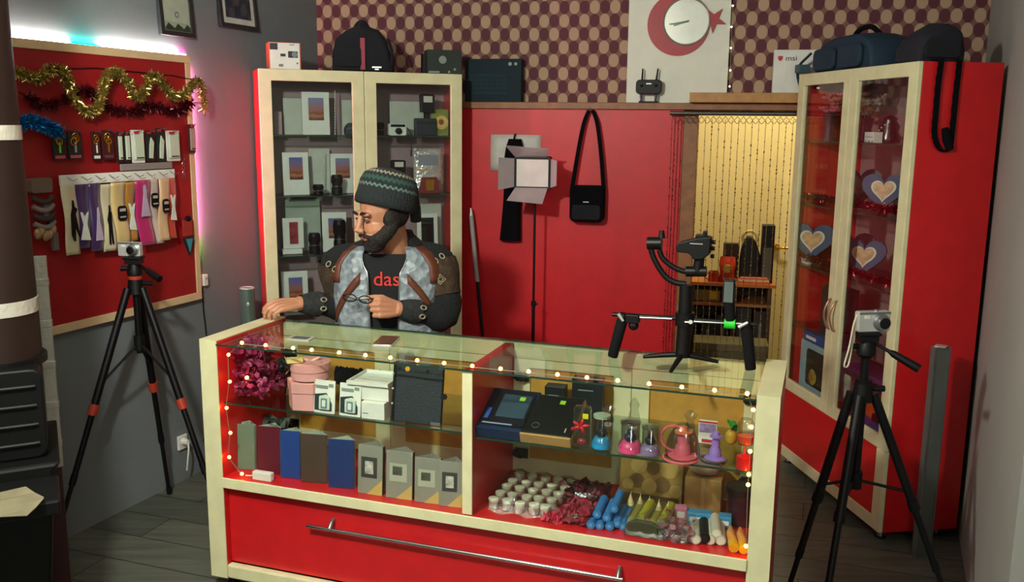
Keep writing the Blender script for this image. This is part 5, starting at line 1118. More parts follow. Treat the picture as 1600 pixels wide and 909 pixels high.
# big blue bag: laid along the cabinet top
t = thing('camera_bag', 'large dark blue camera bag on the heart cabinet', 'bag', RC, .47, .17, ZC, 0)
soft_bag([(-.46, 0), (-.46, .08), (-.42, .13), (-.30, .16), (-.12, .165), (-.02, .155), (.05, .13), (.09, .07), (.10, 0)], .24, DBL, t)
g = G(); g.prism(rrect(.20, .10, .03, 4, -.30, .06), -.142, -.12); g.obj('pocket', DBL, t, bev=.008); g = G(); g.prism(rrect(.20, .10, .03, 4, -.07, .06), -.142, -.12); g.obj('pocket', DBL, t, bev=.008)
g = G(); g.tube(smoothpath([(-.3, 0, .15), (-.24, 0, .19), (-.14, 0, .195), (-.06, 0, .155)], 5), .012, 8); g.obj('handle', BLKF, t, smooth=60)
g = G(); g.tube(smoothpath([(-.46, -.12, .1), (-.53, -.15, .03), (-.535, -.12, -.07), (-.54, -.06, -.13)], 5), .007, 6); g.obj('dangling_strap', DBL, t, smooth=60)
g = G(); g.box(-.545, -.50, -.16, -.10, .01, .05); g.obj('buckle_tab', mat('grey_teal_tab', '3c5a60', .6), t, bev=.004)
t = thing('messenger_bag', 'black bag with long strap hanging down the cabinet side', 'bag', RC, .86, .13, ZC, PI/2)
soft_bag([(-.11, 0), (-.105, .06), (-.085, .105), (-.03, .135), (.01, .155), (.04, .14), (.085, .115), (.095, .05), (.095, 0)], .18, mat('blue_black_nylon', '0f1220', .8, bump=.3, bsc=300), t)
g = G(); g.prism(rrect(.15, .07, .02, 4, -.01, .05), -.10, -.09); g.obj('front_pocket', NAVY, t, bev=.006)
def rcs(px, py):   # point on the cabinet's near side, as bag-local coordinates
    d = ray(px, py); s_ = RC.o + RC.a * .995; tt = (s_ - CAMO).dot(RC.a) / d.dot(RC.a); P = CAMO + d*tt; q = P - RC.w(.86, .13, ZC); return Vector((q.dot(RC.b), -q.dot(RC.a) - .008, q.z))
P = [rcs(1468, 96) + Vector((0, .02, .008)), rcs(1467, 98) + Vector((0, -.004, .004))] + [rcs(*p) for p in ((1464, 130), (1460, 175), (1458, 210), (1464, 230), (1474, 237), (1482, 228), (1486, 200), (1491, 150), (1496, 105), (1496, 96))]
P = [P[0] + Vector((0, .03, 0))] + P + [P[-1] + Vector((0, .03, .012))]
P = smoothpath(P, 5)
g = G(); g.grid([[(p.x - .012, p.y - .004*(i % 2), p.z), (p.x + .012, p.y, p.z + .001)] for i, p in enumerate(P)]); g.obj('strap', BLKF, t, sol=.004)
A, B = rcs(1474, 200), rcs(1482, 234); g = G(); g.tube([A, (A + B)/2, B], [.012, .02, .014], 10); g.obj('shoulder_pad', BLKF, t, smooth=60)
# ================================================================== inside the counter, upper left shelf
ZS1, ZS2, ZB = 0.7155, 0.7055, 0.4405
def spot(px, py, z): return CT.Z(px, py, z)
def item(name, label, cat, px, py, z, rz=0, group=None, vmin=.04, vmax=.40):
    u, v = spot(px, py, z); v2 = min(max(v, vmin), vmax)
    if v2 != v: u = CT.V(px, py, v2)[0]
    return thing(name, label, cat, CT, u, v2, z, rz, group), CT.k(u, v2, z)
def petals(c, r, n, material, seed, size=.018):
    rnd = random.Random(seed); g = G()
    for i in range(n):
        p = Vector((rnd.uniform(-1, 1)*r[0], rnd.uniform(-1, 1)*r[1], rnd.uniform(-1, 1)*r[2])) + Vector(c)
        a = Vector((rnd.gauss(0, 1), rnd.gauss(0, 1), rnd.gauss(0, 1))).normalized(); b = a.cross(Vector((rnd.gauss(0, 1), rnd.gauss(0, 1), rnd.gauss(0, 1)))).normalized(); n_ = a.cross(b); s = size*rnd.uniform(.6, 1.2)
        q = [p - a*s, p - a*.3*s + b*s*.7 + n_*s*.25, p + a*s*.6 + b*s*.5, p + a*s*.9 + n_*s*.3, p + a*s*.6 - b*s*.5, p - a*.3*s - b*s*.7 + n_*s*.25]
        f = g.face([g.bm.verts.new(x) for x in q])
    return g
PET = mat('magenta_petal', '8c2450', .5, nz=.35, nsc=25)
t, k = item('petal_garland', 'bunch of magenta fabric petals hanging at the counter end', 'garland', 400, 640, ZS1, vmin=.15)
petals((-.01, 0, .115), (.085, .07, .10), 420, PET, 1).obj('petals', PET, t)['kind'] = 'stuff'
g = G(); g.tube(smoothpath([(-.06, 0, .21), (0, .02, .16), (.03, 0, .08), (0, 0, .02)], 5), .002, 5); g.obj('cord', BLACK, t)
g = G(); g.ell((.02, -.075, .085), .007, 8); g.obj('orange_light', mat('warm_bulb'), t)
t, k = item('shadow_rose', 'dark rose shape standing in for flower shadow between petals and pink box', 'flower', 447, 640, ZS1, vmin=.2)  # dark petals and leaves stand in for the flower shadows here
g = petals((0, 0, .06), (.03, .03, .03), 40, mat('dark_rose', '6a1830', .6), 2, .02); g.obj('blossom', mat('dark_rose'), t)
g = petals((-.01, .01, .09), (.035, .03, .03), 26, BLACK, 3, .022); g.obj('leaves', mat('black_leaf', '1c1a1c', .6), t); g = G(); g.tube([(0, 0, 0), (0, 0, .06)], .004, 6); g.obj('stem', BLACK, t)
PINK = mat('pink_gift_paper', 'd59a98', .55)
t, k = item('gift_box', 'hexagonal pink gift box under the round pink box', 'gift box', 484, 648, ZS1, .2, vmin=.10)
R6 = 33*k; H6 = 44*k; pk = (t.location.copy(), k)
g = G(); g.lathe([(R6, 0), (R6, H6*.62)], 6); g.obj('base', PINK, t, bev=.002); g = G(); g.lathe([(R6*1.05, H6*.62), (R6*1.05, H6), (R6*.5, H6)], 6); g.obj('lid', PINK, t, bev=.002)
g = G(); g.tube([(-R6*.8, -R6*.35, H6 + .002), (R6*.8, R6*.3, H6 + .002)], .004, 6); g.obj('ribbon', mat('pale_pink_ribbon', 'dfb0a8', .4), t)
t2 = thing('gift_box', 'round pink gift box with ribbon and cream tag on top of the hexagonal box', 'gift box', WORLD, pk[0].x + .008, pk[0].y, ZS1 + H6 + .006, .3)
R7 = 30*k; g = G(); g.lathe([(R7, 0), (R7, 16*k)], 28); g.obj('base', PINK, t2, smooth=40); g = G(); g.lathe([(R7*1.04, 13*k), (R7*1.04, 25*k), (R7*.9, 26*k)], 28); g.obj('lid', PINK, t2, smooth=40)
for s in (-1, 1): g = G(); g.ell((s*.018, 0, 28*k), (.02, .010, .006), 10, RY(-s*.35)); g.obj('bow_loop', mat('pale_pink_ribbon'), t2, smooth=60)
g = G(); g.box(-R7*1.2, -R7*.4, -R7*.5, -R7*.1, 27*k, 34*k); g.obj('tag', mat('cream_tag', 'd8c888', .5), t2)
for i, px in enumerate((507, 547)):
    t, k = item('memory_card_pack', ('memory card blister pack leaning on the pink gift box', 'memory card blister pack beside the white boxes')[i], 'memory card', px, 655, ZS1, .0, vmin=.045); w, h = 37*k, 52*k
    t.rotation_euler = (-.10, 0, CT.yaw)
    g = G(); g.prism(rrect(w, h, .003, 2, 0, h/2), -.0015, .0015); g.obj('card', WHITE, t)
    g = G(); g.prism([(-w*.46, h*.08), (w*.36, h*.08), (w*.36, h*.3), (w*.1, h*.62), (-w*.46, h*.56)], -.003, -.0016); g.obj('dark_print', mat('dark_slate_print', '28363c', .5), t)
    g = G(); g.prism([(-w*.2, h*.12), (w*.3, h*.12), (w*.3, h*.5), (w*.1, h*.58), (-w*.2, h*.52)], -.012, -.0031); b = g.obj('blister', mat('pale_blister', 'c4d0bc', .4), t, bev=.002)
    g = G(); g.prism(rrect(w*.28, h*.3, .003, 3, w*.06, h*.32), -.0145, -.0122); g.obj('memory_card', mat('steel_blue_chip', '5a8898', .35), b); g = G(); g.prism(rrect(w*.16, h*.2, .002, 3, w*.06, h*.32), -.0155, -.0146); g.obj('chip_label', WHITE, b)
    g = G(); g.box(-w*.42, w*.16, -.0026, -.0016, h*.74, h*.84); g.box(w*.2, w*.42, -.0026, -.0016, h*.8, h*.9); g.obj('printed_text', mat('pale_print', '7c8c88', .5), t)
t, k = item('white_carton', 'small white carton under the larger white box', 'box', 588, 664, ZS1, .05, vmin=.06)
g = G(); g.box(-21*k, 18*k, -.02, .09, 0, 27*k); g.obj('carton', WHITE, t, bev=.002); g = G(); g.box(-18*k, -9*k, -.0215, -.0203, 9*k, 10*k); g.obj('print', mat('grey_print', '707c7c', .5), t); loc = t.location.copy()
t = thing('white_carton', 'larger white lidded box on the small white carton', 'box', CT, CT.loc(loc)[0] - .0, CT.loc(loc)[1] + .02, ZS1 + 27*k + .001, .05)
g = G(); g.box(-46*k, 21*k, -.02, .11, 0, 24*k); g.obj('carton', WHITE, t, bev=.002)
g = G(); g.ringprism([(-48*k, 0), (22*k, 0), (22*k, .16), (-48*k, .16)], [(-46*k, .006), (20*k, .006), (20*k, .154), (-46*k, .154)], 24*k + .001, 30*k, TR(0, -.03, 0) @ Matrix(((1, 0, 0, 0), (0, 0, 1, 0), (0, 1, 0, 0), (0, 0, 0, 1)))); g.box(-47*k, 21*k, -.03, .125, 24*k + .0005, 25*k); g.obj('tray_lid', WHITE, t)
t, k = item('ruffled_ribbon', 'black ruffled trim lying behind the white boxes', 'trim', 560, 596, ZS1, vmin=.34, vmax=.38)
g = G()
for i in range(14): g.ell((-.09 + .014*i, .004*math.sin(i*2), .055 + .006*math.sin(i*3.1)), (.010, .010, .016), 8)
g.obj('ruffle', BLKF, t, smooth=60); g = G(); g.box(-.1, .1, -.008, .008, 0, .05); g.obj('roll', BLACK, t)
t, k = item('photo_album', 'large black photo album standing open-edged with orange price dot', 'album', 652, 676, ZS1, .0, vmin=.06); t.rotation_euler = (-.16, 0, CT.yaw + .05)
w, h = 80*k, 93*k
g = G(); g.box(-w/2, w/2, -.010, .010, 0, h); g.obj('cover', mat('black_leatherette', '16222a', .6, bump=.3, bsc=250), t, bev=.003); g = G(); g.box(-w/2 - .004, -w/2 + .006, -.012, .012, .002, h); g.obj('spine', BLACK, t)
g = G(); g.cyl((-w*.23, -.0102, h*.90), (-w*.23, -.0125, h*.90), 4*k, n=14); g.obj('price_dot', mat('orange_sticker', 'd89a28', .5), t)
g = G(); g.cyl((w*.5 + .004, -.01, h*.48), (w*.5 + .004, .006, h*.48), .010, n=10); g.obj('clasp', BLACK, t)
for z in (.3, .55, .8): g = G(); g.ell((-w/2 - .003, -.012, h*z), .004, 8); g.obj('rivet', SILVER, t)
g = G(); g.box(w*.3, w*.5, -.012, -.0103, .0, .01); g.box(w*.42, w*.5, -.012, -.0103, h - .012, h); g.obj('corner_guard', STEEL, t)
o = G().box(-.018, .018, -.0012, 0, -.014, .014).obj('sticker', WHITE); u, z = CT.V(723, 672, .41); one(o, 'small white sticker on the brown board beside the divider', 'sticker', CT, .955, .4185, z)
# ------------------------------------------------------------------ lower left: folders and albums in a row
FOLD = [(381, 742, 40, 72, '5f7a6c', 'grey-green photo folder nearest the counter end'), (421, 752, 37, 76, '5a1428', 'maroon photo folder between the grey-green and blue ones'), (455, 760, 32, 76, '1c3f86', 'bright blue photo folder beside the maroon one'), (491, 766, 42, 78, '4a3c32', 'brown photo folder between the two blue ones'), (534, 772, 42, 78, '16306a', 'navy photo folder with white pages showing')]
for i, (px, py, w, h, c, l) in enumerate(FOLD):
    t, k = item('photo_folder', l, 'album', px, py, ZB, .0, vmin=.10 - .008*i)
    w, h = w*k*1.0, h*k; t.rotation_euler = (-.05, 0, CT.yaw + .16)
    g = G(); g.box(-w/2, w/2, -.004, .0, 0, h); g.obj('cover', mat('folder_cloth_%s' % 'abcde'[i], c, .5), t, bev=.001)
    g = G(); g.grid([[(-w/2, .001, 0), (-w/2, .001, h*.99)], [(w*.1, .04, 0), (w*.1, .04, h*1.02)], [(w/2 - .001, .008, 0), (w/2 - .001, .008, h*.98)]]); g.obj('inner_leaf', PW, t, sol=.002)
    g = G(); g.box(w/2 - .004, w/2, .0002, .012, .0, h*.985); g.obj('page_edge', mat('page_edge', 'b8b4a8', .7), t)
ALB = [(579, 783, 42, 78, 'a', 'grey card album with black and white portrait beside the navy folder'), (624, 787, 44, 76, 'b', 'grey card album with landscape picture, beside the portrait one'), (668, 793, 42, 72, 'b', 'grey card album with landscape picture, second before the divider'), (704, 797, 38, 72, 'a', 'grey card album with dark portrait beside the divider')]
GRC = mat('grey_album_card', '87887c', .6); GRD = mat('dark_album_card', '3a3a38', .6)
for i, (px, py, w, h, s, l) in enumerate(ALB):
    t, k = item('card_album', l, 'album', px, py, ZB, .0, vmin=.055); w, h = w*k, h*k
    t.rotation_euler = (-.06, 0, CT.yaw + .02 + .03*i)
    g = G(); g.box(-w/2, w/2, -.004, 0, 0, h); g.obj('cover', GRC, t, bev=.001)
    g = G(); g.prism([(w*.5, 0), (w*.5, h*.32), (-w*.1, .002), (-w*.1, 0)], -.0055, -.0042); g.obj('gold_corner', mat('gold_card', 'c0a860', .45), t)
    if s == 'a':
        g = G(); g.box(-w*.36, w*.28, -.0055, -.0042, h*.34, h*.76); p = g.obj('mount', GRD, t); g = G(); g.box(-w*.2, w*.14, -.0068, -.0056, h*.42, h*.68); g.obj('portrait', mat('bw_portrait', 'a8a8a0', .5, nz=.9, nsc=35), p)
    else:
        g = G(); g.box(-w*.36, w*.30, -.0055, -.0042, h*.36, h*.74); p = g.obj('mount', mat('pale_album_mount', 'a8ac98', .6), t); g = G(); g.box(-w*.24, w*.12, -.0068, -.0056, h*.50, h*.68); g.obj('landscape', mat('dark_landscape', '4a4c42', .5, nz=.6, nsc=30), p)
    g = G(); g.grid([[(-w/2, .001, 0), (-w/2, .001, h*.99)], [(w*.05, .045, 0), (w*.05, .045, h*1.03)], [(w/2, .006, 0), (w/2, .006, h*.99)]]); g.obj('inner_leaf', GRC, t, sol=.002)
    g = G(); g.box(w/2 - .003, w/2 + .001, .0002, .014, 0, h*.99); g.obj('spine', GRD, t)
t, k = item('power_adapter', 'small white power adapter at the front of the base shelf', 'adapter', 411, 750, ZB, .0, vmin=.012)
g = G(); g.box(-17*k, 17*k, -.01, .014, 0, 14*k); g.obj('case', WPL, t, bev=.004); g = G(); g.tube([(-17*k, 0, 6*k), (-24*k, 0, 4*k), (-32*k, .003, 3*k)], .002, 6); g.obj('lead', WPL, t)
t, k = item('crumpled_cloth', 'crumpled grey cloth behind the photo folders', 'cloth', 425, 720, ZB, vmin=.28)
g = G(); rows = [[(.10*(j/7 - .5) * 1.6, .05*(i/5 - .5), .13 + .02*math.sin(i*2.3 + j*1.7)) for j in range(8)] for i in range(6)]; g.grid(rows); g.obj('cloth', mat('grey_green_cloth', '5c6862', .8), t, smooth=60, sol=.004); g = G(); g.box(-.06, .06, -.02, .02, 0, .125); g.obj('box_under', mat('dim_box', '4a4c48', .7), t)
# ------------------------------------------------------------------ upper right shelf
t, k = item('tablet_box', 'navy graphics tablet box tilted beside the divider with lime price tag', 'box', 782, 686, ZS2, .0, vmin=.05)
w = 82*k; L = .20; m = TR(0, 0, .004) @ RX(.42)
NV = mat('navy_carton', '10203c', .45); LIME = mat('lime_sticker', '8cd034', .5)
g = G(); g.box(-w/2, w/2, 0, L, 0, .03, m); b = g.obj('carton', NV, t, bev=.003)
g = G(); g.box(-w*.5, w*.5, -.006, -.0005, -.006, .034, m); g.obj('front_lip', mat('deep_blue', '122c52', .4), t)
g = G(); g.prism(rrect(w*.88, L*.86, .01, 4, 0, L*.5), -.036, -.0305, m @ TR(0, 0, 0) @ Matrix(((1, 0, 0, 0), (0, 0, 1, 0), (0, -1, 0, 0), (0, 0, 0, 1)))); tb = g.obj('tablet', mat('tablet_black', '10141c', .3), t)
g = G(); g.prism(rrect(w*.58, L*.56, .004, 3, w*.10, L*.54), -.0375, -.0365, m @ Matrix(((1, 0, 0, 0), (0, 0, 1, 0), (0, -1, 0, 0), (0, 0, 0, 1)))); g.obj('active_area', mat('tablet_grey', '2c4454', .4), tb)
g = G(); g.box(-w*.40, -w*.31, L*.2, L*.45, .0365, .0378, m); g.obj('blue_button', mat('button_blue', '2c52a0', .4), tb); g = G(); g.box(w*.16, w*.27, L*.68, L*.77, .038, .0395, m); g.obj('price_tag', LIME, tb); g = G(); g.box(-w*.38, w*.22, L*.08, L*.11, .0365, .0375, m); g.obj('printed_line', mat('print_silver', '7a8aa8', .4), tb)
g = G(); g.box(-w*.4, w*.4, L*.78, L*.84, .0, L*.84*math.sin(.42) + .0); g.obj('prop', NV, t)
t, k = item('tablet_tray', 'black pen tablet in an open cardboard tray with lime price tag', 'box', 853, 700, ZS2, .0, vmin=.045)
w = 82*k; L = .20; m = TR(0, 0, .004) @ RX(.40)
g = G(); g.box(-w/2, w/2, 0, L, 0, .022, m); g.box(-w/2, w/2, -.008, -.0002, -.004, .032, m); g.obj('tray', CARD, t, bev=.001)
g = G(); g.box(-w*.49, w*.49, .002, L*.98, .0222, .031, m); tb = g.obj('tablet', mat('tablet_black2', '0b0f10', .3), t, bev=.003)
g = G(); g.torus((0, 0, 0), .012, .0014, m @ TR(-w*.26, L*.2, .032), 18, 5); g.obj('printed_ring', mat('ring_grey', '50585a', .4), tb); g = G(); g.box(w*.04, w*.15, L*.76, L*.85, .0325, .034, m); g.obj('price_tag', LIME, tb); g = G(); g.box(w*.34, w*.36, L*.1, L*.2, .032, .033, m); g.obj('printed_mark', SILVER, tb)
g = G(); g.box(-w*.4, w*.4, L*.78, L*.84, .0, L*.84*math.sin(.40)); g.obj('prop', CARD, t)
for i, (px, py, a, b, l) in enumerate(((868, 640, 32, 40, 'dark carton standing behind the pen tablet tray'), (918, 648, 48, 58, 'larger dark carton behind the red ribbon bottle'))):
    t, k = item('dark_carton', l, 'box', px, py, ZS2, .05, vmin=.30, vmax=.36)
    g = G(); g.box(-a*k/2, a*k/2, -.02, .03, 0, b*k + .01); g.obj('carton', mat('blue_black_carton', '10181f', .5), t, bev=.002); g = G(); g.box(-a*k*.3, a*k*.2, -.0215, -.0203, b*k*.75, b*k*.78); g.obj('print', mat('pale_print', '7c8c88', .5), t)
# clear bottle toys
def jar_toy(px, py, r, h, fill, label, top, hat):
    t, k = item('jar_toy', label, 'toy', px, py, ZS2, vmin=.06); r, h = r*k, h*k
    g = G(); g.lathe([(r*.7, 0), (r*1.05, h*.06), (r*1.05, h*.22), (r*.8, h*.34), (r*.7, h*.36)], 20); g.obj('base_bowl', fill, t, smooth=50)
    g = G(); g.lathe([(r*1.1, h*.20), (r*.9, h*.38), (r*.85, h*.4), (r*.85, h*.92), (r*.6, h)], 20); g.obj('clear_jar', CLEARP, t, smooth=50)
    g = G(); g.ell((0, 0, h*.48), (r*.6, r*.5, h*.16), 12); g.ell((0, 0, h*.66), (r*.32, r*.32, h*.09), 10); g.obj('figure', top, t, smooth=60)
    g = G(); g.lathe([(r*.95, h*.92), (r*.95, h), (r*.5, h*1.03)], 20); g.obj('lid', hat, t, smooth=40)
    return t
jar_toy(939, 704, 14, 56, mat('cyan_toy', '1a8ac0', .35), 'clear jar toy with bright blue base', BLACK, mat('pale_green_lid', '8aa08a', .4))
jar_toy(984, 711, 17, 52, mat('pink_toy', 'd8407c', .35), 'clear jar toy with hot pink base', mat('navy_figure', '141a40', .4), CLEARP)
jar_toy(1015, 716, 15, 48, mat('violet_toy', '7a6490', .35), 'clear jar toy with violet base and black figure', BLACK, CLEARP)
t, k = item('ribbon_bottle', 'clear plastic bottle tied with a red ribbon', 'bottle', 909, 700, ZS2, vmin=.06)
g = G(); g.prism(rrect(27*k, 66*k, 5*k, 4, 0, 33*k), -.014, .014); g.obj('bottle', CLEARP, t, bev=.004); g = G(); g.tube([(0, 0, 66*k), (0, 0, 72*k)], [.006, .003], 8); g.obj('neck', CLEARP, t)
RRB = mat('red_ribbon', 'b01824', .4)
for a in (0.2, 1.3, 2.6, 3.6, 5.2): g = G(); g.ell((.014*math.cos(a), -.02, 36*k + .012*math.sin(a)), (.016, .006, .006), 8, RY(-a)); g.obj('bow_loop', RRB, t, smooth=60)
g = G(); g.tube([(-.03, -.02, 30*k), (0, -.02, 34*k)], .005, 6); g.obj('ribbon_tail', RRB, t); g = G(); g.ell((0, 0, 8*k), (9*k, .01, 6*k), 10); g.obj('red_gem', mat('red_gem', '8a2028', .2), t, smooth=60); g = G(); g.box(2*k, 11*k, -.0165, -.0145, 48*k, 56*k); g.obj('price_tag', mat('yellow_tag', 'c8c820', .5), t)
def dome_toy(px, py, r, h, body, label, hatc):
    t, k = item('dome_toy', label, 'toy', px, py, ZS2, vmin=.06); r, h = r*k, h*k
    g = G(); g.torus((-r*.1, 0, .004), r*1.0, .0035, None, 28, 6); g.obj('ring', body if hatc else CLEARP, t, smooth=60)
    g = G(); g.lathe([(r*.8, .008), (r*.85, h*.1), (r*.5, h*.16)], 20); g.obj('base', body, t, smooth=40)
    g = G(); g.lathe([(r*.5, h*.16), (r*.42, h*.36), (r*.3, h*.42), (r*.34, h*.55), (r*.2, h*.7)], 18); g.obj('figure', body, t, smooth=50)
    g = G(); g.lathe([(r*.5, h*.70), (r*.5, h*.74), (r*.28, h*.76), (r*.2, h*.86)], 18); g.obj('hat', hatc or body, t, smooth=40)
    if hatc:
        g = G(); rows = [[((r*1.02)*math.sin(a)*math.cos(b), (r*.8)*math.sin(a)*math.sin(b), h*.08 + h*.9*max(0, math.cos(a))) for b in [2*PI*j/20 for j in range(20)]] for a in [PI/2*i/7 for i in range(8)]]; g.grid(rows, True); g.obj('clear_dome', CLEARP, t, smooth=60)
        g = G(); g.torus((-r*.55, .01, h*.5), r*.75, .004, RX(PI/2), 24, 6); g.obj('handle', body, t, smooth=60)
    return t
dome_toy(1066, 718, 27, 62, mat('salmon_pink_toy', 'd05a70', .35), 'pink clear-domed toy with round handle and orange hat', mat('orange_hat', 'd0683c', .4))
dome_toy(1117, 720, 20, 56, mat('lavender_toy', '8068b8', .35), 'lavender figure toy on a clear ring', None)
t, k = item('hourglass', 'red liquid hourglass toy beside the counter end', 'toy', 1162, 736, ZS2, vmin=.05)
r, h = 12*k, 80*k; REDL = mat('red_liquid', 'b81414', .15)
g = G(); g.lathe([(r, 0), (r, h*.24), (r*.2, h*.30)], 18); g.obj('lower_liquid', REDL, t, smooth=40); g = G(); g.lathe([(r*.15, h*.30), (r*.15, h*.46), (r*.9, h*.52), (r, h*.66)], 18); g.obj('upper_liquid', mat('orange_liquid', 'd04418', .15), t, smooth=40); g = G(); g.lathe([(r*1.04, h*.50), (r*1.04, h*.92), (r*.7, h)], 18); g.obj('clear_tube', CLEARP, t, smooth=40)
t, k = item('pineapple_toy', 'small yellow pineapple figure with green crown', 'toy', 1142, 694, ZS2, vmin=.12)
g = G(); g.ell((0, 0, 12*k), (10*k, 10*k, 13*k), 12); g.obj('fruit', mat('yellow_toy', 'c09a30', .4), t, smooth=60); g = petals((0, 0, 30*k), (.010, .01, .012), 10, None, 5, .014); g.obj('crown', mat('green_toy', '2a8a30', .4), t)
t, k = item('sticker_card', 'small white card box with lilac and red printing', 'box', 1105, 692, ZS2, .0, vmin=.14); w, h = 28*k, 36*k
g = G(); g.box(-w/2, w/2, -.006, .01, 0, h); g.obj('carton', WHITE, t, bev=.001); g = G(); g.box(-w*.45, w*.45, -.0072, -.0062, h*.5, h*.9); g.obj('lilac_print', mat('lilac_print', '8a78a8', .5, nz=.5, nsc=60), t); g = G(); g.box(-w*.3, w*.45, -.0072, -.0062, h*.06, h*.2); g.box(-w*.5, w*.5, -.0072, -.0062, h*.93, h); g.obj('red_print', mat('red_print', 'b5202c', .5), t)
def ornament(px, py, zs, r1, r2, h, label):
    t, k = item('glass_ornament', label, 'ornament', px, py, zs, vmin=.2, vmax=.34)
    g = G(); g.lathe([(r1*k*.6, 0), (r1*k, h*k*.25), (r1*k*.7, h*k*.55), (r2*k*.7, h*k*.62), (r2*k, h*k*.8), (r2*k*.3, h*k)], 18); g.obj('body', CLEARP, t, smooth=60); g = G(); g.lathe([(r1*k*.7, 0), (r1*k*.7, .006)], 18); g.obj('foot', SILVER, t)
ornament(990, 668, ZS2, 10, 8, 48, 'tall clear glass ornament before the cream door frame'); ornament(950, 664, ZS2, 9, 11, 34, 'round clear glass ornament behind the blue jar toy'); ornament(1078, 674, ZS2, 8, 11, 34, 'round clear glass ornament behind the pink dome toy')
# ------------------------------------------------------------------ lower right: jars, bundles, candles, cartons
t = thing('candle_jar', 'small white-lidded jar in the cellophane pack beside the divider', 'jar', CT, 1.1, .1, ZB, 0, 'white-lidded jars in the cellophane pack')
g = G(); g.lathe([(.015, 0), (.017, .003), (.017, .02), (.014, .024)], 14); g.obj('glass_cup', mat('jar_body', 'a07c72', .3), t, smooth=40); g = G(); g.lathe([(.0165, .024), (.0175, .027), (.0175, .035), (.012, .037)], 14); g.obj('lid', mat('white_lid', 'cfd2b8', .45), t, smooth=40)
jt = t; first = True; rnd = random.Random(5)
for r in range(5):
    for c in range(5):
        u = 1.075 + .046*c + .012*r*.6 + rnd.uniform(-.004, .004); v = .085 + .05*r + rnd.uniform(-.004, .004); z = ZB + .003 + .004*r
        ORD = ('first', 'second', 'third', 'fourth', 'fifth', 'sixth'); lb = 'white-lidded jar in cellophane, %s from the divider, %s row from the shelf front' % (ORD[c], ORD[r])
        if first: put(jt, CT, u, v, z); jt['label'] = lb; first = False
        else: dup(jt, CT, u, v, z, rnd.uniform(0, 3), lb)
g = G(); rows = [[(1.045 + .265*i/14 + .006*math.sin(j*2.1), .05 + .29*j/10, ZB + .045 + .006*math.sin(i*1.3 + j*1.9) + .012*(j/10) - (.04 if i in (0, 14) or j in (0, 10) else 0)) for i in range(15)] for j in range(11)]
g.grid(rows); one(g.obj('cellophane_wrap', CELLO, smooth=60), 'clear cellophane wrap over the white-lidded jars', 'wrapping', CT, 0, 0, 0)
for i, (u, v, du, dv, h, c, s, l) in enumerate(((1.36, .10, .05, .06, .05, '8a1c30', 31, 'front bag of crimson fabric petals beside the white-lidded jars'), (1.345, .26, .085, .06, .055, '5c1422', 32, 'rear bag of dark red fabric petals behind the crimson bag'))):
    t = thing('petal_bag', l, 'bag', CT, u, v, ZB)
    m = mat('petal_red_%s' % 'ab'[i], c, .5, nz=.3, nsc=30); petals((0, 0, h*.55), (du*.85, dv*.8, h*.42), 260, m, s, .02).obj('petals', m, t)['kind'] = 'stuff'
    g = G(); rows = []
    for a in range(6):
        th = PI*(a + .5)/6; rows.append([(du*1.02*math.sin(th)*math.cos(b)*(1 + .06*math.sin(5*b)), dv*1.02*math.sin(th)*math.sin(b), h*.55 + h*.5*math.cos(th)) for b in [2*PI*j/18 for j in range(18)]])
    g.grid(rows, True); g.obj('bag', CELLO, t, smooth=60)
t, k = item('tissue_strip', 'pink crumpled tissue paper at the shelf front beside the petal bag', 'paper', 863, 815, ZB, vmin=.03)
g = petals((0, 0, .014), (.03, .012, .01), 40, None, 8, .016); g.obj('paper', mat('hot_pink_paper', 'c83450', .6), t)
BLT = mat('blue_foam', '2a72b4', .55); tubes = [(923, 822), (936, 829), (951, 834), (931, 806), (946, 812), (962, 822), (970, 836), (956, 800)]
for i, (px, py) in enumerate(tubes):
    u, z = CT.V(px, py, .045); z = max(z, ZB + .0140)
    g = G(); g.cyl((0, 0, 0), (-.006, .13, 0), .0138, n=16); t = thing('foam_roll', 'blue foam roll in the stack beside the petal bag', 'roll', CT, u, .045 + .004*i, z, 0, 'blue foam rolls stacked in the counter'); g.obj('roll', BLT, t, smooth=40); g = G(); g.cyl((0, -.0005, 0), (0, -.002, 0), .007, n=10); g.obj('core', mat('pale_blue_core', '5a94c4', .5), t)
t, k = item('tube_pack', 'cellophane pack of yellow-green tubes with a dark front', 'pack', 1005, 842, ZB, vmin=.04)
for i in range(4): g = G(); g.cyl((-.05 + .033*i, .03, .022 + .02*(i % 2)), (-.05 + .033*i + .01, .16, .03 + .02*(i % 2)), .015, n=14); g.obj('tube', mat('yellow_green_tube', '8c8a20', .4), t, smooth=40)
g = G(); g.prism([(-.06, 0), (.065, 0), (.05, .04), (.02, .052), (-.03, .052), (-.055, .038)], 0, .02); g.obj('dark_front', mat('dark_olive_front', '3a3c28', .4), t, bev=.003); g = G(); g.grid([[(-.07 + .14*i/10, -.006 + .17*j/6, .056 + .005*math.sin(i*2 + j*3) - .05*(j == 0) - (.05 if i in (0, 10) else 0)) for i in range(11)] for j in range(7)]); g.obj('wrap', CELLO, t, smooth=60)
t, k = item('perforated_box', 'brown card box with round cut-outs standing behind the candles', 'box', 1015, 784, ZB, vmin=.33, vmax=.36)
w, h = 98*k, 66*k; t.rotation_euler = (-.18, 0, CT.yaw + .05)
g = G(); g.box(-w/2, w/2, 0, .03, 0, h); g.obj('carton', mat('golden_card', 'a5803c', .6), t, bev=.002)
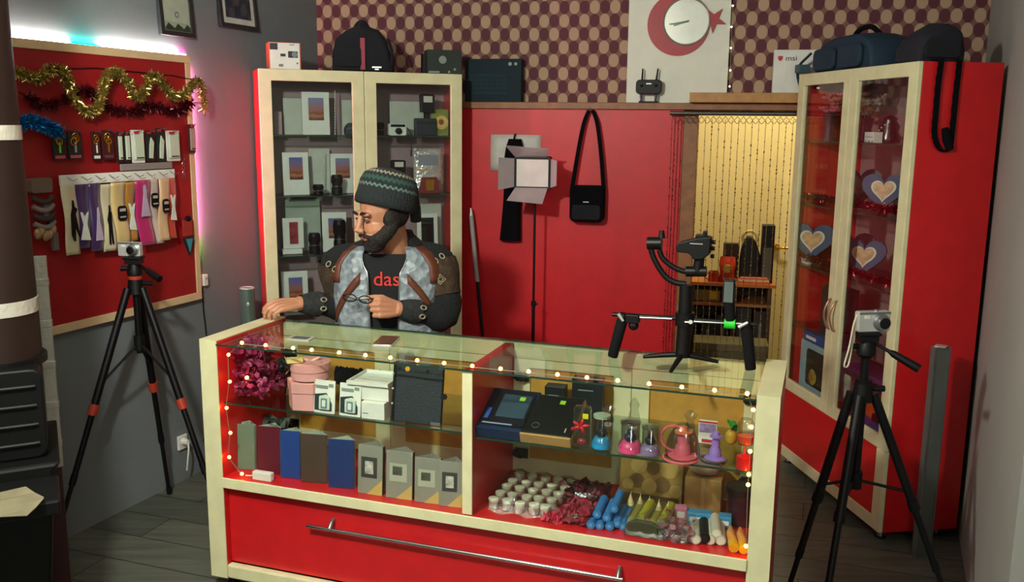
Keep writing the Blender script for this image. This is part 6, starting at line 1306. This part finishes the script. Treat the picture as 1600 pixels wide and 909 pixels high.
for (x, z, r, d) in ((-.22, .45, .12, 0), (.18, .4, .13, 0), (-.02, .35, .12, 1), (-.36, .35, .09, 1), (.4, .3, .1, 1), (-.2, .82, .13, 1), (.28, .80, .15, 1), (.02, .78, .11, 0)):
    g = G(); g.lathe([(w*r, 0), (w*r, .0015 + .0005*d)], 18, m=TR(w*x, -.0002, h*z) @ RX(PI/2)); g.obj('round_cutout', mat(('dark_tan_disc', 'light_tan_disc')[d], ('7a5a28', 'c09c58')[d], .6), t)
for i, (px, py) in enumerate(((966, 776), (985, 783), (1000, 786), (1014, 790), (1029, 795), (1043, 799))):
    u, v = spot(px, py + 6, ZB + .03); v = min(max(v, .17), .285)
    g = G(); P = []
    for j in range(9): f = j/8; P.append((.010*(1 - f)**.7 + .0015 + .002*math.sin(j*PI), .036*f))
    t = thing('swirl_candle', '%s cream swirl candle of the row, counted from the blue rolls' % ORD[i], 'candle', CT, u, v, ZB + .0305, 0, 'cream swirl candles in a row')
    for j in range(4): g.torus((0, 0, .004 + .008*j), .0085 - .0021*j, .005 - .0006*j, RX(.12), 14, 6)
    g.lathe([(.011, 0), (.008, .014), (.004, .03), (.0012, .040)], 12); g.obj('wax', mat('cream_wax', 'd2c48c', .5), t, smooth=60); g = G(); g.tube([(0, 0, .04), (.001, 0, .047)], .0008, 5); g.obj('wick', WHITE, t)
g = G(); u0 = spot(960, 790, ZB + .03)[0]; u1 = spot(1050, 806, ZB + .03)[0]; g.box(u0, u1, .20, .31, ZB, ZB + .03); one(g.obj('candle_tray', mat('dark_brown_tray', '4a3418', .6), bev=.002), 'low dark brown tray under the row of swirl candles', 'tray', CT, 0, 0, 0)
t, k = item('trinket_pack', 'cellophane pack of pink trinkets with a silver crest', 'pack', 1052, 850, ZB, vmin=.035)
g = petals((0, .05, .03), (.05, .05, .022), 90, None, 9, .016); g.obj('trinkets', mat('mauve_trinket', '7c4450', .45, nz=.4, nsc=40), t); g = G(); g.grid([[(-.06 + .12*i/10, -.005 + .12*j/6, .058 + .006*math.sin(i*2.3 + j*2) - .05*(j == 0) - (.05 if i in (0, 10) else 0)) for i in range(11)] for j in range(7)]); g.obj('wrap', CELLO, t, smooth=60)
t, k = item('cardboard_carton', 'small brown carton under a bag of clear plastic', 'box', 1098, 788, ZB, vmin=.27, vmax=.32); w, h = 56*k, 26*k
g = G(); g.box(-w/2, w/2, -.02, .07, 0, .06 + h); g.obj('carton', CARD, t, bev=.002); g = G(); g.ell((0, .02, .06 + h + .028), (w*.48, .04, .028), 14); g.obj('plastic_bag', mat('pinkish_plastic_bag', 'a88878', .3, bump=.5, bsc=60), t, smooth=60); g = G(); g.box(-w*.05, w*.05, -.0212, -.0202, .01, .06 + h); g.obj('tape', mat('tan_tape', 'c0a068', .3), t)
for i, (px, py, w, l) in enumerate(((1093, 806, 38, 'blue and white flat packet on the white rolls'), (1133, 806, 20, 'small blue packet beside the maroon drum'))):
    t, k = item('blue_packet', l, 'packet', px, py, ZB, .1, vmin=.17, vmax=.2); w = w*k
    g = G(); g.box(-w/2, w/2, -.02, .02, 0, .045); g.obj('packet', mat('sky_blue_packet', '3a88b4', .4), t, bev=.003); g = G(); g.box(-w*.4, w*.3, -.0215, -.0203, .018, .032); g.obj('white_print', WHITE, t)
t, k = item('pink_packet', 'pink card packet beside the swirl candles', 'packet', 1063, 806, ZB, .2, vmin=.17, vmax=.2); g = G(); g.box(-.02, .02, -.015, .015, 0, .055); g.obj('packet', mat('pink_card', 'b07088', .5), t, bev=.003); g = G(); g.box(-.012, .012, -.0165, -.0152, .02, .04); g.obj('print', WHITE, t)
rolls = [(1087, 848, 0), (1101, 842, 1), (1109, 854, 0), (1125, 857, 0), (1118, 839, 0)]
for i, (px, py, b) in enumerate(rolls):
    u, z = CT.V(px, py, .05); z = max(z, ZB + .0165)
    lab = 'black-ended roll among the white rolls' if b else 'white paper roll beside the yellow bottles'
    t = thing('paper_roll', lab, 'roll', CT, u, .05 + .006*i, z, 0, None if b else 'white paper rolls stacked in the counter')
    g = G(); g.cyl((0, 0, 0), (-.018, .12, 0), .0163, n=18); g.obj('roll', mat('off_white_roll', 'b4b4a4', .6) if not b else BLACK, t, smooth=40); g = G(); g.cyl((0, -.0004, 0), (0, -.002, 0), .013, n=16); g.obj('end_disc', mat('white_disc', 'd0d0c0', .6) if not b else BLACK, t)
for i, px in enumerate((1146, 1162)):
    u, z = CT.V(px, 866, .03); t = thing('glue_bottle', ('yellow capped bottle lying next to the white rolls', 'yellow capped bottle lying against the counter end panel')[i], 'bottle', CT, u, .032, ZB + .016, 0, 'yellow capped bottles at the counter end')
    g = G(); g.cyl((0, 0, 0), (-.006, .03, .003), .0155, n=16); g.obj('cap', mat('bright_yellow_cap', 'd0a018', .4), t, smooth=40); g = G(); g.tube([(-.006, .0302, .003), (-.018, .09, .008), (-.02, .1, .01), (-.022, .12, .012)], [.0145, .0145, .008, .006], 14); g.obj('bottle', mat('peach_bottle', 'c88a48', .4, nz=.3, nsc=40), t, smooth=40)
t, k = item('round_drum', 'dark maroon round drum in the counter corner', 'canister', 1156, 812, ZB, vmin=.22, vmax=.26)
g = G(); g.lathe([(.042, 0), (.045, .005), (.045, .10), (.047, .102)], 24); g.obj('body', mat('maroon_tin', '4c2430', .3, .3), t, smooth=40); g = G(); g.lathe([(.048, .1025), (.048, .125), (.03, .128)], 24); g.obj('lid', mat('dark_maroon_lid', '2c1818', .5), t, smooth=40)
# ================================================================== the man behind the counter
MX, MY = -0.49, 3.60
man = thing('person', 'bearded man in striped beanie and grey quilted jacket behind the counter, holding eyeglasses', 'person', WORLD, MX, MY, 0)
MO = Vector((MX, MY, 0))
def mp(px, py, Y): return yv(px, py, Y) - MO
def remesh(o, vox, sm=4, f=.5):
    m = o.modifiers.new('fuse', 'REMESH'); m.mode = 'VOXEL'; m.voxel_size = vox; m.use_smooth_shade = True
    if sm: s = o.modifiers.new('smooth', 'SMOOTH'); s.factor = f; s.iterations = sm
    return o
SKIN = mat('skin', 'b98264', .5, nz=.06, nsc=20, sub=.08)
HAIR = mat('black_hair', '17120f', .7, nz=.3, nsc=90, bump=.6, bsc=160)
g = G()
# head
Hc = mp(596, 334, 3.50); HM = TR(*Hc) @ RZ(math.radians(-52)) @ RX(math.radians(13))
def hp(x, y, z): return HM @ Vector((x, y, z))
HR = HM.to_3x3().to_4x4()
def hell(c, r, m=None, gg=None, n=16): (gg or g).ell(hp(*c), r, n, HR if m is None else HR @ m)
hell((0, .012, .022), (.074, .094, .092))
hell((0, -.022, -.045), (.060, .066, .068)); hell((0, -.062, -.094), (.030, .028, .024)); hell((0, -.05, -.07), (.046, .042, .035))
for s in (-1, 1):
    hell((s*.074, .012, -.018), (.012, .022, .032), RY(s*.15)); hell((s*.031, -.082, .024), (.026, .012, .009))
    hell((s*.013, -.106, -.036), (.010, .011, .009))
g.tube([hp(0, -.086, .018), hp(0, -.100, -.008), hp(0, -.117, -.032), hp(0, -.104, -.043)], [.011, .012, .0135, .011], 10)
hell((0, -.095, -.064), (.022, .011, .006)); hell((0, -.092, -.074), (.019, .011, .007))
# neck and torso
nb = mp(622, 402, 3.60); g.tube([hp(0, .03, -.05), (hp(0, .03, -.06) + nb)/2, nb, nb + Vector((0, .01, -.06))], [.054, .053, .060, .075], 16)
CXT = mp(607, 450, 3.60).x
g.ell((CXT, .0, 1.08), (.165, .095, .14), 20); g.ell((CXT, .0, .92), (.145, .09, .16), 20); g.ell((CXT, .01, .76), (.15, .10, .12), 20)
SR = mp(528, 412, 3.60); SL = mp(684, 410, 3.62)
ER = mp(535, 470, 3.70); EL = mp(694, 492, 3.56)
WR = mp(464, 474, 3.50); WL = mp(618, 482, 3.44)
ER = mp(541, 476, 3.62)
g.tube([SR, SR.lerp(ER, .5), ER, ER.lerp(WR, .5), WR], [.045, .044, .040, .037, .028], 14); g.ell(SR, .045, 14)
g.tube([SL, SL.lerp(EL, .5), EL, EL.lerp(WL, .5), WL], [.045, .044, .040, .037, .028], 14); g.ell(SL, .045, 14)
for s in (-1, 1):
    hip = Vector((CXT + s*.085, .01, .74)); kn = Vector((CXT + s*.13, -.03, .40)); an = Vector((CXT + s*.15, .03, .08))
    g.tube([hip, hip.lerp(kn, .5), kn, kn.lerp(an, .4), an], [.085, .075, .055, .055, .038], 14); g.ell((an.x + s*.008, an.y - .05, .032), (.042, .11, .032), 14)
def hand(gg, W, d, nrm, thumb_side, curl, sc=1.0, thumb_in=.3, spread=.0208):
    d = d.normalized(); nrm = (nrm - d*nrm.dot(d)).normalized(); s = d.cross(nrm).normalized() * thumb_side; tips = []
    for i in range(4):
        off = s * (1.5 - i) * spread * sc; k = W + d*.082*sc*(1 - .05*abs(i - 1)) + off
        gg.tube([W - d*.01 + off*.5, W + d*.03*sc + off*.8, k], [.0155*sc, .0155*sc, .0125*sc], 10)
        dd = d.copy(); p = k; pts = [k]; L = (.066, .073, .069, .055)[i] * sc
        for j, fr_ in enumerate((.44, .31, .25)):
            c = curl[j] + .08*i; R = Matrix.Rotation(c, 3, d.cross(-nrm)); dd = R @ dd; p = p + dd*L*fr_; pts.append(p.copy())
        gg.tube(pts, [.0100*sc, .0094*sc, .0086*sc, .0072*sc], 10); gg.ell(pts[-1], .0078*sc, 8); gg.ell(k, .0122*sc, 8); tips.append(pts)
    b = W + d*.022*sc + s*.022*sc; t1 = b + (d*.55 + s*.75*(1 - thumb_in) - nrm*.35).normalized()*.042*sc; t2 = t1 + (d*.8 + s*.2*(1 - 2*thumb_in) - nrm*.45).normalized()*.03*sc; t3 = t2 + (d*.85 - s*.2*thumb_in - nrm*.5).normalized()*.024*sc
    gg.tube([W + s*.01*sc, b, t1, t2, t3], [.015*sc, .0155*sc, .0125*sc, .011*sc, .0088*sc], 10); gg.ell(t3, .0088*sc, 8)
    return tips
# right hand: fingertips down on the counter's corner; left hand: a loose fist round the glasses
KR = mp(434, 474, 3.475); hand(g, WR, (KR - WR) + Vector((0, -.02, -.006)), Vector((0.1, -.35, 1)), 1, (.30, .60, .50), 1.0, .2)
KL = mp(592, 481, 3.40); hand(g, WL, (KL - WL) + Vector((0, -.01, .004)), Vector((.25, -1, .25)), 1, (.85, 1.0, .7), .98, .55)
body = g.obj('body', SKIN, man); remesh(body, .0030, 2, .4)
# eyes, brows, beard, hair
for s in (-1, 1):
    g = G(); g.ell(hp(s*.030, -.0835, .003), (.0125, .0085, .0055), 12, HR); e = g.obj('eye', mat('eye_white', 'c8bcb0', .3), man, smooth=80); g = G(); g.ell(hp(s*.030, -.0905, .0005), (.005, .003, .004), 10, HR); g.obj('iris', mat('dark_iris', '1a0f0a', .2), e, smooth=80)
    g = G(); g.tube([hp(s*.017, -.093, .008), hp(s*.03, -.0955, .0075), hp(s*.044, -.085, .004)], [.0022, .003, .002], 8); g.obj('eyelid', mat('dark_eyelid', '4a2e24', .6), man, smooth=80)
    g = G(); g.tube([hp(s*.012, -.094, .026), hp(s*.03, -.0975, .032), hp(s*.052, -.080, .026)], [.004, .006, .003], 8); g.obj('eyebrow', HAIR, man, smooth=80)
g = G()
for s in (-1, 1):
    for i in range(9):
        f = i/8; x = s*(.073 - .056*f**1.5); y = .006 - .078*f; z = -.030 - .062*f**.75; g.ell(hp(x, y, z), (.017 + .010*f, .024, .030 + .004*f), 12, HR)
    g.tube([hp(0, -.104, -.055), hp(s*.018, -.100, -.058), hp(s*.031, -.083, -.072), hp(s*.033, -.075, -.09)], [.0075, .0085, .009, .012], 8)
    g.ell(hp(s*.045, -.045, -.080), (.02, .034, .030), 12, HR); g.ell(hp(s*.056, -.024, -.066), (.016, .03, .03), 12, HR)
hell((0, -.074, -.103), (.034, .027, .024), gg=g); hell((0, -.058, -.112), (.044, .044, .026), gg=g)
remesh(g.obj('beard', HAIR, man), .0045, 3, .5)
g = G(); g.tube([hp(-.011, -.1025, -.069), hp(0, -.106, -.070), hp(.011, -.1025, -.069)], [.003, .0048, .003], 8); g.obj('lips', mat('lip_skin', '8a4a40', .45), man, smooth=80)
g = G(); hell((0, .030, -.005), (.081, .088, .075), gg=g); 
for s in (-1, 1): hell((s*.071, .004, -.016), (.018, .036, .044), gg=g)
remesh(g.obj('hair', HAIR, man), .006, 3, .5)
# beanie with stripes
def beanie_mat():
    M, nt, b = nodes('striped_knit'); L = nt.links
    tc = N(nt, 'ShaderNodeTexCoord'); s = N(nt, 'ShaderNodeSeparateXYZ'); L.new(tc.outputs['Object'], s.inputs[0])
    at = N(nt, 'ShaderNodeMath', operation='ARCTAN2'); L.new(s.outputs['X'], at.inputs[0]); L.new(s.outputs['Y'], at.inputs[1])
    zz = N(nt, 'ShaderNodeMath', operation='MULTIPLY'); zz.inputs[1].default_value = 34; L.new(at.outputs[0], zz.inputs[0])
    sn = N(nt, 'ShaderNodeMath', operation='SINE'); L.new(zz.outputs[0], sn.inputs[0])
    ma = N(nt, 'ShaderNodeMath', operation='MULTIPLY_ADD'); ma.inputs[1].default_value = .0035; L.new(sn.outputs[0], ma.inputs[0]); L.new(s.outputs['Z'], ma.inputs[2])
    mr = N(nt, 'ShaderNodeMapRange'); mr.inputs['From Min'].default_value = 0; mr.inputs['From Max'].default_value = .18; L.new(ma.outputs[0], mr.inputs[0])
    rp = N(nt, 'ShaderNodeValToRGB'); rp.color_ramp.interpolation = 'CONSTANT'; e = rp.color_ramp.elements
    e[0].position = 0; e[0].color = lin('23282a'); e[1].position = .36; e[1].color = lin('5f7a72')
    for p, c in ((.41, '1e2a2a'), (.50, '33504a'), (.58, '202a2a'), (.66, 'a39c88'), (.70, '2a3434'), (.80, '44584e'), (.86, '1f2626')): k = e.new(p); k.color = lin(c)
    L.new(mr.outputs[0], rp.inputs[0]); L.new(rp.outputs[0], b.inputs['Base Color']); b.inputs['Roughness'].default_value = .95
    w = N(nt, 'ShaderNodeTexWave'); w.inputs['Scale'].default_value = 120; w.inputs['Distortion'].default_value = 2; bp = N(nt, 'ShaderNodeBump'); bp.inputs['Strength'].default_value = .5; bp.inputs['Distance'].default_value = .004
    L.new(tc.outputs['Object'], w.inputs['Vector']); L.new(w.outputs['Fac'], bp.inputs['Height']); L.new(bp.outputs['Normal'], b.inputs['Normal']); return M
HATM = HM @ TR(0, .02, .022) @ RX(math.radians(-27)) @ Matrix.Diagonal((1.06, 1.2, 1.03, 1))
g = G(); g.lathe([(.091, .0), (.098, .006), (.099, .045), (.097, .085), (.088, .112), (.068, .130), (.038, .141), (.006, .145)], 36); o = g.obj('beanie', beanie_mat(), man, smooth=60); o.matrix_local = HATM
g = G(); g.lathe([(.094, -.004), (.101, .002), (.1025, .022), (.0995, .040), (.096, .041)], 36); o = g.obj('beanie_cuff', mat('charcoal_knit', '20282a', .95, bump=.8, bsc=180), man, smooth=60); o.matrix_local = HATM
g = G(); A = mp(644, 292, 3.56); g.tube(smoothpath([mp(634, 284, 3.54), A, mp(648, 318, 3.58), mp(650, 345, 3.60)], 4), [.014]*4 + [.02]*5 + [.022]*4, 10); g.obj('hat_tassel', mat('charcoal_knit'), man, smooth=60)
# clothes: shirt, jacket, sleeves, trousers, shoes
QUILT = None
def quilt():
    M, nt, b = nodes('grey_quilted_nylon'); L = nt.links; tc = N(nt, 'ShaderNodeTexCoord')
    v = N(nt, 'ShaderNodeTexVoronoi'); v.inputs['Scale'].default_value = 34; n = N(nt, 'ShaderNodeTexNoise'); n.inputs['Scale'].default_value = 26; n.inputs['Detail'].default_value = 5
    L.new(tc.outputs['Object'], v.inputs['Vector']); L.new(tc.outputs['Object'], n.inputs['Vector'])
    rp = N(nt, 'ShaderNodeValToRGB'); e = rp.color_ramp.elements; e[0].position = .32; e[0].color = lin('66727a'); e[1].position = .68; e[1].color = lin('98a4ac'); L.new(n.outputs['Fac'], rp.inputs[0]); L.new(rp.outputs[0], b.inputs['Base Color'])
    bp = N(nt, 'ShaderNodeBump'); bp.inputs['Strength'].default_value = .8; bp.inputs['Distance'].default_value = .012; L.new(v.outputs['Distance'], bp.inputs['Height']); L.new(bp.outputs['Normal'], b.inputs['Normal']); b.inputs['Roughness'].default_value = .42
    return M
QUILT = quilt(); KNIT = mat('black_knit', '14171a', .95, bump=.6, bsc=220); LEA = mat('brown_leather', '5e3222', .5, nz=.15, nsc=30); SHIRT = mat('black_cotton', '0f1116', .9)
CY = .0
RINGS = [(.66, .198, .125), (.80, .205, .130), (.92, .210, .132), (1.02, .216, .134), (1.09, .218, .130), (1.14, .208, .120), (1.175, .176, .105), (1.205, .128, .088), (1.225, .092, .076), (1.245, .078, .070)]
ZO = SL.z + .045 - 1.175
def ring(z, add=0):
    z -= ZO
    for (z0, a0, b0), (z1, a1, b1) in zip(RINGS, RINGS[1:]):
        if z <= z1 or z1 == RINGS[-1][0]:
            f = min(max((z - z0)/(z1 - z0), 0), 1); return a0 + (a1 - a0)*f + add, b0 + (b1 - b0)*f + add
def surf(th, z, add=0):
    a, b = ring(z, add); sx, cy_ = math.sin(th), math.cos(th); f = .82
    cx = CXT + (.012 if z > 1.2 + ZO else 0)
    return Vector((cx + a*math.copysign(abs(sx)**f, sx), CY - b*math.copysign(abs(cy_)**f, cy_) + (.02 if z > 1.19 + ZO else 0), z))
zs = [.66 + ZO + (.585)*i/26 for i in range(27)]
g = G(); g.grid([[surf(2*PI*j/40, z, -.014) for j in range(40)] for z in zs[:24]], True); g.obj('shirt', SHIRT, man, smooth=70)
def th0(z): q = (z - ZO - .66)/.585; return .19 + .05*max(0, q - .35) + (.42*max(0, q - .76)/.24 if q > .76 else 0)
g = G(); g.grid([[surf(th0(z) + (2*PI - 2*th0(z))*j/44, z) for j in range(45)] for z in zs[:25]]); g.obj('jacket', QUILT, man, smooth=70, sol=.010)
for s in (-1, 1):
    g = G(); rows = []
    for z in zs[18:25]: rows.append([surf(s*(.85 + 1.6*j/10) , z, .008) for j in range(11)])
    g.grid(rows); g.obj('shoulder_patch', LEA, man, smooth=70, sol=.006)
    g = G(); rows = []
    for i in range(13):
        f = i/12; z = 1.09 + ZO - .17*f; th = (.34 + .75*f); rows.append([surf(s*th, z + .020, .010), surf(s*th, z - .020, .010)])
    g.grid(rows); g.obj('diagonal_strap', LEA, man, smooth=70, sol=.006)
    g = G(); g.tube([surf(s*th0(z), z, .004) for z in zs[2:23]], .0035, 6); g.obj('zip_edge', STEEL, man, smooth=60)
g = G(); rows = []
for i in range(4):
    z = 1.20 + ZO + .018*i; t0 = .75 - .06*i; rows.append([surf(t0 + (2*PI - 2*t0)*j/30, min(z, 1.245 + ZO), .004 - .002*i) + Vector((0, .004*i, max(0, z - 1.245 - ZO))) for j in range(31)])
g.grid(rows); g.obj('collar', KNIT, man, smooth=70, sol=.012)
def arm(S, E, W_, nm):
    inn = Vector((.085 if S.x < CXT else -.085, .005, .012)); P = smoothpath([S + inn, S + Vector((0, 0, -.004)), S.lerp(E, .5), E, E.lerp(W_, .45), E.lerp(W_, .93)], 4); n = len(P); R = []
    for i in range(n): f = i/(n-1); R.append(.074 - .006*f if f < .5 else .071 - .036*(f - .5)*2 + .004*math.sin(f*30))
    g = G(); g.tube(P, R, 18); sl = g.obj('sleeve', KNIT, man, smooth=70)
    a, b = int(n*.20), int(n*.52)
    g = G(); g.tube(P[a:b], [r + .005 for r in R[a:b]], 18, False); g.obj('patterned_band', mat('brown_patterned_knit', '3a2c1e', .95, nz=.5, nsc=40, bump=.5, bsc=150), sl, smooth=70)
    a = n - 4; g = G(); g.tube(P[a:], [r + .004 for r in R[a:]], 18, False); g.obj('cuff', mat('dark_grey_knit', '262a2a', .95, nz=.4, nsc=60, bump=.6, bsc=200), sl, smooth=70)
    return sl, P, R
slR, PR, RR = arm(SR, ER, WR, 'r'); slL, PL, RL = arm(SL, EL, WL, 'l')
CRM = mat('cream_yarn', '9c947c', .95)
def motif(sl, P, R, f, ang, kind):
    i = int(f*(len(P) - 1)); p = P[i]; d = (P[min(i+1, len(P)-1)] - P[i-1]).normalized(); tocam = (CAMO - MO - p).normalized(); nn = (tocam - d*tocam.dot(d)).normalized(); nn = Matrix.Rotation(ang, 3, d) @ nn; q = p + nn*(R[i] + .004); z = nn; x = d; y = z.cross(x)
    T = Matrix((x, y, z)).transposed().to_4x4(); g = G()
    if kind == 'o': g.torus(q, .0115, .003, T @ Matrix.Diagonal((1, .75, 1, 1)), 16, 6)
    else:
        for s in (1.0, .55): 
            c = [q + (x*a + y*b)*.02*s for a, b in ((1, 0), (0, 1), (-1, 0), (0, -1), (1, 0))]; g.tube(c, .0022, 6)
    g.obj('knit_motif', CRM, sl, smooth=60)
for a in (-.42, 0, .42): motif(slL, PL, RL, .22, a, 'o'); motif(slR, PR, RR, .24, a, 'o')
motif(slL, PL, RL, .36, 0, 'd'); motif(slR, PR, RR, .36, 0, 'd')
for f in (.86,):
    for a in (-.35, .35): motif(slL, PL, RL, f, a, 'o'); motif(slR, PR, RR, f, a, 'o')
g = G()
DEN = mat('dark_denim', '1a2230', .85, bump=.3, bsc=250)
for s in (-1, 1):
    hip = Vector((CXT + s*.085, .01, .76)); kn = Vector((CXT + s*.13, -.03, .40)); an = Vector((CXT + s*.15, .03, .10)); g.tube([hip, hip.lerp(kn, .5), kn, kn.lerp(an, .5), an], [.105, .092, .075, .07, .065], 16)
g.ell((CXT, .01, .76), (.17, .12, .13), 20); remesh(g.obj('trousers', DEN, man), .01, 3)
for s in (-1, 1):
    an = Vector((CXT + s*.15, .03, .08)); g = G(); g.ell((an.x + s*.008, an.y - .05, .040), (.05, .125, .040), 16); g.tube([an + Vector((0, 0, -.04)), an + Vector((0, 0, .03))], .055, 14); o = remesh(g.obj('shoe', BLACK, man), .008, 2)
zt_ = mp(607, 438, 3.46).z; P0 = surf(0.0, zt_, -.011)
text_mesh('das', .080, .0015, mat('red_shirt_print', 'd03028', .6), 'shirt_lettering', man, (CXT + .010, P0.y - .001, zt_), (PI/2, 0, 0), 1.0)
# glasses held in the hand
gl = thing('eyeglasses', 'black-rimmed eyeglasses held in the man’s hand', 'glasses', WORLD, 0, 0, 0)
A = yv(571, 468, 3.385); gl.location = A; gl.rotation_euler = (.25, .12, .1)
for dx in (-.058, 0):
    g = G(); o_ = [(x*.026 + dx, z*.017) for x, z in circ(1, 22)]; i_ = [(x*.022 + dx, z*.0135) for x, z in circ(1, 22)]; g.ringprism(o_, i_, -.002, .002); r_ = g.obj('rim', BLACK, gl, bev=.0008); g = G(); g.prism(i_, -.0006, .0006); g.obj('lens', GLASS, r_)
g = G(); g.tube([(-.034, -.002, .004), (-.029, -.003, .006), (-.024, -.002, .004)], .0018, 8); g.obj('bridge', BLACK, gl, smooth=60)
for x0, e in ((.026, 1), (-.084, -1)): g = G(); g.tube([(x0, 0, .006), (x0 + e*.004, .006, .006), (x0 - e*.02, .014, -.004), (x0 - e*.09, .018, -.02)], .0018, 8); g.obj('temple', BLACK, gl, smooth=60)
